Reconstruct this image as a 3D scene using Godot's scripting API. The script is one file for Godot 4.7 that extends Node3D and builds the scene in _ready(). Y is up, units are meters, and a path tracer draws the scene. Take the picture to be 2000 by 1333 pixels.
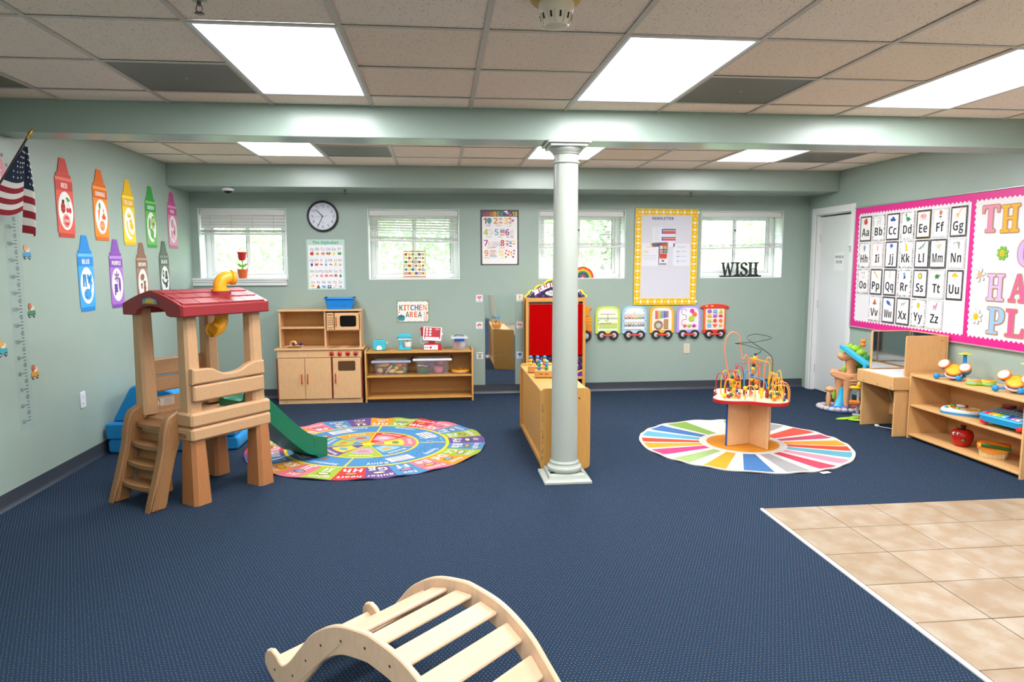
extends Node3D

const T := 0.6096      # ceiling grid module
const W := 6.9376      # room width, left wall x = 0
const H := 2.4534      # suspended ceiling height
const ZF := 10.6       # wall behind the camera, back wall z = 0

class Geo:
	var v := PackedVector3Array()
	var n := PackedVector3Array()
	var c := PackedColorArray()
	var cur := Color(1, 1, 1)
	var xf := Transform3D()
	func k(hex: String) -> Geo:
		cur = Color(hex).srgb_to_linear()
		return self
	func at(p := Vector3.ZERO, r := Vector3.ZERO, s := Vector3.ONE) -> Geo:
		xf = Transform3D(Basis.from_euler(r * PI / 180.0) * Basis.from_scale(s), p)
		return self
	func raw(a: Vector3, na: Vector3) -> void:
		v.append(a); n.append(na); c.append(cur)
	func tri(a: Vector3, b: Vector3, d: Vector3) -> void:
		a = xf * a; b = xf * b; d = xf * d
		var m := (b - a).cross(d - a)
		if m.length_squared() < 1e-20: return
		m = m.normalized()
		raw(a, m); raw(d, m); raw(b, m)
	func quad(a: Vector3, b: Vector3, d: Vector3, e: Vector3) -> void:
		tri(a, b, d); tri(a, d, e)
	func oquad(a: Vector3, b: Vector3, d: Vector3, e: Vector3, o: Vector3) -> void:
		if (b - a).cross(d - a).dot((a + d) * 0.5 - o) < 0.0: quad(a, e, d, b)
		else: quad(a, b, d, e)
	func otri(a: Vector3, b: Vector3, d: Vector3, o: Vector3) -> void:
		if (b - a).cross(d - a).dot((a + b + d) / 3.0 - o) < 0.0: tri(a, d, b)
		else: tri(a, b, d)
	func _cp(o: Vector3, h: Vector3, b: float, sx: int, sy: int, sz: int, ax: int) -> Vector3:
		var p := h - Vector3(b, b, b)
		p[ax] = h[ax]
		return o + p * Vector3(sx, sy, sz)
	func box(o: Vector3, s: Vector3, b := 0.0) -> Geo:
		var h := s * 0.5
		b = minf(b, minf(h.x, minf(h.y, h.z)) * 0.95)
		var sg := [-1, 1]
		for s0 in sg:
			oquad(_cp(o, h, b, s0, -1, -1, 0), _cp(o, h, b, s0, 1, -1, 0), _cp(o, h, b, s0, 1, 1, 0), _cp(o, h, b, s0, -1, 1, 0), o)
			oquad(_cp(o, h, b, -1, s0, -1, 1), _cp(o, h, b, 1, s0, -1, 1), _cp(o, h, b, 1, s0, 1, 1), _cp(o, h, b, -1, s0, 1, 1), o)
			oquad(_cp(o, h, b, -1, -1, s0, 2), _cp(o, h, b, 1, -1, s0, 2), _cp(o, h, b, 1, 1, s0, 2), _cp(o, h, b, -1, 1, s0, 2), o)
		if b > 0.0:
			for s0 in sg:
				for s1 in sg:
					oquad(_cp(o, h, b, s0, s1, -1, 0), _cp(o, h, b, s0, s1, 1, 0), _cp(o, h, b, s0, s1, 1, 1), _cp(o, h, b, s0, s1, -1, 1), o)
					oquad(_cp(o, h, b, s0, -1, s1, 0), _cp(o, h, b, s0, 1, s1, 0), _cp(o, h, b, s0, 1, s1, 2), _cp(o, h, b, s0, -1, s1, 2), o)
					oquad(_cp(o, h, b, -1, s0, s1, 1), _cp(o, h, b, 1, s0, s1, 1), _cp(o, h, b, 1, s0, s1, 2), _cp(o, h, b, -1, s0, s1, 2), o)
					for s2 in sg:
						otri(_cp(o, h, b, s0, s1, s2, 0), _cp(o, h, b, s0, s1, s2, 1), _cp(o, h, b, s0, s1, s2, 2), o)
		return self
	func grid(P: Array, wrap := false, smooth := true) -> Geo:
		var rr := P.size()
		var cc: int = P[0].size()
		var Q := []
		for row in P:
			var q := PackedVector3Array()
			for p in row: q.append(xf * p)
			Q.append(q)
		var last := cc if wrap else cc - 1
		var N := []
		if smooth:
			for i in rr:
				var z := PackedVector3Array(); z.resize(cc); N.append(z)
			for i in rr - 1:
				for j in last:
					var j2 := (j + 1) % cc
					var m: Vector3 = (Q[i + 1][j2] - Q[i][j]).cross(Q[i][j2] - Q[i + 1][j])
					if m.length_squared() < 1e-20: continue
					N[i][j] += m; N[i + 1][j] += m; N[i][j2] += m; N[i + 1][j2] += m
		for i in rr - 1:
			for j in last:
				var j2 := (j + 1) % cc
				var a: Vector3 = Q[i][j]; var b: Vector3 = Q[i + 1][j]; var d: Vector3 = Q[i + 1][j2]; var e: Vector3 = Q[i][j2]
				if smooth:
					var na: Vector3 = N[i][j].normalized(); var nb: Vector3 = N[i + 1][j].normalized(); var nd: Vector3 = N[i + 1][j2].normalized(); var ne: Vector3 = N[i][j2].normalized()
					if not a.is_equal_approx(b) or not b.is_equal_approx(d):
						raw(a, na); raw(d, nd); raw(b, nb)
					if not a.is_equal_approx(e):
						raw(a, na); raw(e, ne); raw(d, nd)
				else:
					var m := (d - a).cross(e - b).normalized()
					raw(a, m); raw(d, m); raw(b, m); raw(a, m); raw(e, m); raw(d, m)
		return self
	# profile of Vector2(radius, height) turned about y; repeat a point for a crease
	func lathe(prof: Array, seg := 24, o := Vector3.ZERO) -> Geo:
		var P := []
		for q in prof:
			var row := PackedVector3Array()
			for j in seg:
				var a := TAU * j / seg
				row.append(o + Vector3(q.x * cos(a), q.y, q.x * sin(a)))
			P.append(row)
		return grid(P, true)
	func ell(o: Vector3, r: Vector3, seg := 16, rows := 10) -> Geo:
		var P := []
		for i in rows + 1:
			var t := -PI / 2 + PI * i / rows
			var row := PackedVector3Array()
			for j in seg:
				var a := TAU * j / seg
				row.append(o + Vector3(r.x * cos(t) * cos(a), r.y * sin(t), r.z * cos(t) * sin(a)))
			P.append(row)
		return grid(P, true)
	func torus(o: Vector3, R: float, r: float, seg := 24, rs := 10) -> Geo:
		var pr := []
		for i in rs + 1:
			var a := TAU * i / rs - PI
			pr.append(Vector2(R + r * cos(a), r * sin(a)))
		return lathe(pr, seg, o)
	func tube(pts: Array, rad, seg := 8, caps := true) -> Geo:
		var P := []
		var up := Vector3(0.123, 0.97, 0.21).normalized()
		var m := pts.size()
		for i in m:
			var t: Vector3 = (pts[mini(i + 1, m - 1)] - pts[maxi(i - 1, 0)]).normalized()
			var a: Vector3 = up - t * up.dot(t)
			if a.length() < 0.05: a = t.cross(Vector3(1, 0, 0.3))
			a = a.normalized()
			up = a
			var b := a.cross(t)
			var r: float = rad[i] if rad is Array else rad
			var row := PackedVector3Array()
			for j in seg:
				var f := TAU * j / seg
				row.append(pts[i] + (a * cos(f) + b * sin(f)) * r)
			P.append(row)
		grid(P, true)
		if caps:
			for e in [0, m - 1]:
				for j in seg:
					var q: PackedVector3Array = P[e]
					if e == 0: tri(pts[e], q[j], q[(j + 1) % seg])
					else: tri(pts[e], q[(j + 1) % seg], q[j])
		return self
	func cyl(a: Vector3, b: Vector3, r: float, r2 := -1.0, seg := 16) -> Geo:
		return tube([a, b], [r, r if r2 < 0 else r2], seg)
	# closed outline in xy pushed from z0 to z1, front edge rounded by bv
	func prism(poly: PackedVector2Array, z0: float, z1: float, bv := 0.0) -> Geo:
		var m := poly.size()
		var area := 0.0
		for i in m: area += poly[i].cross(poly[(i + 1) % m])
		if area < 0: poly.reverse()
		var en := PackedVector2Array()
		for i in m:
			var d := (poly[(i + 1) % m] - poly[i]).normalized()
			en.append(Vector2(d.y, -d.x))
		var vn := PackedVector2Array()
		for i in m:
			var s := en[i] + en[(i + m - 1) % m]
			vn.append(s / maxf(0.5, s.length_squared() * 0.5))
		var ins := PackedVector2Array()
		for i in m: ins.append(poly[i] - vn[i] * bv)
		var ix := Geometry2D.triangulate_polygon(poly)
		for t in range(0, ix.size(), 3):
			var a := ins[ix[t]]; var b := ins[ix[t + 1]]; var d := ins[ix[t + 2]]
			if (b - a).cross(d - a) < 0: var w := b; b = d; d = w
			tri(Vector3(a.x, a.y, z1), Vector3(b.x, b.y, z1), Vector3(d.x, d.y, z1))
			a = poly[ix[t]]; b = poly[ix[t + 1]]; d = poly[ix[t + 2]]
			if (b - a).cross(d - a) < 0: var w2 := b; b = d; d = w2
			tri(Vector3(a.x, a.y, z0), Vector3(d.x, d.y, z0), Vector3(b.x, b.y, z0))
		for i in m:
			var i2 := (i + 1) % m
			var n1 := en[i]; var n2 := en[i]
			if en[i].dot(en[(i + m - 1) % m]) > 0.8: n1 = (en[i] + en[(i + m - 1) % m]).normalized()
			if en[i].dot(en[i2]) > 0.8: n2 = (en[i] + en[i2]).normalized()
			_side(poly[i], poly[i2], poly[i], poly[i2], z0, z1 - bv, n1, n2, 0.0)
			if bv > 0: _side(poly[i], poly[i2], ins[i], ins[i2], z1 - bv, z1, n1, n2, 1.0)
		return self
	func _side(a: Vector2, b: Vector2, a2: Vector2, b2: Vector2, z0: float, z1: float, n1: Vector2, n2: Vector2, nz: float) -> void:
		var A := xf * Vector3(a.x, a.y, z0); var B := xf * Vector3(b.x, b.y, z0)
		var C := xf * Vector3(b2.x, b2.y, z1); var D := xf * Vector3(a2.x, a2.y, z1)
		var p := (xf.basis * Vector3(n1.x, n1.y, nz)).normalized(); var q := (xf.basis * Vector3(n2.x, n2.y, nz)).normalized()
		raw(A, p); raw(C, q); raw(B, q); raw(A, p); raw(D, p); raw(C, q)
	func mesh() -> ArrayMesh:
		var a := []
		a.resize(Mesh.ARRAY_MAX)
		a[Mesh.ARRAY_VERTEX] = v; a[Mesh.ARRAY_NORMAL] = n; a[Mesh.ARRAY_COLOR] = c
		var m := ArrayMesh.new()
		m.add_surface_from_arrays(Mesh.PRIMITIVE_TRIANGLES, a)
		return m

# flat print: coloured shapes and letters on the plane z = layer
class Ink extends Geo:
	static var fonts := {}
	static var caps := {}
	var l := 1.0
	var gap := 0.0005
	var seq := 0          # successive shapes lie a hair above each other
	var o2 := Transform2D()
	func org(x := 0.0, y := 0.0, rot := 0.0, s := 1.0) -> Ink:
		o2 = Transform2D(rot * PI / 180.0, Vector2(s, s), 0.0, Vector2(x, y))
		return self
	func bend(p: Vector3) -> Vector3: return p
	func dot(p: Vector2) -> void:
		var q := o2 * p
		var w := Vector3(q.x, q.y, l * gap + (seq % 20) * 0.00002)
		w = bend(w)
		raw(xf * w, (xf.basis * Vector3(0, 0, 1)).normalized())
	func poly(pts: PackedVector2Array, hex: String, layer := -1.0) -> Ink:
		if layer >= 0: l = layer
		k(hex)
		seq += 1
		var ix := Geometry2D.triangulate_polygon(pts)
		for t in range(0, ix.size(), 3):
			var a := pts[ix[t]]; var b := pts[ix[t + 1]]; var d := pts[ix[t + 2]]
			if (b - a).cross(d - a) > 0: var w := b; b = d; d = w
			dot(a); dot(b); dot(d)
		return self
	func rect(x: float, y: float, w: float, h: float, hex: String, layer := -1.0, rot := 0.0) -> Ink:
		var p := PackedVector2Array()
		for q in [Vector2(-1, -1), Vector2(1, -1), Vector2(1, 1), Vector2(-1, 1)]:
			p.append((q * Vector2(w, h) * 0.5).rotated(rot * PI / 180.0) + Vector2(x, y))
		return poly(p, hex, layer)
	func oval(x: float, y: float, rx: float, ry: float, hex: String, layer := -1.0, rot := 0.0, seg := 18) -> Ink:
		var p := PackedVector2Array()
		for i in seg:
			var a := TAU * i / seg
			p.append(Vector2(rx * cos(a), ry * sin(a)).rotated(rot * PI / 180.0) + Vector2(x, y))
		return poly(p, hex, layer)
	func arc(x: float, y: float, r0: float, r1: float, a0: float, a1: float, hex: String, layer := -1.0, seg := 20) -> Ink:
		if layer >= 0: l = layer
		k(hex)
		seq += 1
		for i in seg:
			var a := deg_to_rad(lerpf(a0, a1, float(i) / seg)); var b := deg_to_rad(lerpf(a0, a1, float(i + 1) / seg))
			var o := Vector2(x, y)
			var p := o + Vector2(cos(a), sin(a)) * r0; var q := o + Vector2(cos(a), sin(a)) * r1
			var s := o + Vector2(cos(b), sin(b)) * r1; var t := o + Vector2(cos(b), sin(b)) * r0
			dot(p); dot(s); dot(q); dot(p); dot(t); dot(s)
		return self
	func line(pts: Array, w: float, hex: String, layer := -1.0) -> Ink:
		for i in pts.size() - 1:
			var a: Vector2 = pts[i]; var b: Vector2 = pts[i + 1]
			var d := (b - a).normalized() * w * 0.5
			var m := Vector2(-d.y, d.x)
			poly(PackedVector2Array([a - d - m, b + d - m, b + d + m, a - d + m]), hex, layer)
		return self
	func heart(x: float, y: float, s: float, hex: String, layer := -1.0) -> Ink:
		var p := PackedVector2Array()
		for i in 24:
			var t := TAU * i / 24
			p.append(Vector2(x + s * pow(sin(t), 3), y + s * (0.8125 * cos(t) - 0.3125 * cos(2 * t) - 0.125 * cos(3 * t) - 0.0625 * cos(4 * t))))
		return poly(p, hex, layer)
	func star(x: float, y: float, r: float, hex: String, layer := -1.0, pts := 5, inner := 0.42) -> Ink:
		var p := PackedVector2Array()
		for i in pts * 2:
			var a := PI / 2 + PI * i / pts
			p.append(Vector2(x, y) + Vector2(cos(a), sin(a)) * (r if i % 2 == 0 else r * inner))
		return poly(p, hex, layer)
	func text(s: String, x: float, y: float, h: float, hex: String, font := "bold", maxw := 0.0, rot := 0.0, layer := -1.0, vy := 1.0) -> Ink:
		if layer >= 0: l = layer
		k(hex)
		seq += 1
		if not caps.has(font): caps[font] = _glyphs("H", font)[2]
		var g := _glyphs(s, font)
		var box: AABB = g[2]
		var cb: AABB = caps[font]
		var sy := h / cb.size.y
		var sx := sy
		if maxw > 0 and box.size.x * sx > maxw: sx = maxw / box.size.x
		var o := Vector2(box.position.x + box.size.x * 0.5, cb.position.y + cb.size.y * 0.5)
		var vs: PackedVector3Array = g[0]
		for i in g[1]:
			var p := vs[i]
			dot(Vector2((p.x - o.x) * sx, (p.y - o.y) * sy * vy).rotated(rot * PI / 180.0) + Vector2(x, y))
		return self
	func _glyphs(s: String, font: String) -> Array:
		var tm := TextMesh.new()
		tm.font = fonts[font]; tm.font_size = 48; tm.pixel_size = 1.0 / 48; tm.depth = 0.0; tm.curve_step = 1.5
		tm.text = s
		var a := tm.get_mesh_arrays()
		var b := AABB(a[Mesh.ARRAY_VERTEX][0], Vector3.ZERO)
		for p in a[Mesh.ARRAY_VERTEX]: b = b.expand(p)
		return [a[Mesh.ARRAY_VERTEX], a[Mesh.ARRAY_INDEX], b]

var mats := {}
var taken := {}

func font(names: Array, weight: int) -> Font:
	var f := SystemFont.new()
	f.font_names = PackedStringArray(names)
	f.font_weight = weight
	return f

# plain material, cached by its settings
func mt(hex: String, rough := 0.5, metal := 0.0, spec := 0.5) -> StandardMaterial3D:
	var key := "%s %f %f %f" % [hex, rough, metal, spec]
	if not mats.has(key):
		var m := StandardMaterial3D.new()
		m.albedo_color = Color(hex); m.roughness = rough; m.metallic = metal; m.metallic_specular = spec
		mats[key] = m
	return mats[key]

func vm(rough := 0.5) -> StandardMaterial3D:   # colours come from the vertices
	var key := "v%f" % rough
	if not mats.has(key):
		var m := StandardMaterial3D.new()
		m.vertex_color_use_as_albedo = true; m.roughness = rough
		mats[key] = m
	return mats[key]

func tex(hex: String, image: Texture2D, scale: float, rough := 0.5, world := true, bump: Texture2D = null, amount := 0.5) -> StandardMaterial3D:
	var m := StandardMaterial3D.new()
	m.albedo_color = Color(hex); m.albedo_texture = image; m.roughness = rough
	m.uv1_triplanar = true; m.uv1_world_triplanar = world
	m.uv1_scale = Vector3.ONE * scale
	if bump:
		m.normal_enabled = true; m.normal_texture = bump; m.normal_scale = amount
	return m

func clear(hex: String, alpha: float, rough := 0.1) -> StandardMaterial3D:
	var m := StandardMaterial3D.new()
	m.albedo_color = Color(Color(hex), alpha); m.transparency = BaseMaterial3D.TRANSPARENCY_ALPHA
	m.roughness = rough
	return m

func numbered(called: String) -> String:
	var i: int = taken.get(called, 0)
	taken[called] = i + 1
	return called if i == 0 else "%s_%03d" % [called, i]

func own(p: Node, called: String) -> String:
	var i := 0
	var s := called
	while p.has_node(NodePath(s)):
		i += 1; s = "%s_%03d" % [called, i]
	return s

func meta(o: Node, label: String, category: String, group := "") -> void:
	o.set_meta("label", label); o.set_meta("category", category)
	if group: o.set_meta("group", group)

func thing(called: String, label: String, category: String, at := Vector3.ZERO, turn := 0.0, group := "") -> Node3D:
	var o := Node3D.new()
	o.name = numbered(called); add_child(o)
	o.position = at; o.rotation_degrees.y = turn
	meta(o, label, category, group)
	return o

func part(p: Node, called: String, g: Geo, m: Material, label := "") -> MeshInstance3D:
	return inst(p, called, g.mesh(), m, Vector3.ZERO, label)

func inst(p: Node, called: String, mesh: Mesh, m: Material, at := Vector3.ZERO, label := "") -> MeshInstance3D:
	var o := MeshInstance3D.new()
	o.mesh = mesh; o.material_override = m
	o.name = own(p, called) if p != self else numbered(called)
	p.add_child(o, true)
	o.position = at
	if label: o.set_meta("label", label)
	return o

func solo(called: String, label: String, category: String, g: Geo, m: Material, at := Vector3.ZERO, turn := 0.0, group := "") -> MeshInstance3D:
	var o := inst(self, called, g.mesh(), m, at)
	o.rotation_degrees.y = turn
	meta(o, label, category, group)
	return o

func struct(called: String, g: Geo, m: Material) -> MeshInstance3D:
	var o := MeshInstance3D.new()
	o.mesh = g.mesh(); o.material_override = m; o.name = called
	add_child(o)
	o.set_meta("kind", "structure")
	return o

func hub(called: String) -> Node3D:      # a piece of the setting that has parts
	var o := Node3D.new()
	o.name = called; add_child(o); o.set_meta("kind", "structure")
	return o

func path(pts: Array, steps := 6, closed := false) -> Array:
	var out := []
	var m := pts.size()
	var last := m if closed else m - 1
	for i in last:
		var p0 = pts[(i - 1 + m) % m] if closed else pts[maxi(i - 1, 0)]
		var p1 = pts[i]
		var p2 = pts[(i + 1) % m]
		var p3 = pts[(i + 2) % m] if closed else pts[mini(i + 2, m - 1)]
		for s in steps:
			out.append(p1.cubic_interpolate(p2, p0, p3, float(s) / steps))
	if not closed: out.append(pts[m - 1])
	return out

func outline(pts: Array, steps := 5) -> PackedVector2Array:
	return PackedVector2Array(path(pts, steps, true))

func rrect(w: float, h: float, r: float, n := 4) -> PackedVector2Array:
	var p := PackedVector2Array()
	for q in 4:
		var o := Vector2([1, -1, -1, 1][q] * (w * 0.5 - r), [1, 1, -1, -1][q] * (h * 0.5 - r))
		for i in n + 1:
			var a := PI / 2 * (q + float(i) / n)
			p.append(o + Vector2(cos(a), sin(a)) * r)
	return p

func shift(p: PackedVector2Array, d: Vector2) -> PackedVector2Array:
	var o := PackedVector2Array()
	for q in p: o.append(q + d)
	return o

# ---------------------------------------------------------------- textures
func grain_image(sz: int, seed_: int, fx: float, fy: float, lo: float, hi: float) -> Image:
	var nz := FastNoiseLite.new()
	nz.seed = seed_; nz.frequency = 1.0; nz.fractal_octaves = 3
	var d := PackedByteArray(); d.resize(sz * sz * 3)
	for y in sz:
		for x in sz:
			# periodic in both directions by walking two circles
			var a := TAU * x / sz; var b := TAU * y / sz
			var w := nz.get_noise_3d(cos(a) * fx + 10.0 + sin(b) * fy * 0.2, sin(a) * fx + cos(b) * fy, sin(b) * fy) * 0.5 + 0.5
			var g := int(clampf(lerpf(lo, hi, w), 0.0, 1.0) * 255.0)
			var i := (y * sz + x) * 3
			d[i] = g; d[i + 1] = g; d[i + 2] = g
	return Image.create_from_data(sz, sz, false, Image.FORMAT_RGB8, d)

func tx(im: Image) -> ImageTexture:
	im.generate_mipmaps()
	return ImageTexture.create_from_image(im)

func carpet_image() -> Image:
	var rng := RandomNumberGenerator.new(); rng.seed = 7
	var sz := 1024
	var d := PackedByteArray(); d.resize(sz * sz * 3)
	for i in sz * sz:
		var j := 0.78 + rng.randf() * 0.44
		d[i * 3] = int(37 * j); d[i * 3 + 1] = int(52 * j); d[i * 3 + 2] = int(70 * j)
	var im := Image.create_from_data(sz, sz, false, Image.FORMAT_RGB8, d)
	var nz := FastNoiseLite.new(); nz.seed = 3; nz.frequency = 0.9
	# loop rows of the weave: slightly darker furrows
	for r in 64:
		im.fill_rect(Rect2i(r * 16, 0, 2, sz), Color8(27, 40, 57))
	var tones := [Color8(112, 126, 150), Color8(140, 126, 138), Color8(162, 132, 112), Color8(102, 118, 146)]
	for r in 32:
		for q in 32:
			var x := q * 32 + (16 if r % 2 == 1 else 0) + rng.randi_range(-2, 2) + 4
			var y := r * 32 + rng.randi_range(-3, 3) + 4
			var t: Color = tones[rng.randi_range(0, 3)]
			im.fill_rect(Rect2i(x % sz, y % sz, 5, 7), t)
			im.fill_rect(Rect2i((x + 1) % sz, (y + 1) % sz, 3, 4), t.lightened(0.18))
	return im

func speckle_image(sz: int, base: Color, spot: Color, count: int, seed_: int, big: int) -> Image:
	var rng := RandomNumberGenerator.new(); rng.seed = seed_
	var d := PackedByteArray(); d.resize(sz * sz * 3)
	for i in sz * sz:
		var j := 0.965 + rng.randf() * 0.07
		d[i * 3] = int(minf(255, base.r8 * j)); d[i * 3 + 1] = int(minf(255, base.g8 * j)); d[i * 3 + 2] = int(minf(255, base.b8 * j))
	var im := Image.create_from_data(sz, sz, false, Image.FORMAT_RGB8, d)
	for i in count:
		im.fill_rect(Rect2i(rng.randi() % sz, rng.randi() % sz, rng.randi_range(1, big), rng.randi_range(1, big)), base.lerp(spot, rng.randf_range(0.3, 1.0)))
	return im

func stone_image(sz: int) -> Image:
	var nz := FastNoiseLite.new(); nz.seed = 21; nz.frequency = 0.0075; nz.fractal_octaves = 5; nz.domain_warp_enabled = true; nz.domain_warp_amplitude = 40
	var im := nz.get_seamless_image(sz, sz)
	im.convert(Image.FORMAT_RGB8)
	var d := im.get_data()
	for i in sz * sz:
		var t: float = d[i * 3] / 255.0
		t = clampf((t - 0.3) * 1.7, 0, 1)
		d[i * 3] = int(lerpf(222, 242, t)); d[i * 3 + 1] = int(lerpf(198, 231, t)); d[i * 3 + 2] = int(lerpf(166, 214, t))
	return Image.create_from_data(sz, sz, false, Image.FORMAT_RGB8, d)

func hole_image(sz: int, step: int) -> Image:
	var im := Image.create(sz, sz, false, Image.FORMAT_RGB8)
	im.fill(Color8(150, 145, 138))
	for y in range(0, sz, step):
		for x in range(0, sz, step):
			im.fill_rect(Rect2i(x, y, step / 2, step / 2), Color8(40, 38, 36))
	return im

var wood_tex: Texture2D
var ply_tex: Texture2D
var paint: StandardMaterial3D
var gloss_paint: StandardMaterial3D
var white_paint: StandardMaterial3D
var birch: StandardMaterial3D
var maple: StandardMaterial3D
var oak: StandardMaterial3D
var light_maple: StandardMaterial3D
var pale_birch: StandardMaterial3D
var tile_mat: StandardMaterial3D
var carpet: StandardMaterial3D
var stone: StandardMaterial3D

func make_materials() -> void:
	Ink.fonts = {"bold": font(["Droid Sans"], 700), "sans": font(["Droid Sans"], 400), "serif": font(["Droid Serif"], 700), "mono": font(["Droid Sans Mono"], 400)}
	wood_tex = tx(grain_image(512, 5, 6.0, 0.8, 0.93, 1.03))
	ply_tex = tx(grain_image(512, 9, 2.6, 0.9, 0.95, 1.025))
	var peel := tx(grain_image(256, 12, 14.0, 14.0, 0.2, 0.8))
	var bump := Image.new()
	bump.copy_from(peel.get_image()); bump.clear_mipmaps(); bump.bump_map_to_normal_map(1.5)
	var peel_n := tx(bump)
	paint = tex("9cada2", tx(grain_image(256, 31, 1.5, 1.5, 0.985, 1.005)), 0.6, 0.42, true, peel_n, 0.08)
	gloss_paint = tex("9cada2", tx(grain_image(256, 32, 1.5, 1.5, 0.985, 1.005)), 0.6, 0.28, true)
	white_paint = mt("dfe0df", 0.4)
	birch = tex("e0b17f", ply_tex, 2.4, 0.38, true)
	maple = tex("cd964e", wood_tex, 2.2, 0.4, true)
	light_maple = tex("dcab70", wood_tex, 2.2, 0.4, true)
	oak = tex("cf9448", wood_tex, 3.0, 0.45, true)
	pale_birch = tex("dcbb9a", ply_tex, 3.0, 0.42, false)
	carpet = tex("ffffff", tx(carpet_image()), 1.0 / 0.512, 0.95)
	carpet.metallic_specular = 0.15
	tile_mat = tex("fdebd8", tx(speckle_image(1024, Color8(255, 255, 255), Color8(120, 104, 92), 3300, 4, 5)), 1.0 / 0.93, 0.95)
	stone = tex("f0dcc0", tx(stone_image(1024)), 1.0 / 1.3, 0.3)

# ---------------------------------------------------------------- setting
const WIN := [[0.075, 0.995], [1.86, 2.862], [3.75, 4.748], [5.64, 6.632]]
const WY0 := 1.302
const WY1 := 2.073

func build_shell() -> void:
	struct("floor", Geo.new().box(Vector3(W / 2, -0.1, ZF / 2 - 0.1), Vector3(W + 0.6, 0.2, ZF + 0.8)), carpet)
	struct("wall_left", Geo.new().box(Vector3(-0.1, 1.35, ZF / 2), Vector3(0.2, 2.7, ZF + 0.6)), paint)
	struct("wall_front", Geo.new().box(Vector3(W / 2, 1.35, ZF + 0.1), Vector3(W + 0.6, 2.7, 0.2)), paint)
	var g := Geo.new()
	var x0 := -0.3
	for w in WIN:
		g.box(Vector3((x0 + w[0]) / 2, (WY0 + WY1) / 2, -0.15), Vector3(w[0] - x0, WY1 - WY0, 0.3))
		x0 = w[1]
	g.box(Vector3((x0 + W + 0.3) / 2, (WY0 + WY1) / 2, -0.15), Vector3(W + 0.3 - x0, WY1 - WY0, 0.3))
	g.box(Vector3(W / 2, WY0 / 2, -0.15), Vector3(W + 0.6, WY0, 0.3))
	g.box(Vector3(W / 2, (WY1 + 2.7) / 2, -0.15), Vector3(W + 0.6, 2.7 - WY1, 0.3))
	struct("wall_back", g, paint)
	g = Geo.new()   # right wall with the door opening
	g.box(Vector3(W + 0.1, 1.35, (0.872 + ZF + 0.3) / 2), Vector3(0.2, 2.7, ZF + 0.3 - 0.872))
	g.box(Vector3(W + 0.1, 1.35, -0.064), Vector3(0.2, 2.7, 0.472))
	g.box(Vector3(W + 0.1, (2.02 + 2.7) / 2, 0.522), Vector3(0.2, 2.7 - 2.02, 0.7))
	g.box(Vector3(W + 0.28, 1.35, 0.522), Vector3(0.06, 2.7, 1.2))
	struct("wall_right", g, paint)
	struct("trim_1", Geo.new().box(Vector3(W / 2, (2.263 + 2.6) / 2, 3.17), Vector3(W, 2.6 - 2.263, 0.24), 0.004), gloss_paint)
	struct("trim_2", Geo.new().box(Vector3(W / 2, (2.239 + 2.6) / 2, 0.303), Vector3(W, 2.6 - 2.239, 0.607), 0.004), gloss_paint)
	# rubber cove baseboards
	var base := mt("3d4149", 0.38)
	var prof := PackedVector2Array([Vector2(0, 0), Vector2(0.017, 0), Vector2(0.014, 0.006), Vector2(0.006, 0.018), Vector2(0.004, 0.03), Vector2(0.004, 0.1), Vector2(0, 0.1)])
	g = Geo.new(); g.at(Vector3(0, 0, 0), Vector3(0, 0, 0)); g.prism(prof, 0.0, ZF)
	struct("baseboard_left", g, base)
	g = Geo.new(); g.at(Vector3(W, 0, 0), Vector3(0, -90, 0)); g.prism(prof, 0.0, W)
	struct("baseboard_back", g, base)
	g = Geo.new(); g.at(Vector3(W, 0, ZF), Vector3(0, 180, 0)); g.prism(prof, 0.0, ZF - 0.95)
	struct("baseboard_right", g, base)
	# ceramic floor by the entrance: single tiles in grout
	var f := hub("floor_tiles")
	part(f, "grout", Geo.new().box(Vector3((4.55 + W) / 2, 0.0, (3.965 + ZF) / 2), Vector3(W - 4.55, 0.012, ZF - 3.965)), mt("6a4e38", 0.9))
	var s := 0.3365
	var full := Geo.new().box(Vector3.ZERO, Vector3(s - 0.006, 0.008, s - 0.006), 0.0015).mesh()
	var rng := RandomNumberGenerator.new(); rng.seed = 14
	var shades := []
	for q in ["b4afaa", "afa8a1", "b7b3af", "aba39a"]:
		var m: StandardMaterial3D = stone.duplicate(); m.albedo_color = Color(q); shades.append(m)
	for i in 8:
		for j in 19:
			var xa := 4.552 + i * s
			var mesh: Mesh = full
			var xc := xa + s / 2
			if xa + s > W:
				mesh = Geo.new().box(Vector3.ZERO, Vector3(W - xa - 0.004, 0.008, s - 0.004), 0.0015).mesh(); xc = (xa + W) / 2
			inst(f, "tile", mesh, shades[rng.randi() % 4], Vector3(xc, 0.0058 + rng.randf() * 0.0006, 3.967 + (j + 0.5) * s))
	struct("trim_3", Geo.new().box(Vector3(4.541, 0.004, (3.96 + ZF) / 2), Vector3(0.022, 0.014, ZF - 3.96), 0.004), mt("d6d3d0", 0.35))
	build_ceiling()
	build_door()
	for i in 4: build_window(i)

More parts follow.
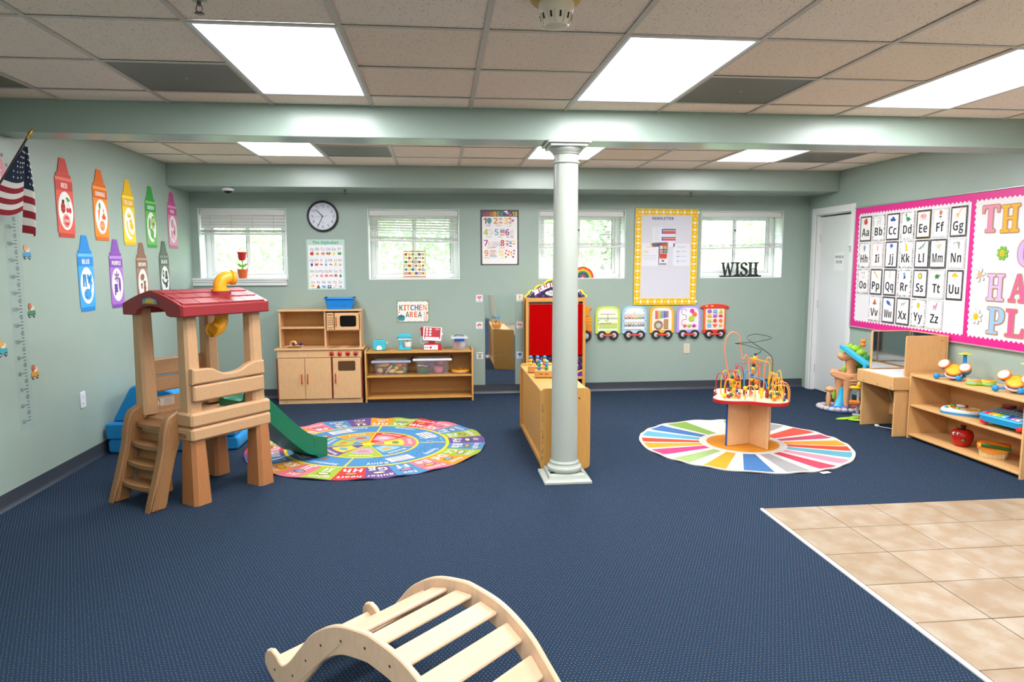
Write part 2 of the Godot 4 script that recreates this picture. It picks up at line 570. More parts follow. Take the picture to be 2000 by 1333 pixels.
func build_ceiling() -> void:
	var c := hub("ceiling")
	part(c, "slab", Geo.new().box(Vector3(W / 2, 2.66, ZF / 2), Vector3(W + 0.6, 0.1, ZF + 0.8)), mt("8f8f8c", 0.9))
	var xs := [0.0]
	for k in 11: xs.append(0.4048 + k * T)
	xs.append(W)
	var za := [3.29]
	for k in 12: za.append(3.557 + k * T)
	za.append(ZF)
	var zb := [0.607, 1.1917, 1.1917 + T, 1.1917 + 2 * T, 3.05]
	var lit := {}     # cells taken by lights and vents, as column:row of each zone
	for q in [[3, 1], [6, 1], [9, 1], [3, 6], [6, 6], [9, 6], [3, 10], [6, 10], [9, 10]]:
		lit["a%d:%d" % q] = 1; lit["a%d:%d" % [q[0], q[1] + 1]] = 1
		ceiling_light(xs[q[0]], za[q[1]], "a")
	for q in [[2, 1], [6, 1], [9, 1]]:
		lit["b%d:%d" % q] = 1; lit["b%d:%d" % [q[0], 2]] = 1
		ceiling_light(xs[q[0]], zb[1], "b")
	for q in [["a", 2, 1], ["a", 7, 1], ["a", 0, 1], ["b", 3, 1], ["b", 10, 1]]:
		lit["%s%d:%d" % q] = 1
		var z0: float = za[q[2]] if q[0] == "a" else zb[q[2]]
		air_vent(xs[q[1]], xs[q[1] + 1], z0, z0 + T)
	var full := Geo.new().box(Vector3.ZERO, Vector3(T - 0.008, 0.016, T - 0.008), 0.002).mesh()
	var rng := RandomNumberGenerator.new(); rng.seed = 88
	var tones := []
	for q in ["fdebd8", "feeddb", "fae6d0"]:
		var m: StandardMaterial3D = tile_mat.duplicate(); m.albedo_color = Color(q); tones.append(m)
	for zone in [["a", za], ["b", zb]]:
		var zs: Array = zone[1]
		for j in zs.size() - 1:
			for i in xs.size() - 1:
				if lit.has("%s%d:%d" % [zone[0], i, j]): continue
				var w: float = xs[i + 1] - xs[i]; var d: float = zs[j + 1] - zs[j]
				if w < 0.03 or d < 0.03: continue
				var m: Mesh = full
				if absf(w - T) > 0.001 or absf(d - T) > 0.001: m = Geo.new().box(Vector3.ZERO, Vector3(w - 0.008, 0.016, d - 0.008), 0.002).mesh()
				var o := inst(c, "ceiling_tile", m, tones[rng.randi() % 3], Vector3((xs[i] + xs[i + 1]) / 2, H + 0.0115 + rng.randf() * 0.002, (zs[j] + zs[j + 1]) / 2))
				o.rotation_degrees = Vector3(rng.randf_range(-0.15, 0.15), 0, rng.randf_range(-0.15, 0.15))
	var tee := mt("cbc1b4", 0.45)
	for i in range(1, xs.size() - 1):
		part(c, "tee", Geo.new().box(Vector3(xs[i], H, (3.29 + ZF) / 2), Vector3(0.024, 0.003, ZF - 3.29)).box(Vector3(xs[i], H + 0.02, (3.29 + ZF) / 2), Vector3(0.003, 0.04, ZF - 3.29)), tee)
		part(c, "tee", Geo.new().box(Vector3(xs[i], H, 1.83), Vector3(0.024, 0.003, 2.44)).box(Vector3(xs[i], H + 0.02, 1.83), Vector3(0.003, 0.04, 2.44)), tee)
	for z in za.slice(1, 13) + [zb[1], zb[2], zb[3]]:
		for i in xs.size() - 1:
			var a := "a" if z > 3.3 else "b"
			var zs: Array = za if a == "a" else zb
			var j := zs.find(z)
			if lit.has("%s%d:%d" % [a, i, j]) and lit.has("%s%d:%d" % [a, i, j - 1]): continue
			var wd: float = xs[i + 1] - xs[i] - 0.024
			part(c, "tee", Geo.new().box(Vector3((xs[i] + xs[i + 1]) / 2, H + 0.0005, z), Vector3(wd, 0.002, 0.024)), tee)

func ceiling_light(x: float, z: float, zone: String) -> void:
	var names := {"a3": "large lit panel above the toy climber, nearest row", "a6": "large lit panel right of the smoke detector, nearest row", "a9": "lit panel cut by the right edge of the photo"}
	var col := int(round((x - 0.4048) / T)) + 1
	var far := {2: "small far lit panel behind the beam, leftmost of the three", 6: "far lit panel behind the column capital", 9: "far lit panel behind the beam, rightmost of the three"}
	var lab: String = far[col] if zone == "b" else names["a%d" % col]
	if zone == "a" and z > 5: lab = "lit ceiling panel %s the camera, %s column" % ["above" if z < 8 else "far behind", {3: "left", 6: "middle", 9: "right"}[col]]
	var o := thing("ceiling_light", lab, "ceiling light", Vector3(x + T / 2, H, z + T), 0, "recessed ceiling light panels")
	var g := Geo.new()
	for s in [-1, 1]:
		g.box(Vector3(s * (T / 2 - 0.012), 0.002, 0), Vector3(0.018, 0.01, 2 * T - 0.006))
		g.box(Vector3(0, 0.002, s * (T - 0.012)), Vector3(T - 0.04, 0.01, 0.018))
	g.box(Vector3(0, 0.05, 0), Vector3(T - 0.02, 0.06, 2 * T - 0.02))
	part(o, "frame", g, mt("e6e6e6", 0.4))
	var m := StandardMaterial3D.new()
	m.albedo_color = Color("f4f4f4"); m.emission_enabled = true; m.emission = Color("fdfeff"); m.emission_energy_multiplier = GLOW
	mats["glow"] = m
	part(o, "diffuser", Geo.new().box(Vector3(0, 0.004, 0), Vector3(T - 0.042, 0.004, 2 * T - 0.042)), m)
	var l := AreaLight3D.new()
	l.name = "panel_light"
	l.area_size = Vector2(T - 0.05, 2 * T - 0.05)
	l.light_energy = PANEL; l.light_color = Color("fbfcff"); l.shadow_enabled = true
	l.rotation_degrees.x = -90; l.position.y = -0.006
	l.set("area_range", 14.0)
	o.add_child(l)

func air_vent(x0: float, x1: float, z0: float, z1: float) -> void:
	var lab := "dark perforated ceiling vent left of the largest lit panel"
	if x0 < 0.1: lab = "sliver of dark ceiling vent at the left wall corner"
	elif x0 > 3.5 and z0 > 3: lab = "dark perforated ceiling vent right of the lit panel, before the beam"
	elif z0 < 3: lab = "dark ceiling vent behind the beam, beside the far left lit panel" if x0 < 3 else "dark ceiling vent behind the beam near the right wall"
	var o := thing("ceiling_vent", lab, "vent", Vector3((x0 + x1) / 2, H, (z0 + z1) / 2), 0, "perforated ceiling vents")
	var w := x1 - x0; var d := z1 - z0
	if not mats.has("holes"): mats["holes"] = tex("d8cec0", tx(hole_image(256, 16)), 1.0 / 0.13, 0.4, true)
	part(o, "plate", Geo.new().box(Vector3(0, 0.006, 0), Vector3(w - 0.03, 0.006, d - 0.03)), mats["holes"])
	var g := Geo.new()
	for s in [-1, 1]:
		g.box(Vector3(s * (w / 2 - 0.013), 0.004, 0), Vector3(0.016, 0.008, d - 0.01))
		g.box(Vector3(0, 0.004, s * (d / 2 - 0.013)), Vector3(w - 0.04, 0.008, 0.016))
	part(o, "frame", g, mt("a89f93", 0.4))
	part(o, "screw", Geo.new().lathe([Vector2(0.008, 0), Vector2(0.006, -0.003), Vector2(0, -0.003)], 10, Vector3(0, 0.003, 0)), mt("b8b2a8", 0.3, 0.8))

func build_door() -> void:
	var d := hub("door_1")
	part(d, "leaf", Geo.new().box(Vector3(W + 0.075, 1.0, 0.522), Vector3(0.044, 1.985, 0.69), 0.003), mt("d9dada", 0.4))
	var g := Geo.new()
	g.box(Vector3(W + 0.1, 1.01, 0.178), Vector3(0.19, 2.02, 0.012)).box(Vector3(W + 0.1, 1.01, 0.866), Vector3(0.19, 2.02, 0.012)).box(Vector3(W + 0.1, 2.014, 0.522), Vector3(0.19, 0.012, 0.7))
	part(d, "jamb", g, white_paint)
	g = Geo.new()
	g.box(Vector3(W - 0.008, 1.045, 0.137), Vector3(0.018, 2.09, 0.075), 0.004).box(Vector3(W - 0.008, 1.045, 0.905), Vector3(0.018, 2.09, 0.075), 0.004).box(Vector3(W - 0.008, 2.053, 0.521), Vector3(0.019, 0.075, 0.7), 0.004)
	part(d, "casing", g, white_paint)
	for y in [0.25, 1.0, 1.75]:
		part(d, "hinge", Geo.new().cyl(Vector3(W + 0.05, y - 0.045, 0.18), Vector3(W + 0.05, y + 0.045, 0.18), 0.006), mt("b9b9b9", 0.3, 0.9))
	part(d, "latch", Geo.new().box(Vector3(W - 0.02, 1.62, 0.89), Vector3(0.01, 0.06, 0.012), 0.003).cyl(Vector3(W - 0.02, 1.645, 0.888), Vector3(W - 0.03, 1.645, 0.87), 0.004), mt("b0aea8", 0.3, 0.9))
	var t := thing("door_sign", "white paper sign reading SPRINKLER ROOM on the white door", "sign", Vector3(W + 0.052, 1.49, 0.58), -90)
	part(t, "paper", Geo.new().box(Vector3(0, 0, 0), Vector3(0.19, 0.2, 0.001)), mt("e4e4e6", 0.6))
	var p := Ink.new(); p.l = 2
	p.text("SPRINKLER", 0, 0.05, 0.026, "20242c", "serif", 0.165); p.text("ROOM", 0, -0.005, 0.03, "20242c", "serif", 0.115)
	part(t, "lettering", p, vm(0.6), "black serif lettering")

func build_window(i: int) -> void:
	var x0: float = WIN[i][0]; var x1: float = WIN[i][1]
	var w := x1 - x0; var h := WY1 - WY0
	var cx := (x0 + x1) / 2; var cy := (WY0 + WY1) / 2
	var o := hub("window_%d" % (i + 1))
	o.position = Vector3(cx, cy, 0)
	var vinyl := mt("e2e2df", 0.35)
	var g := Geo.new()    # painted lining of the opening
	g.box(Vector3(-w / 2 + 0.004, 0, -0.11), Vector3(0.008, h, 0.218)).box(Vector3(w / 2 - 0.004, 0, -0.11), Vector3(0.008, h, 0.218))
	g.box(Vector3(0, h / 2 - 0.004, -0.11), Vector3(w, 0.008, 0.218)).box(Vector3(0, -h / 2 + 0.004, -0.11), Vector3(w, 0.008, 0.218))
	part(o, "reveal", g, mt("dde0dc", 0.5))
	g = Geo.new()
	var fw := 0.05
	for s in [-1, 1]:
		g.box(Vector3(s * (w / 2 - 0.008 - fw / 2), 0, -0.235), Vector3(fw, h - 0.016, 0.07), 0.006)
		g.box(Vector3(0, s * (h / 2 - 0.008 - fw / 2), -0.235), Vector3(w - 0.016 - 2 * fw, fw, 0.07), 0.006)
	part(o, "frame", g, vinyl)
	var gap := w - 0.016 - 2 * fw
	var hh := h - 0.016 - 2 * fw
	for s in [-1, 1]:      # two sliding sashes
		var z := -0.225 if s < 0 else -0.25
		var sw := gap / 2 + 0.02
		var sx: float = s * (gap / 2 - sw / 2)
		g = Geo.new()
		for q in [-1, 1]:
			g.box(Vector3(sx + q * (sw / 2 - 0.02), 0, z), Vector3(0.04, hh, 0.022), 0.004)
			g.box(Vector3(sx, q * (hh / 2 - 0.02), z), Vector3(sw - 0.08, 0.04, 0.022), 0.004)
		var sash := part(o, "sash", g, vinyl)
		var pane := inst(sash, "pane", Geo.new().box(Vector3(sx, 0, z), Vector3(sw - 0.078, hh - 0.078, 0.004)).mesh(), PANE_MAT)
		pane.set_meta("label", "window glass")
		inst(sash, "gasket", Geo.new().box(Vector3(sx + sw / 2 - 0.042, 0, z + 0.012), Vector3(0.006, hh - 0.08, 0.003)).mesh(), mt("3a4550", 0.6))
	if i >= 2: part(o, "latch", Geo.new().box(Vector3(0.0, 0.17, -0.205), Vector3(0.02, 0.03, 0.018), 0.004), mt("33332f", 0.5), "black sash latch")
	if i == 0:
		g = Geo.new().box(Vector3(-0.045, -h / 2 + 0.012, 0.01), Vector3(1.0, 0.028, 0.06), 0.006).box(Vector3(-0.045, -h / 2 - 0.03, 0.012), Vector3(0.985, 0.056, 0.026), 0.004).box(Vector3(-0.045, -h / 2 - 0.012, 0.02), Vector3(0.985, 0.018, 0.03), 0.004)
		part(o, "window_sill", g, white_paint)

func build_blinds() -> void:
	var drop := [0.235, 0.31, 0.375, 0.385]
	var tilt := [62.0, 24.0, 6.0, 4.0]
	var lean := [0.0, -1.4, 0.6, 1.4]
	var labs := ["white blind bunched up over the leftmost window", "white slat blind over the window behind the abacus", "white slat blind over the window behind the column", "white slat blind over the rightmost window"]
	var white := mt("d9d6d4", 0.45)
	for i in 4:
		var x0: float = WIN[i][0]; var x1: float = WIN[i][1]
		var w := x1 - x0 - 0.03
		var o := thing("window_blind", labs[i], "blind", Vector3((x0 + x1) / 2, WY1 - 0.012, -0.045), 0, "window blinds")
		part(o, "headrail", Geo.new().box(Vector3(0, -0.03, 0), Vector3(w, 0.056, 0.05), 0.004), white)
		var n := int((drop[i] - 0.11) / 0.028)
		if i == 0: n = 4
		var slat := Geo.new()
		slat.at(Vector3.ZERO, Vector3(tilt[i], 0, 0)); slat.box(Vector3.ZERO, Vector3(w - 0.01, 0.0025, 0.042))
		var sm := slat.mesh()
		for k in n:
			var s := inst(o, "slat", sm, white, Vector3(0, -0.08 - k * (0.033 if i == 0 else 0.028), 0))
			s.rotation_degrees.z = lean[i] * (k + 1) / n
		var yb: float = -drop[i]
		var g := Geo.new()
		g.at(Vector3(0, yb, 0), Vector3(0, 0, lean[i]))
		for k in 5: g.box(Vector3(0, 0.018 - k * 0.006, 0), Vector3(w - 0.01, 0.004, 0.044), 0.001)
		g.box(Vector3(0, -0.024, 0), Vector3(w - 0.01, 0.02, 0.046), 0.003)
		part(o, "bottom_rail", g, white)
		for q in [-0.38, -0.13, 0.12, 0.36]:
			part(o, "cord", Geo.new().cyl(Vector3(q * w, -0.05, 0.024), Vector3(q * w, yb, 0.026), 0.0015, -1, 5).ell(Vector3(q * w, yb, 0.024), Vector3(0.009, 0.006, 0.004), 8, 5), mt("b8ab90", 0.7))

# ---------------------------------------------------------------- left wall
func crayon(colour: String, label: String, y0: float, z: float, body: String, dark: String, lite: String, hgt: float) -> void:
	var o := thing("crayon_cutout", label, "wall cutout", Vector3(0.002, y0, z), 90, "crayon cutouts on the left wall")
	var w := 0.228
	var e := hgt
	var hw := w / 2
	var pts := PackedVector2Array([Vector2(-hw * 0.9, 0), Vector2(hw * 0.9, 0), Vector2(hw * 0.9, e * 0.055), Vector2(hw, e * 0.055), Vector2(hw, e * 0.755), Vector2(hw * 0.86, e * 0.755), Vector2(hw * 0.86, e * 0.80), Vector2(hw * 0.68, e * 0.80), Vector2(hw * 0.33, e * 0.99), Vector2(hw * 0.2, e), Vector2(-hw * 0.2, e), Vector2(-hw * 0.33, e * 0.99), Vector2(-hw * 0.68, e * 0.80), Vector2(-hw * 0.86, e * 0.80), Vector2(-hw * 0.86, e * 0.755), Vector2(-hw, e * 0.755), Vector2(-hw, e * 0.055), Vector2(-hw * 0.9, e * 0.055)])
	part(o, "card", Geo.new().prism(pts, 0.0, 0.003), mt(body, 0.45))
	var p := Ink.new()
	p.gap = 0.0006
	p.l = 6
	p.poly(PackedVector2Array([Vector2(-hw * 0.68, e * 0.80), Vector2(hw * 0.68, e * 0.80), Vector2(hw * 0.33, e * 0.99), Vector2(-hw * 0.33, e * 0.99)]), dark)
	p.rect(0, e * 0.777, w * 0.86, e * 0.04, dark)
	p.rect(0, e * 0.735, w * 0.99, e * 0.028, lite)
	p.rect(0, e * 0.65, w * 0.99, e * 0.12, dark)
	p.rect(0, e * 0.026, w * 0.88, e * 0.05, dark)
	p.text(colour, 0, e * 0.652, e * 0.062, "f6f4f0", "bold", w * 0.68, 0, 7)
	p.oval(0, e * 0.335, w * 0.43, e * 0.243, "f2f0ec", 7, 0, 28)
	p.l = 8
	var c := Vector2(0, e * 0.335)
	match colour:
		"RED":
			p.oval(-0.035, c.y + 0.02, 0.03, 0.04, "d6332c", 8, -8); p.oval(-0.03, c.y + 0.064, 0.017, 0.014, "242424", 8)
			p.line([Vector2(-0.035, c.y + 0.05), Vector2(-0.036, c.y - 0.018)], 0.004, "242424", 9)
			for q in [[-0.05, 0.03], [-0.022, 0.03], [-0.05, 0.005], [-0.022, 0.0]]: p.oval(q[0], c.y + q[1], 0.006, 0.008, "242424", 9)
			p.line([Vector2(0.025, c.y + 0.08), Vector2(0.02, c.y + 0.02)], 0.003, "7a8a4a", 8); p.line([Vector2(0.025, c.y + 0.08), Vector2(0.055, c.y + 0.02)], 0.003, "7a8a4a", 8)
			p.oval(0.02, c.y + 0.005, 0.017, 0.018, "cf2f35", 9); p.oval(0.055, c.y + 0.005, 0.018, 0.02, "cf2f35", 9); p.oval(0.035, c.y + 0.082, 0.028, 0.011, "4f9c45", 9, -25)
			var oc := PackedVector2Array(); var oc2 := PackedVector2Array()
			for i in 8:
				var a := TAU * (i + 0.5) / 8
				oc.append(Vector2(0.0, c.y - 0.07) + Vector2(cos(a), sin(a)) * 0.05); oc2.append(Vector2(0.0, c.y - 0.07) + Vector2(cos(a), sin(a)) * 0.044)
			p.poly(oc, "d8433a", 8); p.poly(oc2, "f2f0ec", 9)
			for i in 8: oc2[i] = Vector2(0.0, c.y - 0.07) + (oc[i] - Vector2(0.0, c.y - 0.07)) * 0.8
			p.poly(oc2, "d8433a", 10); p.text("STOP", 0.0, c.y - 0.07, 0.02, "f2f0ec", "bold", 0.062, 0, 11)
		"ORANGE":
			p.poly(PackedVector2Array([Vector2(-0.05, c.y + 0.05), Vector2(-0.015, c.y + 0.06), Vector2(-0.05, c.y - 0.05)]), "e8761e"); p.oval(-0.022, c.y + 0.082, 0.015, 0.026, "3f9a48")
			p.poly(PackedVector2Array([Vector2(0.02, c.y + 0.005), Vector2(0.055, c.y + 0.005), Vector2(0.042, c.y + 0.065), Vector2(0.033, c.y + 0.065)]), "e46a28"); p.rect(0.0375, c.y + 0.033, 0.026, 0.01, "f2f0ec", 9); p.oval(0.037, c.y - 0.004, 0.034, 0.018, "dd5f22", 8)
			p.oval(0.005, c.y - 0.07, 0.04, 0.04, "e8822e"); p.line([Vector2(0.005, c.y - 0.11), Vector2(0.005, c.y - 0.03)], 0.003, "f2e0c8", 9); p.line([Vector2(-0.035, c.y - 0.07), Vector2(0.045, c.y - 0.07)], 0.003, "f2e0c8", 9); p.arc(-0.045, c.y - 0.07, 0.032, 0.035, -40, 40, "f2e0c8", 9); p.arc(0.055, c.y - 0.07, 0.032, 0.035, 140, 220, "f2e0c8", 9)
		"YELLOW":
			p.poly(PackedVector2Array([Vector2(-0.03, c.y + 0.05), Vector2(0.03, c.y + 0.05), Vector2(0.036, c.y + 0.09), Vector2(0.016, c.y + 0.072), Vector2(0, c.y + 0.1), Vector2(-0.016, c.y + 0.072), Vector2(-0.036, c.y + 0.09)]), "f0c62c"); p.oval(0, c.y + 0.06, 0.007, 0.005, "4b8ab0", 9)
			p.oval(0.04, c.y - 0.02, 0.032, 0.03, "f2c21e"); p.oval(0.03, c.y + 0.022, 0.019, 0.019, "f2c21e", 9); p.oval(0.01, c.y + 0.018, 0.01, 0.006, "e07a22", 10); p.oval(0.026, c.y + 0.03, 0.003, 0.004, "222222", 10)
			p.arc(0.05, c.y - 0.005, 0.085, 0.11, 165, 285, "f3cf2e", 8)
		"GREEN":
			p.oval(-0.045, c.y + 0.03, 0.024, 0.055, "5cb048", 8, -12); p.oval(0.035, c.y + 0.045, 0.038, 0.06, "3f8f38", 8, -10); p.oval(0.035, c.y + 0.042, 0.028, 0.048, "c9d870", 9, -10); p.oval(0.036, c.y + 0.03, 0.016, 0.018, "7d5232", 10)
			p.oval(0.0, c.y - 0.06, 0.036, 0.042, "55ad46"); p.oval(-0.02, c.y - 0.03, 0.022, 0.02, "55ad46", 9); p.oval(0.035, c.y - 0.1, 0.028, 0.012, "55ad46", 8, -20); p.oval(-0.03, c.y - 0.02, 0.005, 0.006, "222222", 10)
		"PINK":
			p.oval(-0.015, c.y + 0.055, 0.036, 0.045, "e58fb8"); p.oval(0.04, c.y - 0.01, 0.02, 0.06, "dd79ab"); p.oval(-0.035, c.y - 0.05, 0.026, 0.045, "e79cc0"); p.oval(0.02, c.y - 0.03, 0.024, 0.022, "cf4f90"); p.oval(0.018, c.y - 0.085, 0.024, 0.036, "f0b8cf")
		"BLUE":
			p.poly(PackedVector2Array([Vector2(-0.06, c.y + 0.085), Vector2(-0.012, c.y + 0.085), Vector2(-0.008, c.y - 0.01), Vector2(-0.028, c.y - 0.01), Vector2(-0.034, c.y + 0.06), Vector2(-0.042, c.y - 0.008), Vector2(-0.064, c.y - 0.008)]), "2f84c4")
			for s in [-1, 1]: p.oval(0.038 + s * 0.018, c.y + 0.06, 0.017, 0.028, "2b8fd4", 8, -s * 20.0); p.oval(0.038 + s * 0.014, c.y + 0.03, 0.013, 0.017, "2b8fd4", 8)
			p.oval(0.038, c.y + 0.045, 0.003, 0.03, "1f3f66", 9)
			p.oval(0.0, c.y - 0.065, 0.055, 0.042, "3d9bdc"); p.oval(0.05, c.y - 0.01, 0.012, 0.05, "3d9bdc", 8, -18); p.oval(0.052, c.y + 0.012, 0.026, 0.012, "3d9bdc", 9, 15); p.oval(-0.025, c.y - 0.055, 0.004, 0.005, "1c2b44", 10); p.arc(-0.02, c.y - 0.07, 0.016, 0.019, 200, 340, "1c2b44", 10)
		"PURPLE":
			for i in 6: p.oval(-0.005 + cos(TAU * i / 6 + 0.5) * 0.026, c.y + 0.065 + sin(TAU * i / 6 + 0.5) * 0.026, 0.024, 0.01, "8450a8", 8, rad_to_deg(TAU * i / 6 + 0.5))
			p.oval(-0.005, c.y + 0.065, 0.009, 0.009, "efb73a", 10)
			for i in 10: p.oval(-0.03 + (i % 3 - 1) * 0.017, c.y - 0.005 - (i / 3) * 0.023, 0.0125, 0.0125, "6b3192", 9)
			p.line([Vector2(-0.028, c.y + 0.02), Vector2(-0.022, c.y + 0.035)], 0.004, "4f8a3a", 8)
			p.oval(0.038, c.y + 0.0, 0.022, 0.06, "7d3fa4"); p.line([Vector2(0.036, c.y - 0.055), Vector2(0.036, c.y - 0.1)], 0.008, "d8b280", 8)
		"BROWN":
			p.oval(-0.012, c.y + 0.062, 0.045, 0.03, "8f5b3e", 8, 10); p.oval(-0.042, c.y + 0.056, 0.014, 0.024, "a8714f", 9)
			p.oval(-0.035, c.y - 0.02, 0.016, 0.024, "9c6238"); p.oval(-0.035, c.y - 0.002, 0.02, 0.012, "6f4428", 9)
			p.oval(0.03, c.y - 0.035, 0.026, 0.034, "8a5335"); p.oval(0.03, c.y + 0.008, 0.022, 0.02, "8a5335", 9); p.oval(0.012, c.y + 0.024, 0.008, 0.008, "8a5335", 8); p.oval(0.048, c.y + 0.024, 0.008, 0.008, "8a5335", 8); p.oval(0.014, c.y - 0.08, 0.012, 0.024, "8a5335", 8); p.oval(0.046, c.y - 0.08, 0.012, 0.024, "8a5335", 8)
		"BLACK":
			p.oval(-0.04, c.y + 0.065, 0.022, 0.036, "3a4044"); p.oval(-0.04, c.y + 0.068, 0.009, 0.014, "f2f0ec", 9); p.rect(0.03, c.y + 0.06, 0.044, 0.06, "34393d"); p.oval(0.03, c.y + 0.025, 0.042, 0.014, "34393d", 9)
			p.arc(0.0, c.y + 0.04, 0.06, 0.085, 200, 330, "3a4044", 8); p.oval(0.02, c.y - 0.05, 0.03, 0.02, "3a4044", 9, 20)
	part(o, "print", p, vm(0.45))

func flag_colour(u: float, t: float) -> Color:   # u along the fly, t down the hoist
	if t < 7.0 / 13.0 and u < 0.4: return Color("1b2742").srgb_to_linear()
	return (Color("8f1f2e") if int(t * 13.0) % 2 == 0 else Color("dcd6ce")).srgb_to_linear()

func build_flag() -> void:
	var o := thing("flag", "small United States flag hanging from a gold tipped staff on the left wall", "flag", Vector3(0.02, 1.72, 3.5))
	var b := Vector3(0.02, 1.72, 3.5)
	var tip := Vector3(0.25, 2.219, 3.384) - b
	var foot := Vector3(0.0, 1.72, 3.5) - b
	part(o, "staff", Geo.new().cyl(foot, tip, 0.006, -1, 10), mt("3a2a22", 0.4))
	var dir := (tip - foot).normalized()
	var g := Geo.new()
	g.xf = Transform3D(Basis(Quaternion(Vector3.UP, dir)), tip)
	g.lathe([Vector2(0.006, -0.01), Vector2(0.009, 0), Vector2(0.005, 0.008), Vector2(0.011, 0.02), Vector2(0.006, 0.045), Vector2(0, 0.062)], 12)
	part(o, "finial", g, mt("c9a24a", 0.25, 0.9), "gold spear tip")
	part(o, "bracket", Geo.new().box(Vector3(-0.01, 0, 0), Vector3(0.02, 0.06, 0.03), 0.005), mt("c2a05a", 0.35, 0.8))
	# cloth: two panels meeting in one hanging fold
	var h0 := Vector3(0.232, 2.18, 3.38) - b
	var h1 := foot + (tip - foot) * 0.14
	var panels := [[], []]
	var rows := 52; var cols := 26
	var A0 := []; var A1 := []; var B1 := []
	for i in rows + 1:
		var t := float(i) / rows
		A0.append(h0.lerp(h1, t))
		A1.append(Vector3(0.225 - 0.06 * t, lerpf(2.165, 1.80, t) , lerpf(3.372, 3.335, t)) - b)
		var e := pow(t, 0.8)
		B1.append(Vector3(0.235 - 0.03 * t, lerpf(2.17, 1.645, t), 3.372 - 0.10 * sin(e * 2.6) * e - 0.0) - b)
	var gl := Geo.new()
	for side in 2:
		for i in rows:
			for j in cols:
				var q := []
				for d in [[0, 0], [1, 0], [1, 1], [0, 1]]:
					var ii: int = i + d[0]; var s := float(j + d[1]) / cols
					var t := float(ii) / rows
					var p: Vector3
					if side == 0:
						p = A0[ii].lerp(A1[ii], s) + Vector3(0.02 * sin(s * PI) * t, -0.03 * sin(s * PI) * t, 0)
					else:
						var tt := t + 0.36 * t * t
						var low := Vector3(0.225 - 0.06 * tt, 2.165 - 0.365 * tt, 3.372 - 0.037 * tt) - b
						p = low.lerp(B1[ii], s) + Vector3(0.03 * sin(s * PI) * (0.3 + t), 0.05 * (s - 0.2) * t * (1.0 - t), 0)
					q.append(p)
				var u := (float(j) + 0.5) / cols * 0.36 if side == 0 else 0.3 + (float(j) + 0.5) / cols * 0.1
				gl.cur = flag_colour(u, (float(i) + 0.5) / rows)
				gl.quad(q[0], q[1], q[2], q[3])
	var m: StandardMaterial3D = vm(0.8)
	var cloth := part(o, "cloth", gl, m)
	var st := Geo.new().k("e4e2dc")
	for r in 6:
		for c in 4:
			for side in 2:
				var t := 0.1 + r * 0.075; var s := 0.2 + c * 0.22 + (0.1 if r % 2 else 0.0)
				if s > 0.92: continue
				var ii := int(t * rows)
				var p: Vector3
				if side == 0: p = A0[ii].lerp(A1[ii], s) + Vector3(0.02 * sin(s * PI) * t, -0.03 * sin(s * PI) * t, 0)
				else: p = (Vector3(0.225 - 0.06 * (t + 0.36 * t * t), 2.165 - 0.365 * (t + 0.36 * t * t), 3.372 - 0.037 * (t + 0.36 * t * t)) - b).lerp(B1[ii], s) + Vector3(0.03 * sin(s * PI) * (0.3 + t), 0.05 * (s - 0.2) * t * (1.0 - t), 0)
				p += Vector3(0.003, 0, 0.002)
				for a in 5:
					var f := func(i2: int, rr: float) -> Vector3: return p + Vector3(0, sin(PI / 2 + i2 * PI / 5), -cos(PI / 2 + i2 * PI / 5)) * rr
					st.quad(p, f.call(a * 2 - 1, 0.0032), f.call(a * 2, 0.008), f.call(a * 2 + 1, 0.0032))
	inst(cloth, "stars", st.mesh(), vm(0.8), Vector3.ZERO, "white stars")

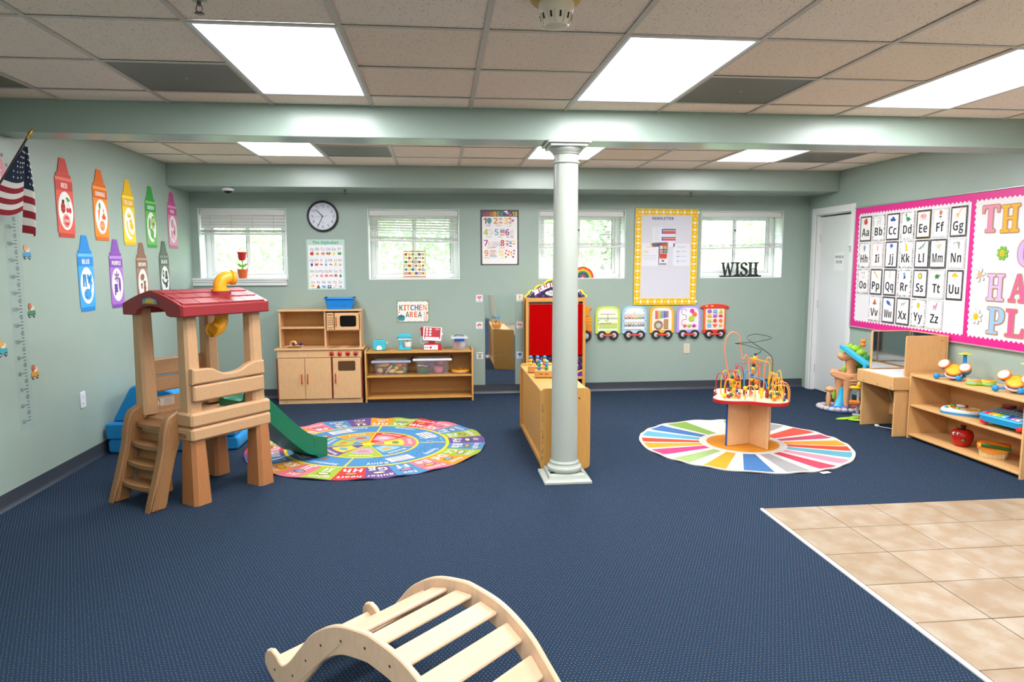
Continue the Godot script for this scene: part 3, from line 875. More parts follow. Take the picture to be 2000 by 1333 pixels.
func build_left() -> void:
	crayon("RED", "red crayon cutout showing a ladybug, cherries and a stop sign", 1.67, 2.525, "dd5a47", "c9382d", "e57a68", 0.555)
	crayon("ORANGE", "orange crayon cutout showing a carrot, a cone and a basketball", 1.665, 2.0, "ee8a28", "d9661c", "f2a04c", 0.55)
	crayon("YELLOW", "yellow crayon cutout showing a crown, a duck and a banana", 1.638, 1.505, "f3cf2a", "e8b21c", "f6da55", 0.555)
	crayon("GREEN", "green crayon cutout showing an avocado and a frog", 1.63, 1.04, "6bb94c", "2f9a46", "8bcb6a", 0.56)
	crayon("PINK", "pink crayon cutout, farthest right in the upper row", 1.638, 0.52, "e287b4", "c94790", "eba3c6", 0.55)
	crayon("BLUE", "blue crayon cutout showing jeans, a butterfly and a whale", 1.131, 2.295, "3ea4e8", "1f86d4", "6cbcf0", 0.566)
	crayon("PURPLE", "purple crayon cutout showing a flower, grapes and an ice pop", 1.126, 1.8, "a76cc4", "8443ac", "ba88d2", 0.557)
	crayon("BROWN", "brown crayon cutout half hidden by the climber roof", 1.118, 1.3, "a5755f", "855546", "b98d78", 0.552)
	crayon("BLACK", "black crayon cutout, farthest right in the lower row", 1.135, 0.79, "5d6a60", "46524c", "748078", 0.565)
	build_flag()
	# height chart in centimetres
	var o := thing("height_chart", "grey ruler height chart from 50 to 180 cm on the left wall", "height chart", Vector3(0.001, 0, 3.16), 90)
	part(o, "film", Geo.new().box(Vector3(-0.01, 1.14, 0.0002), Vector3(0.16, 1.42, 0.0004)), clear("b3c8c8", 0.06, 0.35))
	var p := Ink.new(); p.l = 2; p.gap = 0.0003
	for cm in range(50, 181):
		var w := 0.05 if cm % 10 == 0 else (0.036 if cm % 5 == 0 else 0.026)
		if cm % 10 == 0 or cm % 2 == 0 or cm % 5 == 0: p.rect(0.03 - w / 2, cm * 0.0102 - 0.025, w, 0.0042, "3c4650")
	for cm in range(50, 181, 10): p.text(str(cm), -0.045, cm * 0.0102 - 0.025, 0.024, "4a545c", "sans", 0.05)
	p.text("cm", 0.01, 1.85, 0.03, "3c4650", "sans")
	part(o, "scale", p, vm(0.6))
	# animal car stickers beside the chart
	var spec := [["sticker of two animals in a blue van beside the 160 mark", 1.54, 3.03, "4a90b8", "d99a6c", 0.055], ["sticker of a bear in a green jeep beside the 120 mark", 1.165, 3.03, "3f7f62", "b5643c", 0.055], ["sticker of a giraffe in a teal car left of the height chart", 0.955, 3.36, "3f9aa8", "d9a03c", 0.06], ["sticker of a fox in a yellow car low on the chart", 0.765, 3.045, "c98f2c", "c9563a", 0.055]]
	for s in spec:
		var q := thing("wall_sticker", s[0], "sticker", Vector3(0.001, s[1], s[2]), 90, "vehicle stickers on the left wall")
		var k := Ink.new(); var r: float = s[5]
		k.poly(rrect(r * 1.6, r * 0.62, r * 0.2), s[3], 2)
		k.rect(r * 0.1, r * 0.45, r * 0.9, r * 0.5, s[3], 2); k.rect(r * 0.12, r * 0.48, r * 0.7, r * 0.3, "cfe2e6", 3)
		k.oval(-r * 0.3, r * 0.75, r * 0.3, r * 0.34, s[4], 4); k.oval(-r * 0.45, r * 1.08, r * 0.1, r * 0.13, s[4], 4); k.oval(-r * 0.15, r * 1.08, r * 0.1, r * 0.13, s[4], 4)
		k.oval(r * 0.35, r * 0.6, r * 0.22, r * 0.26, "e8c49a", 4)
		for x in [-0.45, 0.45]: k.oval(x * r, -r * 0.32, r * 0.22, r * 0.22, "2a2f33", 5); k.oval(x * r, -r * 0.32, r * 0.1, r * 0.1, "c9ccd0", 6)
		part(q, "print", k, vm(0.5))
	var hb := thing("wall_sticker", "pink dotted balloon sticker half hidden behind the flag", "sticker", Vector3(0.001, 2.02, 3.3), 90, "vehicle stickers on the left wall")
	var b := Ink.new()
	b.oval(0, 0, 0.12, 0.13, "d98a96", 2, 0, 26); b.oval(0.0, -0.02, 0.06, 0.09, "f0d8d8", 3)
	for i in 14: b.oval(cos(i * 0.45) * 0.145, sin(i * 0.45) * 0.155, 0.009, 0.011, "b56a72", 4)
	for i in 16: b.oval(cos(i * 2.4) * 0.09 * sqrt((i + 1) / 16.0), sin(i * 2.4) * 0.1 * sqrt((i + 1) / 16.0), 0.006, 0.006, "f3e6e4", 5)
	b.rect(0, -0.17, 0.03, 0.03, "b55a4a", 3)
	part(hb, "print", b, vm(0.5))
	outlet("wall_outlet", "white wall outlet on the left wall near the blue cushions", Vector3(0.001, 0.486, 2.474), 90, "dadde0")
	outlet("wall_outlet", "cream wall outlet under the train panels on the back wall", Vector3(5.502, 0.482, 0.001), 0, "d8ccb4")
	build_cushions()

func outlet(called: String, label: String, at: Vector3, turn: float, hex: String) -> void:
	var o := thing(called, label, "outlet", at, turn, "wall outlets")
	part(o, "cover_plate", Geo.new().prism(rrect(0.075, 0.118, 0.008), 0, 0.006, 0.002), mt(hex, 0.35))
	for s in [-1, 1]:
		var g := Geo.new(); g.at(Vector3(0, s * 0.024, 0.006)); g.prism(rrect(0.034, 0.03, 0.012), 0, 0.002, 0.0005)
		var r := part(o, "socket", g, mt(Color(hex).lightened(0.12).to_html(false), 0.35))
		var k := Geo.new()
		k.box(Vector3(-0.007, s * 0.026, 0.0082), Vector3(0.002, 0.009, 0.001)).box(Vector3(0.007, s * 0.026, 0.0082), Vector3(0.002, 0.008, 0.001)).ell(Vector3(0, s * 0.024 - 0.009, 0.008), Vector3(0.0025, 0.0025, 0.0008), 8, 5)
		inst(r, "slots", k.mesh(), mt("2c2a28", 0.7))
	part(o, "screw", Geo.new().ell(Vector3(0, 0, 0.006), Vector3(0.003, 0.003, 0.0015), 8, 5), mt("c8c8c4", 0.3, 0.8))

func foam(called: String, label: String, pts: Array, z0: float, z1: float, hex: String) -> void:
	var m := StandardMaterial3D.new()
	m.albedo_color = Color(hex); m.roughness = 0.85; m.rim_enabled = true; m.rim = 0.4
	var out := PackedVector2Array()
	for i in pts.size():      # round each corner of the block
		var p: Vector2 = pts[i]; var a: Vector2 = pts[(i + pts.size() - 1) % pts.size()]; var b: Vector2 = pts[(i + 1) % pts.size()]
		var da := (a - p).normalized() * 0.03; var db := (b - p).normalized() * 0.03
		for t in [0.0, 0.33, 0.67, 1.0]: out.append((p + da).lerp(p, t).lerp(p.lerp(p + db, t), t))
	var g := Geo.new()
	g.prism(out, z0, z1, 0.012)
	var o := solo(called, label, "cushion", g, m)
	o.set_meta("group", "blue foam play cushions")

func build_cushions() -> void:
	var bl := "0f86c8"
	foam("foam_cushion", "flat blue foam base cushion lying on the carpet in the corner", [Vector2(0.03, 0.002), Vector2(1.02, 0.002), Vector2(1.02, 0.108), Vector2(0.03, 0.108)], 1.5, 2.2, bl)
	foam("foam_cushion", "upper flat blue foam cushion stacked on the base cushion", [Vector2(0.02, 0.112), Vector2(1.0, 0.112), Vector2(1.0, 0.24), Vector2(0.02, 0.24)], 1.52, 2.21, bl)
	foam("foam_cushion", "tall wedge shaped blue foam cushion leaning at the left wall", [Vector2(0.05, 0.244), Vector2(0.6, 0.244), Vector2(0.52, 0.47), Vector2(0.3, 0.545), Vector2(0.2, 0.52)], 1.56, 2.15, bl)
	foam("foam_cushion", "low wedge of blue foam behind the climber slide", [Vector2(0.62, 0.244), Vector2(1.0, 0.244), Vector2(0.97, 0.37), Vector2(0.68, 0.4)], 1.56, 2.1, "0d74bd")

# ---------------------------------------------------------------- toy climber
func plank_tex(hex: String) -> StandardMaterial3D:
	if not mats.has("plank" + hex):
		var m := tex(hex, wood_tex, 4.0, 0.48, false)
		mats["plank" + hex] = m
	return mats["plank" + hex]

# tapering post: four corners below and above with cut edges
func post(g: Geo, a: Vector3, wa: Vector2, b: Vector3, wb: Vector2, cut := 0.018) -> void:
	var P := []
	for e in [[a, wa], [b, wb]]:
		var row := PackedVector3Array()
		var hx: float = e[1].x / 2; var hz: float = e[1].y / 2
		for q in [[hx - cut, hz], [-hx + cut, hz], [-hx, hz - cut], [-hx, -hz + cut], [-hx + cut, -hz], [hx - cut, -hz], [hx, -hz + cut], [hx, hz - cut]]:
			row.append(e[0] + Vector3(q[0], 0, q[1]))
		P.append(row)
	for i in 8:
		var j := (i + 1) % 8
		g.oquad(P[0][i], P[0][j], P[1][j], P[1][i], (a + b) / 2)
	for e in 2:
		for i in range(1, 7): g.otri(P[e][0], P[e][i], P[e][i + 1], (a + b) / 2)

func build_climber() -> void:
	var o := thing("toy_climber", "tan plastic toddler climber with red shingle roof, ladder and green slide", "play structure", Vector3(1.075, 0, 3.13), 54)
	var tan_ := plank_tex("c2986f")
	var tan2 := plank_tex("b98f66")
	var brown := plank_tex("b07345")
	var ladder_m := plank_tex("966a42")
	# legs
	var legs := [[-0.235, 0.215], [-0.215, -0.205], [0.235, 0.235], [0.235, -0.215]]
	for q in legs:
		var g := Geo.new()
		post(g, Vector3(q[0], 0, q[1]), Vector2(0.125, 0.155), Vector3(q[0], 0.42, q[1]), Vector2(0.1, 0.12), 0.02)
		part(o, "leg", g, brown)
	# deck and the two stacked boards round it
	part(o, "deck", Geo.new().box(Vector3(0, 0.49, 0), Vector3(0.5, 0.03, 0.5), 0.006), tan2)
	for y in [[0.402, 0.486], [0.49, 0.578]]:
		var g := Geo.new()
		var h: float = y[1] - y[0]; var c: float = (y[0] + y[1]) / 2
		for s in [-1, 1]: g.box(Vector3(0.0, c, s * 0.27), Vector3(0.6, h, 0.055), 0.014)
		g.box(Vector3(0.275, c - 0.02, 0), Vector3(0.05, h - 0.04, 0.5), 0.012)
		g.box(Vector3(-0.275, c, 0.19), Vector3(0.05, h, 0.16), 0.012); g.box(Vector3(-0.275, c, -0.25), Vector3(0.05, h, 0.07), 0.012)
		if y[0] < 0.45: g.box(Vector3(-0.275, c - 0.01, 0), Vector3(0.05, h - 0.03, 0.5), 0.012)
		part(o, "deck_board", g, tan_)
	part(o, "back_curb", Geo.new().box(Vector3(0, 0.565, -0.255), Vector3(0.5, 0.09, 0.03), 0.01), tan2)
	# corner posts
	for q in [[-0.235, 0.205], [-0.24, -0.235], [0.235, 0.215], [0.225, -0.225]]:
		var g := Geo.new()
		post(g, Vector3(q[0], 0.52, q[1]), Vector2(0.1, 0.105), Vector3(q[0], 1.2, q[1]), Vector2(0.088, 0.088), 0.016)
		part(o, "post", g, tan_)
	# rails: wavy upper board, plain lower board, front and back
	for s in [1, -1]:
		var z: float = 0.268 * s
		var low := PackedVector2Array()
		var top := path([Vector2(0.262, 0.843), Vector2(0.19, 0.845), Vector2(0.13, 0.83), Vector2(0.06, 0.8), Vector2(-0.03, 0.795), Vector2(-0.1, 0.82), Vector2(-0.14, 0.84), Vector2(-0.27, 0.846)], 4)
		if s < 0: top = [Vector2(0.26, 0.862), Vector2(-0.26, 0.862)]
		low.append(Vector2(-0.275, 0.752)); low.append(Vector2(0.265, 0.752))
		for t in top: low.append(t)
		var g := Geo.new(); g.at(Vector3(0, 0, z), Vector3.ZERO if s > 0 else Vector3.ZERO)
		g.prism(low, -0.02, 0.025, 0.009)
		part(o, "rail_board", g, tan_ if s > 0 else tan2)
		part(o, "rail_board", Geo.new().box(Vector3(-0.005, 0.694, z + 0.002), Vector3(0.53, 0.1, 0.045), 0.01), tan_ if s > 0 else tan2)
	# warning sticker
	var k := Ink.new()
	var st := Geo.new().box(Vector3(-0.1, 0.575, -0.2375), Vector3(0.1, 0.05, 0.0015))
	var sp := part(o, "sticker", st, mt("cfc4ba", 0.5), "pale warning sticker")
	k.at(Vector3(-0.1, 0.575, -0.2375)); k.gap = 0.0006; k.l = 2
	for i in 5: k.rect(0.006, 0.016 - i * 0.008, 0.07 - (i % 2) * 0.015, 0.0025, "7a6a64")
	inst(sp, "print", k.mesh(), vm(0.6))
	part(o, "badge", Geo.new().ell(Vector3(-0.175, 0.57, -0.239), Vector3(0.022, 0.022, 0.003), 18, 6), mt("d8ccbe", 0.5), "round pale badge")
	# ladder with four treads
	var side := outline([Vector2(-0.28, 0.575), Vector2(-0.32, 0.572), Vector2(-0.365, 0.54), Vector2(-0.395, 0.44), Vector2(-0.405, 0.36), Vector2(-0.455, 0.18), Vector2(-0.51, 0.0), Vector2(-0.48, -0.004), Vector2(-0.405, 0.0), Vector2(-0.37, 0.12), Vector2(-0.32, 0.3), Vector2(-0.275, 0.42)], 3)
	for i in side.size(): side[i].y = maxf(side[i].y, 0.0)
	for z in [[-0.27, -0.215], [0.105, 0.16]]:
		var g := Geo.new(); g.prism(side, z[0], z[1], 0.01)
		var sr := part(o, "ladder_side", g, ladder_m)
		var rib := []
		for q in [Vector2(-0.345, 0.53), Vector2(-0.372, 0.44), Vector2(-0.385, 0.35), Vector2(-0.43, 0.18), Vector2(-0.475, 0.02)]: rib.append(Vector3(q.x, q.y, z[1] + 0.0))
		inst(sr, "rib", Geo.new().tube(path(rib, 4), 0.007, 6).mesh(), ladder_m)
	for s in [[-0.335, 0.49], [-0.372, 0.372], [-0.408, 0.258], [-0.45, 0.138]]:
		var g := Geo.new()
		g.at(Vector3(s[0] + 0.05, s[1], -0.055), Vector3(-90, 0, 0))
		g.prism(outline([Vector2(0.05, 0.165), Vector2(-0.04, 0.165), Vector2(-0.068, 0.08), Vector2(-0.074, 0.0), Vector2(-0.068, -0.08), Vector2(-0.04, -0.165), Vector2(0.05, -0.165)], 3), -0.03, 0.0, 0.006)
		part(o, "ladder_tread", g, ladder_m)
	var riser := Geo.new()
	riser.quad(Vector3(-0.285, 0.46, 0.11), Vector3(-0.285, 0.46, -0.22), Vector3(-0.375, 0.05, -0.22), Vector3(-0.375, 0.05, 0.11))
	riser.quad(Vector3(-0.275, 0.46, -0.22), Vector3(-0.275, 0.46, 0.11), Vector3(-0.365, 0.05, 0.11), Vector3(-0.365, 0.05, -0.22))
	part(o, "ladder_back", riser, ladder_m)
	build_roof(o)
	build_slide(o)
	build_periscope(o)

func roof_y(z: float) -> float:
	var t := absf(z - 0.015) / 0.285
	return 1.318 - 0.055 * t - 0.03 * t * t

func build_roof(o: Node3D) -> void:
	var red := plank_tex("8f1f26")
	var g := Geo.new()
	var x0 := -0.335; var x1 := 0.3
	var up := []; var dn := []
	for i in 21:
		var z := -0.27 + 0.57 * i / 20.0
		up.append(Vector2(z, roof_y(z))); dn.append(Vector2(z, roof_y(z) - 0.028))
	dn.reverse()
	var sec := PackedVector2Array(up + dn)
	g.at(Vector3(x0, 0, 0), Vector3(0, -90, 0)); # local x -> world z, extrude along -x
	g.prism(sec, -(x1 - x0), 0.0)
	g.at()
	for s in [[0.3, 1], [-0.27, -1]]:      # eave boards
		g.box(Vector3((x0 + x1) / 2, 1.2, s[0] + s[1] * 0.004), Vector3(x1 - x0, 0.07, 0.024), 0.008)
	# arched gable boards
	for x in [x0 + 0.012, x1 - 0.012]:
		var gp := PackedVector2Array()
		for i in 21:
			var z := -0.275 + 0.58 * i / 20.0
			gp.append(Vector2(z, roof_y(z) + 0.004))
		gp.append(Vector2(0.305, 1.165)); gp.append(Vector2(0.2, 1.165))
		for i in 11:
			var a := PI * i / 10.0
			gp.append(Vector2(0.015 + 0.15 * cos(a), 1.172 + 0.055 * sin(a)))
		gp.append(Vector2(-0.17, 1.165)); gp.append(Vector2(-0.275, 1.165))
		g.at(Vector3(x, 0, 0), Vector3(0, -90, 0)); g.prism(gp, -0.016, 0.016, 0.004)
	g.at()
	var roof := part(o, "roof", g, red)
	# overlapping shingles, each its own piece
	var rng := RandomNumberGenerator.new(); rng.seed = 5
	for side in [1, -1]:
		for r in 3:
			var x := x0 + 0.02 + (0.05 if r % 2 else 0.0)
			if r % 2: _shingle(roof, x0 + 0.02, x0 + 0.066, side, r, red, 0.0)
			while x < x1 - 0.03:
				var w := minf(rng.randf_range(0.09, 0.14), x1 - 0.018 - x)
				if x1 - 0.018 - x - w < 0.04: w = x1 - 0.018 - x
				_shingle(roof, x, x + w - 0.004, side, r, red, rng.randf_range(0.0, 0.012))
				x += w
	var p := Ink.new()
	p.at(Vector3(x0 - 0.0065, 1.257, 0.015), Vector3(0, -90, 0))
	p.poly(PackedVector2Array([Vector2(-0.075, -0.018), Vector2(0.075, -0.018), Vector2(0.07, 0.008), Vector2(0, 0.022), Vector2(-0.07, 0.008)]), "5a9ac0", 1)
	p.poly(PackedVector2Array([Vector2(-0.075, -0.018), Vector2(0.075, -0.018), Vector2(0.06, -0.008), Vector2(-0.06, -0.004)]), "6aa044", 2)
	p.poly(PackedVector2Array([Vector2(-0.045, -0.012), Vector2(0.05, -0.014), Vector2(0.042, 0.01), Vector2(-0.03, 0.012)]), "e2b23c", 3)
	inst(roof, "decal", p.mesh(), vm(0.4), Vector3.ZERO, "small bright landscape decal")

func _shingle(roof: Node3D, xa: float, xb: float, side: int, r: int, m: Material, drop: float) -> void:
	var za: float = 0.015 + side * (0.012 + r * 0.09); var zb: float = 0.015 + side * (0.012 + (r + 1) * 0.09 + drop * 0.6)
	if side > 0: zb = minf(zb, 0.296)
	else: zb = maxf(zb, -0.268)
	var ya := roof_y(za) + 0.002; var yb := roof_y(zb) + 0.002
	var th := 0.009
	var g := Geo.new()
	var o := Vector3((xa + xb) / 2, (ya + yb) / 2, (za + zb) / 2)
	var a := Vector3(xa, ya, za); var b := Vector3(xb, ya, za); var c := Vector3(xb, yb, zb); var d := Vector3(xa, yb, zb)
	var t0 := Vector3(0, 0.003, 0); var t1 := Vector3(0, th, 0)
	g.oquad(a + t0, b + t0, c + t1, d + t1, o - Vector3(0, 0.1, 0)); g.oquad(d, c, c + t1, d + t1, o); g.oquad(a, d, d + t1, a + t0, o); g.oquad(b, c, c + t1, b + t0, o)
	inst(roof, "shingle", g.mesh(), m)

func build_slide(o: Node3D) -> void:
	var green := mt("0a6a4a", 0.35)
	var st := path([Vector2(0.2, 0.555), Vector2(0.3, 0.54), Vector2(0.42, 0.44), Vector2(0.58, 0.285), Vector2(0.72, 0.165), Vector2(0.82, 0.115), Vector2(0.93, 0.1)], 6)
	var P := []
	var cz := 0.03; var hw := 0.135
	for i in st.size():
		var q: Vector2 = st[i]
		var t := float(i) / (st.size() - 1)
		var low := maxf(0.018, q.y - lerpf(0.1, 0.075, t))
		if t > 0.86: low = 0.0095
		var wall := 0.075 if t < 0.8 else lerpf(0.075, 0.05, (t - 0.8) / 0.2)
		var row := PackedVector3Array()
		for s in [[-1.0, low - q.y], [-1.0, low - q.y], [-1.04, wall], [-1.04, wall], [-0.9, wall + 0.004], [-0.9, wall + 0.004], [-0.78, 0.015], [-0.6, 0.0], [0.6, 0.0], [0.78, 0.015], [0.9, wall + 0.004], [0.9, wall + 0.004], [1.04, wall], [1.04, wall], [1.0, low - q.y], [1.0, low - q.y]]:
			row.append(Vector3(q.x, q.y + s[1], cz + s[0] * hw))
		P.append(row)
	var g := Geo.new()
	g.grid(P, true)
	for e in [0, P.size() - 1]:      # closed ends
		var row: PackedVector3Array = P[e]
		var flat := PackedVector2Array(); var keep := []
		for j in row.size():
			if j > 0 and row[j].is_equal_approx(row[j - 1]): continue
			flat.append(Vector2(row[j].z, row[j].y)); keep.append(row[j])
		var ix := Geometry2D.triangulate_polygon(flat)
		for t in range(0, ix.size(), 3): g.otri(keep[ix[t]], keep[ix[t + 1]], keep[ix[t + 2]], Vector3(row[0].x + (0.5 if e == 0 else -0.5), row[0].y, cz))
	var sl := part(o, "slide", g, green)
	for x in [0.36, 0.8]:      # moulded upright ribs on the side walls
		for z in [cz + hw * 1.02, cz - hw * 1.02]:
			var y: float = 0.53 if x < 0.5 else 0.15
			inst(sl, "side_rib", Geo.new().box(Vector3(x, y, z), Vector3(0.016, 0.075, 0.012), 0.004).mesh(), green)

func build_periscope(o: Node3D) -> void:
	var c := Vector3(0.07, 0, 0.13)
	var red := plank_tex("8f1f26")
	part(o, "collar", Geo.new().lathe([Vector2(0.066, 1.26), Vector2(0.066, 1.3), Vector2(0.066, 1.3), Vector2(0.06, 1.305), Vector2(0.045, 1.305)], 24, c), red)
	var yl := mt("eda41c", 0.4)
	var g := Geo.new()
	g.lathe([Vector2(0.046, 1.29), Vector2(0.052, 1.3), Vector2(0.052, 1.318), Vector2(0.052, 1.318), Vector2(0.044, 1.32)], 20, c)
	var d := Vector3(0.62, 0.0, 0.2).normalized()
	var ps := path([c + Vector3(0, 1.31, 0), c + Vector3(0, 1.345, 0), c + Vector3(0, 1.375, 0) + d * 0.015, c + Vector3(0, 1.392, 0) + d * 0.05, c + Vector3(0, 1.392, 0) + d * 0.085], 5)
	g.tube(ps, 0.042, 18, false)
	var e: Vector3 = ps[-1]
	g.tube([e - d * 0.015, e - d * 0.015, e + d * 0.01, e + d * 0.01, e + d * 0.01], [0.043, 0.049, 0.049, 0.049, 0.034], 18, false)
	g.tube([e + d * 0.01, e - d * 0.04], [0.034, 0.03], 18, false)
	part(o, "periscope_top", g, yl)
	part(o, "lens", Geo.new().tube([e - d * 0.03, e - d * 0.028], 0.033, 16), mt("b57a18", 0.3))
	g = Geo.new()
	var f := Vector3(-0.62, 0, 0.25).normalized()
	var qs := path([c + Vector3(0, 1.27, 0), c + Vector3(0, 1.17, 0), c + Vector3(0, 1.11, 0) + f * 0.01, c + Vector3(0, 1.07, 0) + f * 0.045, c + Vector3(0, 1.062, 0) + f * 0.1], 5)
	g.tube(qs, 0.043, 18, false)
	e = qs[-1]
	g.tube([e, e, e + f * 0.012, e + f * 0.012, e - f * 0.02], [0.043, 0.047, 0.047, 0.036, 0.034], 18, false)
	g.tube([e - f * 0.02, e - f * 0.021], 0.036, 16)
	part(o, "periscope_bottom", g, yl)

# ---------------------------------------------------------------- back wall
func poster(called: String, label: String, cat: String, x0: float, x1: float, y0: float, y1: float, hex: String, p: Ink, z := 0.002, rot := 0.0) -> Node3D:
	var o := thing(called, label, cat, Vector3((x0 + x1) / 2, (y0 + y1) / 2, z))
	o.rotation_degrees.z = rot
	part(o, "sheet", Geo.new().box(Vector3.ZERO, Vector3(x1 - x0, y1 - y0, 0.002)), mt(hex, 0.5))
	part(o, "print", p, vm(0.5)).position.z = 0.001
	return o

# small pictures used on cards and posters, drawn in a unit of about 1
func icon(p: Ink, kind: String, x: float, y: float, s: float, ly: float) -> void:
	var keep := p.o2
	p.o2 = keep * Transform2D(0, Vector2(s, s), 0, Vector2(x, y))
	var dk := "2b2b2b"
	match kind:
		"apple": p.oval(-0.16, 0, 0.32, 0.42, "cf3a2c", ly); p.oval(0.16, 0, 0.32, 0.42, "cf3a2c", ly); p.line([Vector2(0, 0.35), Vector2(0.08, 0.62)], 0.08, "5b3a22", ly + 1); p.oval(0.22, 0.5, 0.18, 0.08, "4b9a44", ly + 1, 25)
		"board": p.rect(0, 0.2, 0.6, 0.5, dk, ly); p.rect(0, 0.2, 0.5, 0.4, "f2f2f0", ly + 1); p.line([Vector2(-0.25, -0.05), Vector2(-0.35, -0.6)], 0.06, dk, ly); p.line([Vector2(0.25, -0.05), Vector2(0.35, -0.6)], 0.06, dk, ly)
		"cloud": p.oval(-0.3, -0.05, 0.3, 0.22, "1f4fa8", ly); p.oval(0.05, 0.08, 0.32, 0.34, "1f4fa8", ly); p.oval(0.36, -0.08, 0.26, 0.2, "1f4fa8", ly)
		"dino": p.oval(0.1, -0.15, 0.42, 0.28, "1f8a48", ly); p.oval(-0.3, 0.25, 0.1, 0.36, "1f8a48", ly, 12); p.oval(-0.4, 0.52, 0.18, 0.11, "1f8a48", ly); p.oval(0.55, -0.22, 0.25, 0.08, "1f8a48", ly, -15); p.rect(-0.1, -0.42, 0.14, 0.25, "1f8a48", ly); p.rect(0.3, -0.42, 0.14, 0.25, "1f8a48", ly)
		"elephant": p.oval(0.08, 0.05, 0.5, 0.36, "e8a0a8", ly); p.oval(-0.45, 0.1, 0.26, 0.26, "e8a0a8", ly); p.arc(-0.55, -0.2, 0.16, 0.26, 120, 260, "e8a0a8", ly); p.rect(-0.2, -0.38, 0.16, 0.35, "e8a0a8", ly); p.rect(0.36, -0.38, 0.16, 0.35, "e8a0a8", ly); p.oval(-0.3, 0.12, 0.13, 0.18, "c97f8a", ly + 1)
		"tulip": p.line([Vector2(0, 0.1), Vector2(0, -0.6)], 0.06, "3a5a34", ly); p.oval(0, 0.3, 0.26, 0.32, "b83a2a", ly); p.oval(0, 0.3, 0.1, 0.3, "e28a30", ly + 1); p.oval(0, -0.25, 0.3, 0.08, dk, ly)
		"giraffe": p.line([Vector2(-0.35, -0.5), Vector2(-0.1, -0.1), Vector2(0.3, 0.4), Vector2(0.45, 0.65)], 0.12, "e2b070", ly); p.oval(-0.2, -0.2, 0.28, 0.2, "e2b070", ly, 30); p.oval(0.46, 0.66, 0.16, 0.1, "e2b070", ly, -20); p.line([Vector2(-0.05, -0.2), Vector2(0.0, -0.6)], 0.08, "e2b070", ly)
		"house": p.rect(0, -0.15, 0.4, 0.6, "2f6fb5", ly); p.poly(PackedVector2Array([Vector2(-0.3, 0.15), Vector2(0.3, 0.15), Vector2(0, 0.6)]), "8a8f98", ly); p.rect(0, -0.28, 0.14, 0.3, "e8d8b8", ly + 1)
		"cone": p.poly(PackedVector2Array([Vector2(-0.2, -0.05), Vector2(0.2, -0.05), Vector2(0, -0.65)]), "d9a878", ly); p.oval(0, 0.15, 0.28, 0.28, "efb6c6", ly)
		"jelly": p.oval(0, 0.25, 0.36, 0.32, "2f62b8", ly); p.rect(0, 0.1, 0.72, 0.1, "2f62b8", ly); p.line([Vector2(-0.2, 0.05), Vector2(-0.2, -0.55)], 0.07, "b8c4e0", ly); p.line([Vector2(0.0, 0.05), Vector2(0.04, -0.6)], 0.07, "e6b8c4", ly); p.line([Vector2(0.2, 0.05), Vector2(0.2, -0.55)], 0.07, "b8c4e0", ly)
		"kanga": p.oval(0, 0, 0.2, 0.45, "e8b820", ly, 15); p.oval(-0.2, 0.5, 0.16, 0.12, "e8b820", ly); p.oval(0.25, -0.45, 0.35, 0.09, "e8b820", ly, -25); p.oval(-0.05, -0.5, 0.25, 0.1, "e8b820", ly)
		"lizard": p.line([Vector2(-0.6, -0.35), Vector2(-0.2, -0.2), Vector2(0.2, 0.05), Vector2(0.6, 0.45)], 0.16, "3c7a50", ly); p.line([Vector2(-0.3, 0.05), Vector2(-0.1, -0.5)], 0.08, "3c7a50", ly); p.line([Vector2(0.05, 0.25), Vector2(0.35, -0.2)], 0.08, "3c7a50", ly)
		"monkey": p.arc(-0.2, 0.3, 0.24, 0.34, 0, 330, "d9b070", ly); p.oval(0.1, -0.1, 0.3, 0.28, "c9b8a0", ly); p.oval(0.4, 0.1, 0.2, 0.2, "c9b8a0", ly); p.line([Vector2(-0.1, -0.3), Vector2(-0.25, -0.6)], 0.09, "c9b8a0", ly); p.line([Vector2(0.25, -0.3), Vector2(0.4, -0.6)], 0.09, "c9b8a0", ly)
		"net": p.line([Vector2(-0.65, 0.25), Vector2(0.1, 0.4)], 0.07, dk, ly); p.poly(PackedVector2Array([Vector2(0.05, 0.5), Vector2(0.6, 0.4), Vector2(0.5, -0.5), Vector2(0.3, -0.45)]), "9a9e8c", ly)
		"shirt": p.rect(0, -0.1, 0.55, 0.8, "9a5a5a", ly); p.rect(0, -0.1, 0.45, 0.7, "eceaea", ly + 1); p.rect(-0.3, 0.35, 0.14, 0.2, "9a5a5a", ly); p.rect(0.3, 0.35, 0.14, 0.2, "9a5a5a", ly)
		"pencil": p.line([Vector2(-0.4, 0.4), Vector2(0.4, -0.4)], 0.24, "e8c030", ly); p.line([Vector2(-0.48, 0.48), Vector2(-0.38, 0.38)], 0.22, "dd8f98", ly + 1)
		"queen": p.oval(0, -0.1, 0.34, 0.42, "cfcfcb", ly); p.oval(0, 0.28, 0.2, 0.2, "e2cdb8", ly + 1); p.oval(0, 0.52, 0.16, 0.1, "e8c030", ly + 1)
		"rocket": p.oval(0, 0, 0.22, 0.5, "2f62b8", ly, 18); p.oval(-0.05, 0.12, 0.1, 0.1, "e8eef4", ly + 1); p.poly(PackedVector2Array([Vector2(-0.35, -0.55), Vector2(0.35, -0.35), Vector2(0.05, -0.1)]), "1f3f80", ly)
		"sun": p.star(0, 0, 0.6, "3c3a30", ly, 12, 0.5); p.oval(0, 0, 0.3, 0.3, "f0c828", ly + 1)
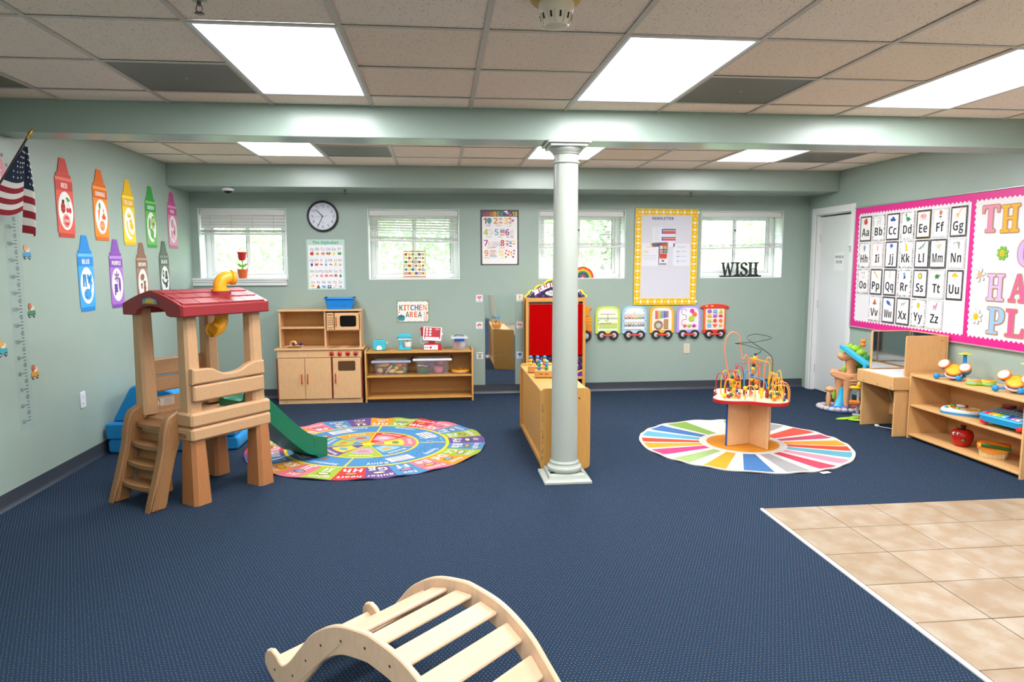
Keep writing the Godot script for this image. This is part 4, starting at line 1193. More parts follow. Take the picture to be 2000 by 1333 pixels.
		"turtle": p.oval(0.05, 0, 0.45, 0.32, "4f8a50", ly); p.oval(0.55, 0.15, 0.18, 0.14, "7aa868", ly); p.rect(-0.2, -0.32, 0.16, 0.2, "7aa868", ly); p.rect(0.25, -0.32, 0.16, 0.2, "7aa868", ly); p.oval(0.05, 0.02, 0.26, 0.16, "2f6a3a", ly + 1)
		"umbrella": p.arc(0, 0.0, 0.0, 0.55, 0, 180, "eeb42a", ly); p.line([Vector2(0, 0), Vector2(0.08, -0.6)], 0.05, "6b6b60", ly)
		"boat": p.poly(PackedVector2Array([Vector2(-0.4, -0.2), Vector2(0.4, -0.25), Vector2(0.1, 0.5)]), "cf5a2c", ly); p.oval(0, -0.32, 0.5, 0.12, "a8402a", ly)
		"whale": p.oval(0, 0, 0.55, 0.28, "2f5fb0", ly, -28); p.poly(PackedVector2Array([Vector2(0.35, -0.3), Vector2(0.75, -0.25), Vector2(0.6, -0.5)]), "2f5fb0", ly)
		"fox": p.oval(0, 0, 0.5, 0.22, "b8bcae", ly, 15); p.oval(0.45, 0.25, 0.18, 0.14, "b8bcae", ly); p.line([Vector2(-0.3, -0.1), Vector2(-0.4, -0.5)], 0.08, "b8bcae", ly); p.line([Vector2(0.2, -0.1), Vector2(0.25, -0.45)], 0.08, "b8bcae", ly)
		"ball": p.oval(0, 0, 0.34, 0.42, "cbb41c", ly)
		"zebra": p.oval(0, 0, 0.4, 0.24, "c98aa0", ly); p.oval(0.35, 0.35, 0.16, 0.26, "c98aa0", ly, -20); p.rect(-0.25, -0.35, 0.12, 0.35, "8f5a70", ly); p.rect(0.2, -0.35, 0.12, 0.35, "8f5a70", ly)
		"bee": p.oval(0, 0, 0.4, 0.34, "f0c43a", ly); p.rect(-0.08, 0, 0.1, 0.6, dk, ly + 1); p.rect(0.16, 0, 0.1, 0.5, dk, ly + 1)
		"cat": p.oval(0, 0, 0.46, 0.38, "e2703c", ly); p.oval(0, -0.1, 0.22, 0.12, "f3c8a8", ly + 1)
		"dog": p.oval(0, 0, 0.42, 0.36, "c98a4a", ly); p.oval(-0.38, 0.1, 0.16, 0.28, "6b4226", ly + 1); p.oval(0.38, 0.1, 0.16, 0.28, "6b4226", ly + 1)
		"egg": p.oval(0, 0, 0.3, 0.38, "f3d35a", ly)
		"frog": p.oval(0, 0, 0.5, 0.32, "3f9a48", ly); p.oval(-0.3, 0.3, 0.15, 0.15, "3f9a48", ly); p.oval(0.3, 0.3, 0.15, 0.15, "3f9a48", ly)
		"grape": p.oval(0, 0, 0.3, 0.42, "4a3aa0", ly)
		"heart": p.heart(0, 0.05, 0.48, "dd4a38", ly)
		"rainbow": p.arc(0, -0.25, 0.42, 0.56, 0, 180, "dd5a40", ly); p.arc(0, -0.25, 0.3, 0.42, 0, 180, "f0b83a", ly); p.arc(0, -0.25, 0.18, 0.3, 0, 180, "5aa8c4", ly)
		"pig": p.oval(0, 0, 0.44, 0.4, "eba6b4", ly); p.oval(0, -0.08, 0.18, 0.12, "d87f94", ly + 1)
		"tree": p.poly(PackedVector2Array([Vector2(-0.42, -0.3), Vector2(0.42, -0.3), Vector2(0, 0.6)]), "3f8f48", ly); p.rect(0, -0.42, 0.14, 0.24, "7a5232", ly)
		"strawberry": p.heart(0, 0, 0.42, "cf4a50", ly); p.oval(0, 0.36, 0.22, 0.1, "4b9a44", ly + 1)
		"volcano": p.poly(PackedVector2Array([Vector2(-0.5, -0.4), Vector2(0.5, -0.4), Vector2(0.16, 0.35), Vector2(-0.16, 0.35)]), "8a4a34", ly); p.oval(0, 0.36, 0.24, 0.12, "e2602c", ly + 1)
		"bluewhale": p.oval(0.05, 0, 0.5, 0.34, "5aaed0", ly); p.oval(-0.5, 0.15, 0.2, 0.12, "5aaed0", ly, 30)
		"xray": p.rect(0, 0, 0.9, 0.8, "35353a", ly); p.oval(0, 0.05, 0.25, 0.25, "dcdcdc", ly + 1)
		"stick": p.line([Vector2(-0.45, -0.4), Vector2(0.45, 0.4)], 0.18, "edb92c", ly)
		"grey": p.oval(0, 0, 0.34, 0.36, "b9b6ba", ly)
		"kite": p.oval(-0.1, 0.1, 0.3, 0.2, "e07a3a", ly); p.oval(0.2, 0.0, 0.14, 0.2, "3f78c4", ly)
		"lemon": p.oval(0, 0, 0.34, 0.4, "ecd23a", ly); p.oval(0.1, 0.4, 0.14, 0.08, "4b9a44", ly + 1)
		"sky": p.oval(0, 0.0, 0.3, 0.38, "6ab4d0", ly)
	p.o2 = keep

func build_back() -> void:
	build_clock()
	# The Alphabet
	var p := Ink.new()
	p.rect(0, 0, 0.398, 0.535, "bcd9cb", 1); p.rect(0, -0.022, 0.37, 0.47, "f1eef0", 2)
	p.text("The Alphabet", 0, 0.24, 0.032, "3f9f7c", "bold", 0.29, 0, 2)
	var rows := ["Aa Bb Cc Dd Ee Ff", "Gg Hh Ii Jj Kk Ll Mm", "Nn Oo Pp Qq Rr Ss Tt", "Uu Vv Ww Xx Yy Zz"]
	var pics := ["apple bee cat dog egg frog", "grape heart kite sky kite lemon grey", "stick grey pig cat rainbow strawberry tree", "umbrella volcano bluewhale xray stick grey"]
	for r in 4:
		var a: PackedStringArray = rows[r].split(" "); var b: PackedStringArray = pics[r].split(" ")
		var y := 0.168 - r * 0.12
		for i in a.size():
			var x := (i + 0.5 - a.size() / 2.0) * 0.355 / a.size()
			p.text(a[i], x, y, 0.03, "6d6a72", "sans", 0.04, 0, 3)
			icon(p, b[i], x, y - 0.05, 0.042, 3)
		if r < 3: p.rect(0, y - 0.083, 0.36, 0.0012, "d8d4d8", 3)
	poster("alphabet_poster", "pale green poster titled The Alphabet below the wall clock", "poster", 1.2, 1.605, 1.198, 1.742, "c6e0d4", p)
	build_numbers()
	build_newsletter()
	# Kitchen area
	p = Ink.new()
	p.rect(0, 0, 0.362, 0.248, "8fa07e", 1)
	var wavy := PackedVector2Array()
	for i in 80:
		var t := TAU * i / 80
		var q := Vector2(clampf(cos(t) * 1.35, -1, 1) * 0.168, clampf(sin(t) * 1.35, -1, 1) * 0.111)
		wavy.append(q * (1.0 + 0.02 * sin(t * 22)))
	p.poly(wavy, "efece8", 2)
	var hue := ["4f6b3c", "e0653a", "f08a2c", "4f6b3c", "3f62b0", "e0653a", "f08a2c"]
	for i in 7: p.text("KITCHEN"[i], -0.13 + [0, 0.042, 0.077, 0.122, 0.169, 0.213, 0.262][i], 0.042, 0.062, hue[i], "bold", 0.04, 0, 3)
	hue = ["4f6b3c", "e0653a", "e0653a", "4f6b3c"]
	for i in 4: p.text("AREA"[i], -0.062 + i * 0.046, -0.035, 0.062, hue[i], "bold", 0.04, 0, 3)
	p.poly(outline([Vector2(-0.165, -0.055), Vector2(-0.095, -0.055), Vector2(-0.1, -0.1), Vector2(-0.16, -0.1)], 3), "3f8a90", 3); p.oval(-0.13, -0.055, 0.037, 0.014, "2f6f78", 4); p.oval(-0.13, -0.038, 0.006, 0.006, "2f6f78", 5); p.line([Vector2(-0.178, -0.07), Vector2(-0.165, -0.07)], 0.006, "3f8a90", 3)
	p.poly(PackedVector2Array([Vector2(0.115, -0.065), Vector2(0.165, -0.065), Vector2(0.158, -0.108), Vector2(0.122, -0.108)]), "eac8bc", 3); p.line([Vector2(0.145, -0.065), Vector2(0.155, -0.03)], 0.005, "b5714a", 3); p.oval(0.157, -0.02, 0.01, 0.015, "b5714a", 4); p.line([Vector2(0.132, -0.065), Vector2(0.128, -0.03)], 0.004, "8a8a86", 3); p.oval(0.127, -0.024, 0.009, 0.015, "c4c4c0", 4); p.heart(-0.155, -0.01, 0.01, "e0653a", 3)
	poster("kitchen_sign", "cream sign reading KITCHEN AREA in coloured letters above the toys", "sign", 2.153, 2.517, 0.823, 1.073, "8fa07e", p)
	build_mirror()
	build_train()
	build_puppet_theater()
	build_sill_things()
	# small security dome and sprinklers under the soffit
	var o := thing("security_camera", "white dome camera under the soffit above the leftmost window", "camera", Vector3(0.545, 2.239, 0.5))
	part(o, "mount", Geo.new().lathe([Vector2(0.0, 0), Vector2(0.062, 0), Vector2(0.062, -0.014), Vector2(0.062, -0.014), Vector2(0.052, -0.03), Vector2(0.044, -0.034)], 28), mt("e3e3e3", 0.35))
	part(o, "dome", Geo.new().ell(Vector3(0, -0.03, 0), Vector3(0.042, 0.036, 0.042), 20, 12), mt("16181a", 0.1), "dark glossy dome")
	for q in [[1.68, "sprinkler head under the soffit right of the clock", 2.239, 0.4], [5.36, "sprinkler head under the soffit above the newsletter board", 2.239, 0.4], [1.76, "sprinkler head on the ceiling at the top left of the photo", H - 0.002, 5.02]]:
		var s := thing("sprinkler_head", q[1], "sprinkler", Vector3(q[0], q[2], q[3]), 0, "fire sprinkler heads")
		var brass := mt("6b6258", 0.35, 0.8)
		part(s, "escutcheon", Geo.new().lathe([Vector2(0, 0), Vector2(0.028, 0), Vector2(0.024, -0.006), Vector2(0.0, -0.006)], 16), mt("b8b2a8", 0.35, 0.6))
		part(s, "frame", Geo.new().cyl(Vector3(0, 0, 0), Vector3(0, -0.02, 0), 0.008).tube([Vector3(-0.008, -0.018, 0), Vector3(-0.012, -0.035, 0), Vector3(0, -0.046, 0)], 0.002, 6).tube([Vector3(0.008, -0.018, 0), Vector3(0.012, -0.035, 0), Vector3(0, -0.046, 0)], 0.002, 6), brass)
		part(s, "deflector", Geo.new().lathe([Vector2(0, -0.046), Vector2(0.018, -0.046), Vector2(0.018, -0.049), Vector2(0, -0.049)], 12), brass)
	o = thing("smoke_detector", "cream smoke detector with a yellow ring hanging from the ceiling", "smoke detector", Vector3(3.075, H, 5.17))
	part(o, "ring", Geo.new().lathe([Vector2(0, 0.002), Vector2(0.096, 0.002), Vector2(0.096, -0.012), Vector2(0.096, -0.012), Vector2(0.085, -0.022), Vector2(0.05, -0.022)], 32), mt("c79a36", 0.45), "yellow ring")
	part(o, "body", Geo.new().lathe([Vector2(0.066, -0.018), Vector2(0.066, -0.05), Vector2(0.06, -0.058), Vector2(0.05, -0.092), Vector2(0.045, -0.105), Vector2(0.045, -0.105), Vector2(0.03, -0.11), Vector2(0, -0.111)], 32), mt("e2d3bd", 0.4))
	for i in 10:
		var g := Geo.new(); g.at(Vector3.ZERO, Vector3(0, i * 36.0 + 8, 0))
		g.tube([Vector3(0, -0.064, 0.0575), Vector3(0, -0.084, 0.0522)], 0.004, 6)
		part(o, "slot", g, mt("2a211a", 0.8))
	for i in 10:
		var g := Geo.new(); g.at(Vector3.ZERO, Vector3(0, i * 36.0 + 26, 0))
		g.tube([Vector3(0, -0.06, 0.061), Vector3(0, -0.1, 0.0495)], [0.003, 0.004], 6)
		part(o, "rib", g, mt("e2d3bd", 0.4))

func build_clock() -> void:
	var o := thing("wall_clock", "round white wall clock with black rim and black numerals", "clock", Vector3(1.385, 1.991, 0.001))
	var g := Geo.new(); g.at(Vector3.ZERO, Vector3(90, 0, 0))
	g.lathe([Vector2(0.166, 0.0), Vector2(0.168, 0.02), Vector2(0.164, 0.034), Vector2(0.155, 0.038), Vector2(0.147, 0.034), Vector2(0.145, 0.02)], 48)
	part(o, "rim", g, mt("17181c", 0.35))
	g = Geo.new(); g.at(Vector3.ZERO, Vector3(90, 0, 0)); g.lathe([Vector2(0.147, 0.014), Vector2(0.0, 0.014)], 48)
	var face := part(o, "dial", g, mt("dcdde8", 0.5))
	var p := Ink.new(); p.at(Vector3(0, 0, 0.014))
	for i in 12:
		var a := PI / 2 - TAU * (i + 1) / 12
		p.text(str(i + 1), cos(a) * 0.113, sin(a) * 0.113, 0.031, "2a2c33", "sans", 0, 0, 1)
	p.rect(0, -0.068, 0.04, 0.003, "8a8c96", 1)
	inst(face, "numerals", p.mesh(), vm(0.5), Vector3.ZERO, "black numerals")
	var hand := func(ang: float, l0: float, l1: float, w0: float, w1: float, z: float) -> Geo:
		var d := Vector2(sin(deg_to_rad(ang)), cos(deg_to_rad(ang))); var n := Vector2(d.y, -d.x)
		var h := Geo.new()
		h.prism(PackedVector2Array([d * -l0 - n * w0, d * l1 - n * w1, d * l1 + n * w1, d * -l0 + n * w0]), z, z + 0.001)
		return h
	part(o, "minute_hand", hand.call(207.0, 0.0, 0.128, 0.0032, 0.0024, 0.019), mt("17181c", 0.4))
	part(o, "hour_hand", hand.call(315.0, 0.0, 0.098, 0.005, 0.0038, 0.017), mt("17181c", 0.4))
	part(o, "second_hand", hand.call(263.0, 0.05, 0.12, 0.001, 0.0008, 0.021), mt("33353c", 0.4))
	part(o, "hub", Geo.new().ell(Vector3(0, 0, 0.02), Vector3(0.006, 0.006, 0.004), 12, 6), mt("17181c", 0.4))

func build_numbers() -> void:
	var p := Ink.new()
	var w := 0.428; var h := 0.61
	p.rect(0, 0, w, h, "4a4446", 1)
	var rng := RandomNumberGenerator.new(); rng.seed = 6
	var conf := ["8a6a78", "6a8a94", "b8a06a", "8f8c90", "35343a"]
	for i in 520:
		p.rect(rng.randf_range(-w / 2 + 0.004, w / 2 - 0.004), rng.randf_range(-h / 2 + 0.004, h / 2 - 0.004), 0.006, 0.004, conf[i % 5], 2, rng.randf() * 180)
	p.poly(shift(rrect(w - 0.034, h - 0.085, 0.012), Vector2(0, -0.031)), "ede9e8", 3)
	var c := ["a8458c", "e0555a", "e8873a", "efc53a", "9cbf3e", "3f9ec0", "7a3f92"]
	for i in 7: p.text("NUMBERS"[i], -0.165 + i * 0.0385, 0.262, 0.05, c[i], "bold", 0.032, 0, 4)
	p.text("1", 0.105, 0.262, 0.05, "dd4a88", "bold", 0.02, 0, 4); p.text("-", 0.126, 0.258, 0.06, "e8a0a0", "bold", 0.02, 0, 4); p.text("10", 0.168, 0.262, 0.05, "efc84a", "bold", 0.055, 0, 4)
	p.poly(PackedVector2Array([Vector2(0.04, 0.29), Vector2(0.085, 0.3), Vector2(0.1, 0.25), Vector2(0.075, 0.27)]), "e6e4e6", 5)
	var items := [["1", -0.165, 0.185, "b5333e", "ONE", -0.13], ["2", -0.045, 0.185, "e2803a", "TWO", -0.015], ["3", 0.072, 0.185, "efc33a", "THREE", 0.11], ["4", -0.155, 0.06, "a8c43e", "FOUR", -0.12], ["5", -0.035, 0.06, "46a8c4", "FIVE", 0.005], ["6", 0.085, 0.06, "7a2f88", "SIX", 0.09], ["7", -0.155, -0.06, "c4488c", "SEVEN", -0.11], ["8", 0.03, -0.06, "cf3038", "EIGHT", 0.03], ["9", -0.15, -0.172, "e88a3c", "NINE", -0.145], ["10", 0.012, -0.172, "f0cf3e", "TEN", 0.03]]
	for q in items:
		p.text(q[0], q[1], q[2], 0.068, q[3], "bold", 0.055, 0, 4)
		p.text(q[4], q[5], q[2] - 0.052, 0.02, q[3], "sans", 0.06, 0, 4)
	p.oval(-0.115, 0.19, 0.026, 0.028, "3f9a88", 4); p.arc(-0.115, 0.19, 0.028, 0.032, 110, 320, "4a5a60", 5); p.rect(-0.115, 0.153, 0.03, 0.005, "3f7fb0", 4)
	for y in [0.205, 0.165]: p.arc(0.01, y - 0.01, 0.014, 0.022, 0, 180, "e8a03c", 4); p.arc(0.01, y - 0.01, 0.008, 0.014, 0, 180, "d9607a", 4)
	for q in [[0.115, 0.208, "e0783c"], [0.145, 0.187, "cf4a80"], [0.118, 0.165, "d98aa8"]]: p.oval(q[0], q[1], 0.014, 0.012, q[2], 4); p.oval(q[0] - 0.011, q[1] + 0.01, 0.005, 0.005, q[2], 4); p.oval(q[0] + 0.011, q[1] + 0.01, 0.005, 0.005, q[2], 4)
	for q in [[-0.11, 0.08], [-0.08, 0.075], [-0.1, 0.04], [-0.075, 0.045]]: p.arc(q[0], q[1], 0.008, 0.011, 0, 300, ["9a7a9a", "d98a7a", "3a3438", "e0a070"][int((q[1] * 1000)) % 4], 4)
	for i in 5: p.rect(0.03, 0.09 - i * 0.015, 0.055, 0.011, ["d9a0b0", "3f6fb4", "cf4a38", "e8c0a0", "e8863a"][i], 4)
	for i in 6: p.line([Vector2(0.115 + absf(i - 2.5) * 0.002, 0.07 - i * 0.013), Vector2(0.155, 0.085 - i * 0.018)], 0.005, ["a8b0c8", "b8cf5a", "d98ab0", "f0cf4a", "7a3048", "c95a48"][i], 4)
	for i in 7: p.line([Vector2(-0.11 + i * 0.018, -0.095), Vector2(-0.13 + i * 0.022, -0.05 + (i % 2) * 0.008)], 0.005, ["d9603a", "e8c84a", "3fa8b0", "cf4a70", "8a4a9a", "4a8ac4", "3f9a68"][i], 4)
	p.line([Vector2(-0.085, -0.105), Vector2(-0.045, -0.11)], 0.007, "cf4a38", 4)
	for i in 8: p.rect(0.085 + (i % 3) * 0.036, -0.04 - (i / 3) * 0.024 - (i % 2) * 0.006, 0.03, 0.013, ["d9608a", "4fa8c8", "f0c83a", "7a4a9a", "3f9a80", "e8906a", "d98ab8", "cf4a4a"][i], 4, -10)
	for i in 9: p.line([Vector2(-0.115 + (i % 3) * 0.006, -0.142 - i * 0.0095), Vector2(-0.055 + (i % 4) * 0.008, -0.138 - i * 0.0105)], 0.005, ["e88a4a", "7a5aa8", "4a9ac8", "f0d04a", "cf4a38", "d98a9a", "4aa888", "3f78c4", "c8cf4a"][i], 4)
	for i in 10: p.oval([0.075, 0.105, 0.13, 0.16, 0.065, 0.095, 0.13, 0.16, 0.07, 0.15][i], [-0.145, -0.155, -0.165, -0.145, -0.175, -0.19, -0.19, -0.178, -0.215, -0.215][i], 0.011, 0.01, ["cf4a70", "e88a4a", "e8903a", "c9408a", "e8706a", "cf3a38", "f0c83a", "4aa8c8", "4aa858", "7a3f8a"][i], 4)
	poster("numbers_poster", "black bordered poster titled NUMBERS 1-10 between two windows", "poster", 3.096, 3.526, 1.459, 2.071, "4a4446", p)

func build_newsletter() -> void:
	var w := 0.738; var h := 1.095
	var o := thing("newsletter_board", "yellow sun bordered newsletter board on the back wall", "notice board", Vector3(5.224, 1.545, 0.002), 0)
	o.rotation_degrees.z = -0.3
	part(o, "backing", Geo.new().box(Vector3(0, 0, 0.006), Vector3(w - 0.02, h - 0.02, 0.012)), mt("cfcdd6", 0.55))
	var bw := 0.074
	var g := Geo.new()
	for s in [-1, 1]:
		g.box(Vector3(s * (w - bw) / 2, 0, 0.0135), Vector3(bw, h, 0.003)); g.box(Vector3(0, s * (h - bw) / 2, 0.0135), Vector3(w - 2 * bw, bw, 0.003))
	var b := part(o, "border", g, mt("efcb1e", 0.45), "yellow paper border printed with suns")
	var p := Ink.new(); p.at(Vector3(0, 0, 0.015))
	var spots := []
	for i in 9: spots.append(Vector2(-w / 2 + 0.042 + i * 0.082, h / 2 - 0.038)); spots.append(Vector2(-w / 2 + 0.042 + i * 0.082, -h / 2 + 0.038))
	for i in 12: spots.append(Vector2(-w / 2 + 0.038, h / 2 - 0.115 - i * 0.0785)); spots.append(Vector2(w / 2 - 0.038, h / 2 - 0.115 - i * 0.0785))
	for q in spots:
		p.star(q.x, q.y, 0.038, "d9602a", 1, 11, 0.55); p.oval(q.x, q.y, 0.0225, 0.0225, "f6d21c", 2); p.arc(q.x, q.y, 0.0165, 0.0185, 0, 360, "e0942a", 3, 14)
		var d := Vector2(0.041, 0) if absf(q.y) > 0.48 else Vector2(0, -0.041)
		p.oval(q.x + d.x, q.y + d.y, 0.016, 0.013, "f4eede", 2)
	inst(b, "suns", p.mesh(), vm(0.45))
	p = Ink.new(); p.at(Vector3(0, 0, 0.012)); p.text("NEWSLETTER", -0.045, 0.438, 0.03, "16171a", "bold", 0.28, 0, 2)
	part(o, "lettering", p, vm(0.5), "black NEWSLETTER lettering")
	# pinned papers
	var z := 0.016
	p = Ink.new(); p.rect(0.06, 0.062, 0.165, 0.055, "3f5aa8", 1); p.rect(0.066, 0.052, 0.15, 0.036, "c94a68", 2); p.rect(0.066, 0.071, 0.15, 0.008, "e8cf5a", 2); p.rect(0.06, -0.022, 0.165, 0.042, "3f5aa8", 1); p.rect(0.066, -0.03, 0.15, 0.024, "c94a68", 2); p.rect(0.066, -0.016, 0.15, 0.006, "e8cf5a", 2); p.rect(0.06, 0.1, 0.13, 0.005, "8a96b8", 1)
	for i in 9: p.rect(-0.075, 0.1 - i * 0.022, 0.05, 0.002, "9a9aa4", 1)
	paper("white sheet with blue and red tables, top of the newsletter board", 5.19, 1.775, 0.27, 0.225, p, z)
	p = Ink.new(); p.rect(0.005, 0.085, 0.12, 0.006, "e0b23a", 1); p.oval(0, 0.115, 0.01, 0.012, "e8b83a", 1); p.rect(-0.055, 0.03, 0.06, 0.006, "dcc46a", 1); p.rect(-0.05, 0.042, 0.05, 0.006, "dcc46a", 1); p.rect(-0.055, 0.018, 0.05, 0.006, "dcc46a", 1)
	for i in 4: p.rect(-0.01, -0.012 - i * 0.016, 0.16 - (i % 2) * 0.03, 0.002, "a0a0aa", 1)
	paper("curling white letter with yellow heading on the newsletter board", 5.042, 1.575, 0.205, 0.265, p, z)
	p = Ink.new(); p.rect(0, 0.1, 0.1, 0.012, "cf3a30", 1); p.rect(0, 0.048, 0.1, 0.09, "2a2a2c", 1); p.rect(-0.024, 0.07, 0.042, 0.038, "c8c4c4", 2); p.rect(0.024, 0.07, 0.042, 0.038, "c99a5a", 2); p.rect(-0.024, 0.026, 0.042, 0.038, "b89098", 2); p.rect(0.024, 0.026, 0.042, 0.038, "7a8a80", 2); p.rect(0, -0.015, 0.09, 0.028, "cf3a30", 1); p.rect(0, -0.045, 0.085, 0.026, "d94838", 1); p.rect(0, -0.03, 0.1, 0.003, "2a2a2c", 2)
	p.oval(-0.002, -0.082, 0.018, 0.01, "5a585c", 1); p.rect(0, -0.118, 0.08, 0.011, "4a4648", 1)
	paper("red and black flyer in the middle of the newsletter board", 5.19, 1.585, 0.108, 0.255, p, z)
	p = Ink.new(); p.rect(0, 0.09, 0.1, 0.004, "8a8a94", 1)
	for i in 3: p.rect(-0.04, 0.04 - i * 0.055, 0.034, 0.009, "6a9ac8", 1); p.rect(0.025, 0.04 - i * 0.055, 0.07, 0.008, "a8c4dc", 1); p.rect(-0.04, 0.018 - i * 0.055, 0.03, 0.003, "a8a8b0", 1)
	paper("white sheet with blue lines on the right of the newsletter board", 5.405, 1.57, 0.2, 0.26, p, z)

func paper(label: String, x: float, y: float, w: float, h: float, p: Ink, z: float) -> void:
	var o := thing("paper_sheet", label, "paper", Vector3(x, y, z), 0, "papers on the newsletter board")
	part(o, "sheet", Geo.new().box(Vector3.ZERO, Vector3(w, h, 0.0012)), mt("dcdbe2", 0.55))
	part(o, "print", p, vm(0.55)).position.z = 0.0006

func build_mirror() -> void:
	var o := thing("wall_mirror", "tall frameless mirror of two acrylic panels on the back wall", "mirror", Vector3(3.31, 0.1, 0.002))
	var m := StandardMaterial3D.new()
	m.albedo_color = Color("e3e6e6"); m.metallic = 1.0; m.roughness = 0.03
	for q in [[0.0, 0.338], [0.341, 1.022]]:      # slightly buckled sheets
		var P := []
		for i in 29:
			var row := PackedVector3Array()
			for j in 13:
				var x := -0.17 + 0.34 * j / 12.0; var t := float(i) / 28
				var y: float = lerpf(q[0], q[1], t)
				row.append(Vector3(x, y, 0.004 + 0.0016 * sin(y * 5.2 + 0.6) + 0.001 * sin(x * 12.0 + y * 3.0)))
			P.append(row)
		P.reverse()
		var g := Geo.new(); g.grid(P)
		part(o, "mirror_sheet", g, m)
	part(o, "seam", Geo.new().box(Vector3(0, 0.3395, 0.0035), Vector3(0.34, 0.002, 0.002)), mt("b9ae8e", 0.5))
	var cards := [["small white card with a pink heart, upper left of the mirror", 3.078, 1.088, "heart"], ["small white card with clasped orange hands, left of the mirror", 3.076, 0.782, "hands"], ["small white card with a green sprout, lower left of the mirror", 3.078, 0.437, "sprout"], ["small white card with a yellow bulb, upper right of the mirror", 3.535, 1.09, "bulb"], ["small white card with an orange flexed arm, right of the mirror", 3.535, 0.782, "arm"], ["small white card with a blue shield, lower right of the mirror", 3.535, 0.436, "shield"]]
	for c in cards:
		var k := thing("affirmation_card", c[0], "card", Vector3(c[1], c[2], 0.001), 0, "affirmation cards around the mirror")
		part(k, "card", Geo.new().box(Vector3.ZERO, Vector3(0.075, 0.078, 0.0015)), mt("e6e4e6", 0.45))
		var p := Ink.new(); p.at(Vector3(0, 0, 0.0008))
		match c[3]:
			"heart": p.heart(0, 0.008, 0.026, "dd7a80", 1)
			"hands": p.oval(-0.008, 0.006, 0.022, 0.013, "d9744a", 1, 40); p.oval(0.01, 0.008, 0.02, 0.012, "dd8458", 2, -45)
			"sprout": p.oval(-0.013, 0.018, 0.016, 0.007, "5a9a3c", 1, -25); p.oval(0.013, 0.018, 0.016, 0.007, "4a8a34", 1, 25); p.rect(0, 0.004, 0.004, 0.025, "4a8a34", 1); p.oval(0, -0.01, 0.018, 0.007, "7a3f3a", 2)
			"bulb": p.oval(0, 0.014, 0.014, 0.015, "eeb02a", 1); p.rect(0, -0.004, 0.012, 0.012, "c9902a", 1)
			"arm": p.line([Vector2(-0.018, 0.022), Vector2(-0.016, 0.0), Vector2(0.018, -0.002)], 0.014, "dd8050", 1); p.oval(0.006, 0.006, 0.013, 0.01, "dd8050", 2)
			"shield": p.poly(PackedVector2Array([Vector2(-0.022, 0.022), Vector2(0, 0.028), Vector2(0.022, 0.022), Vector2(0.019, 0.0), Vector2(0, -0.016), Vector2(-0.019, 0.0)]), "2f78c4", 1)
		p.rect(0, -0.028, 0.04, 0.004, "4a4a52", 1)
		part(k, "print", p, vm(0.45))

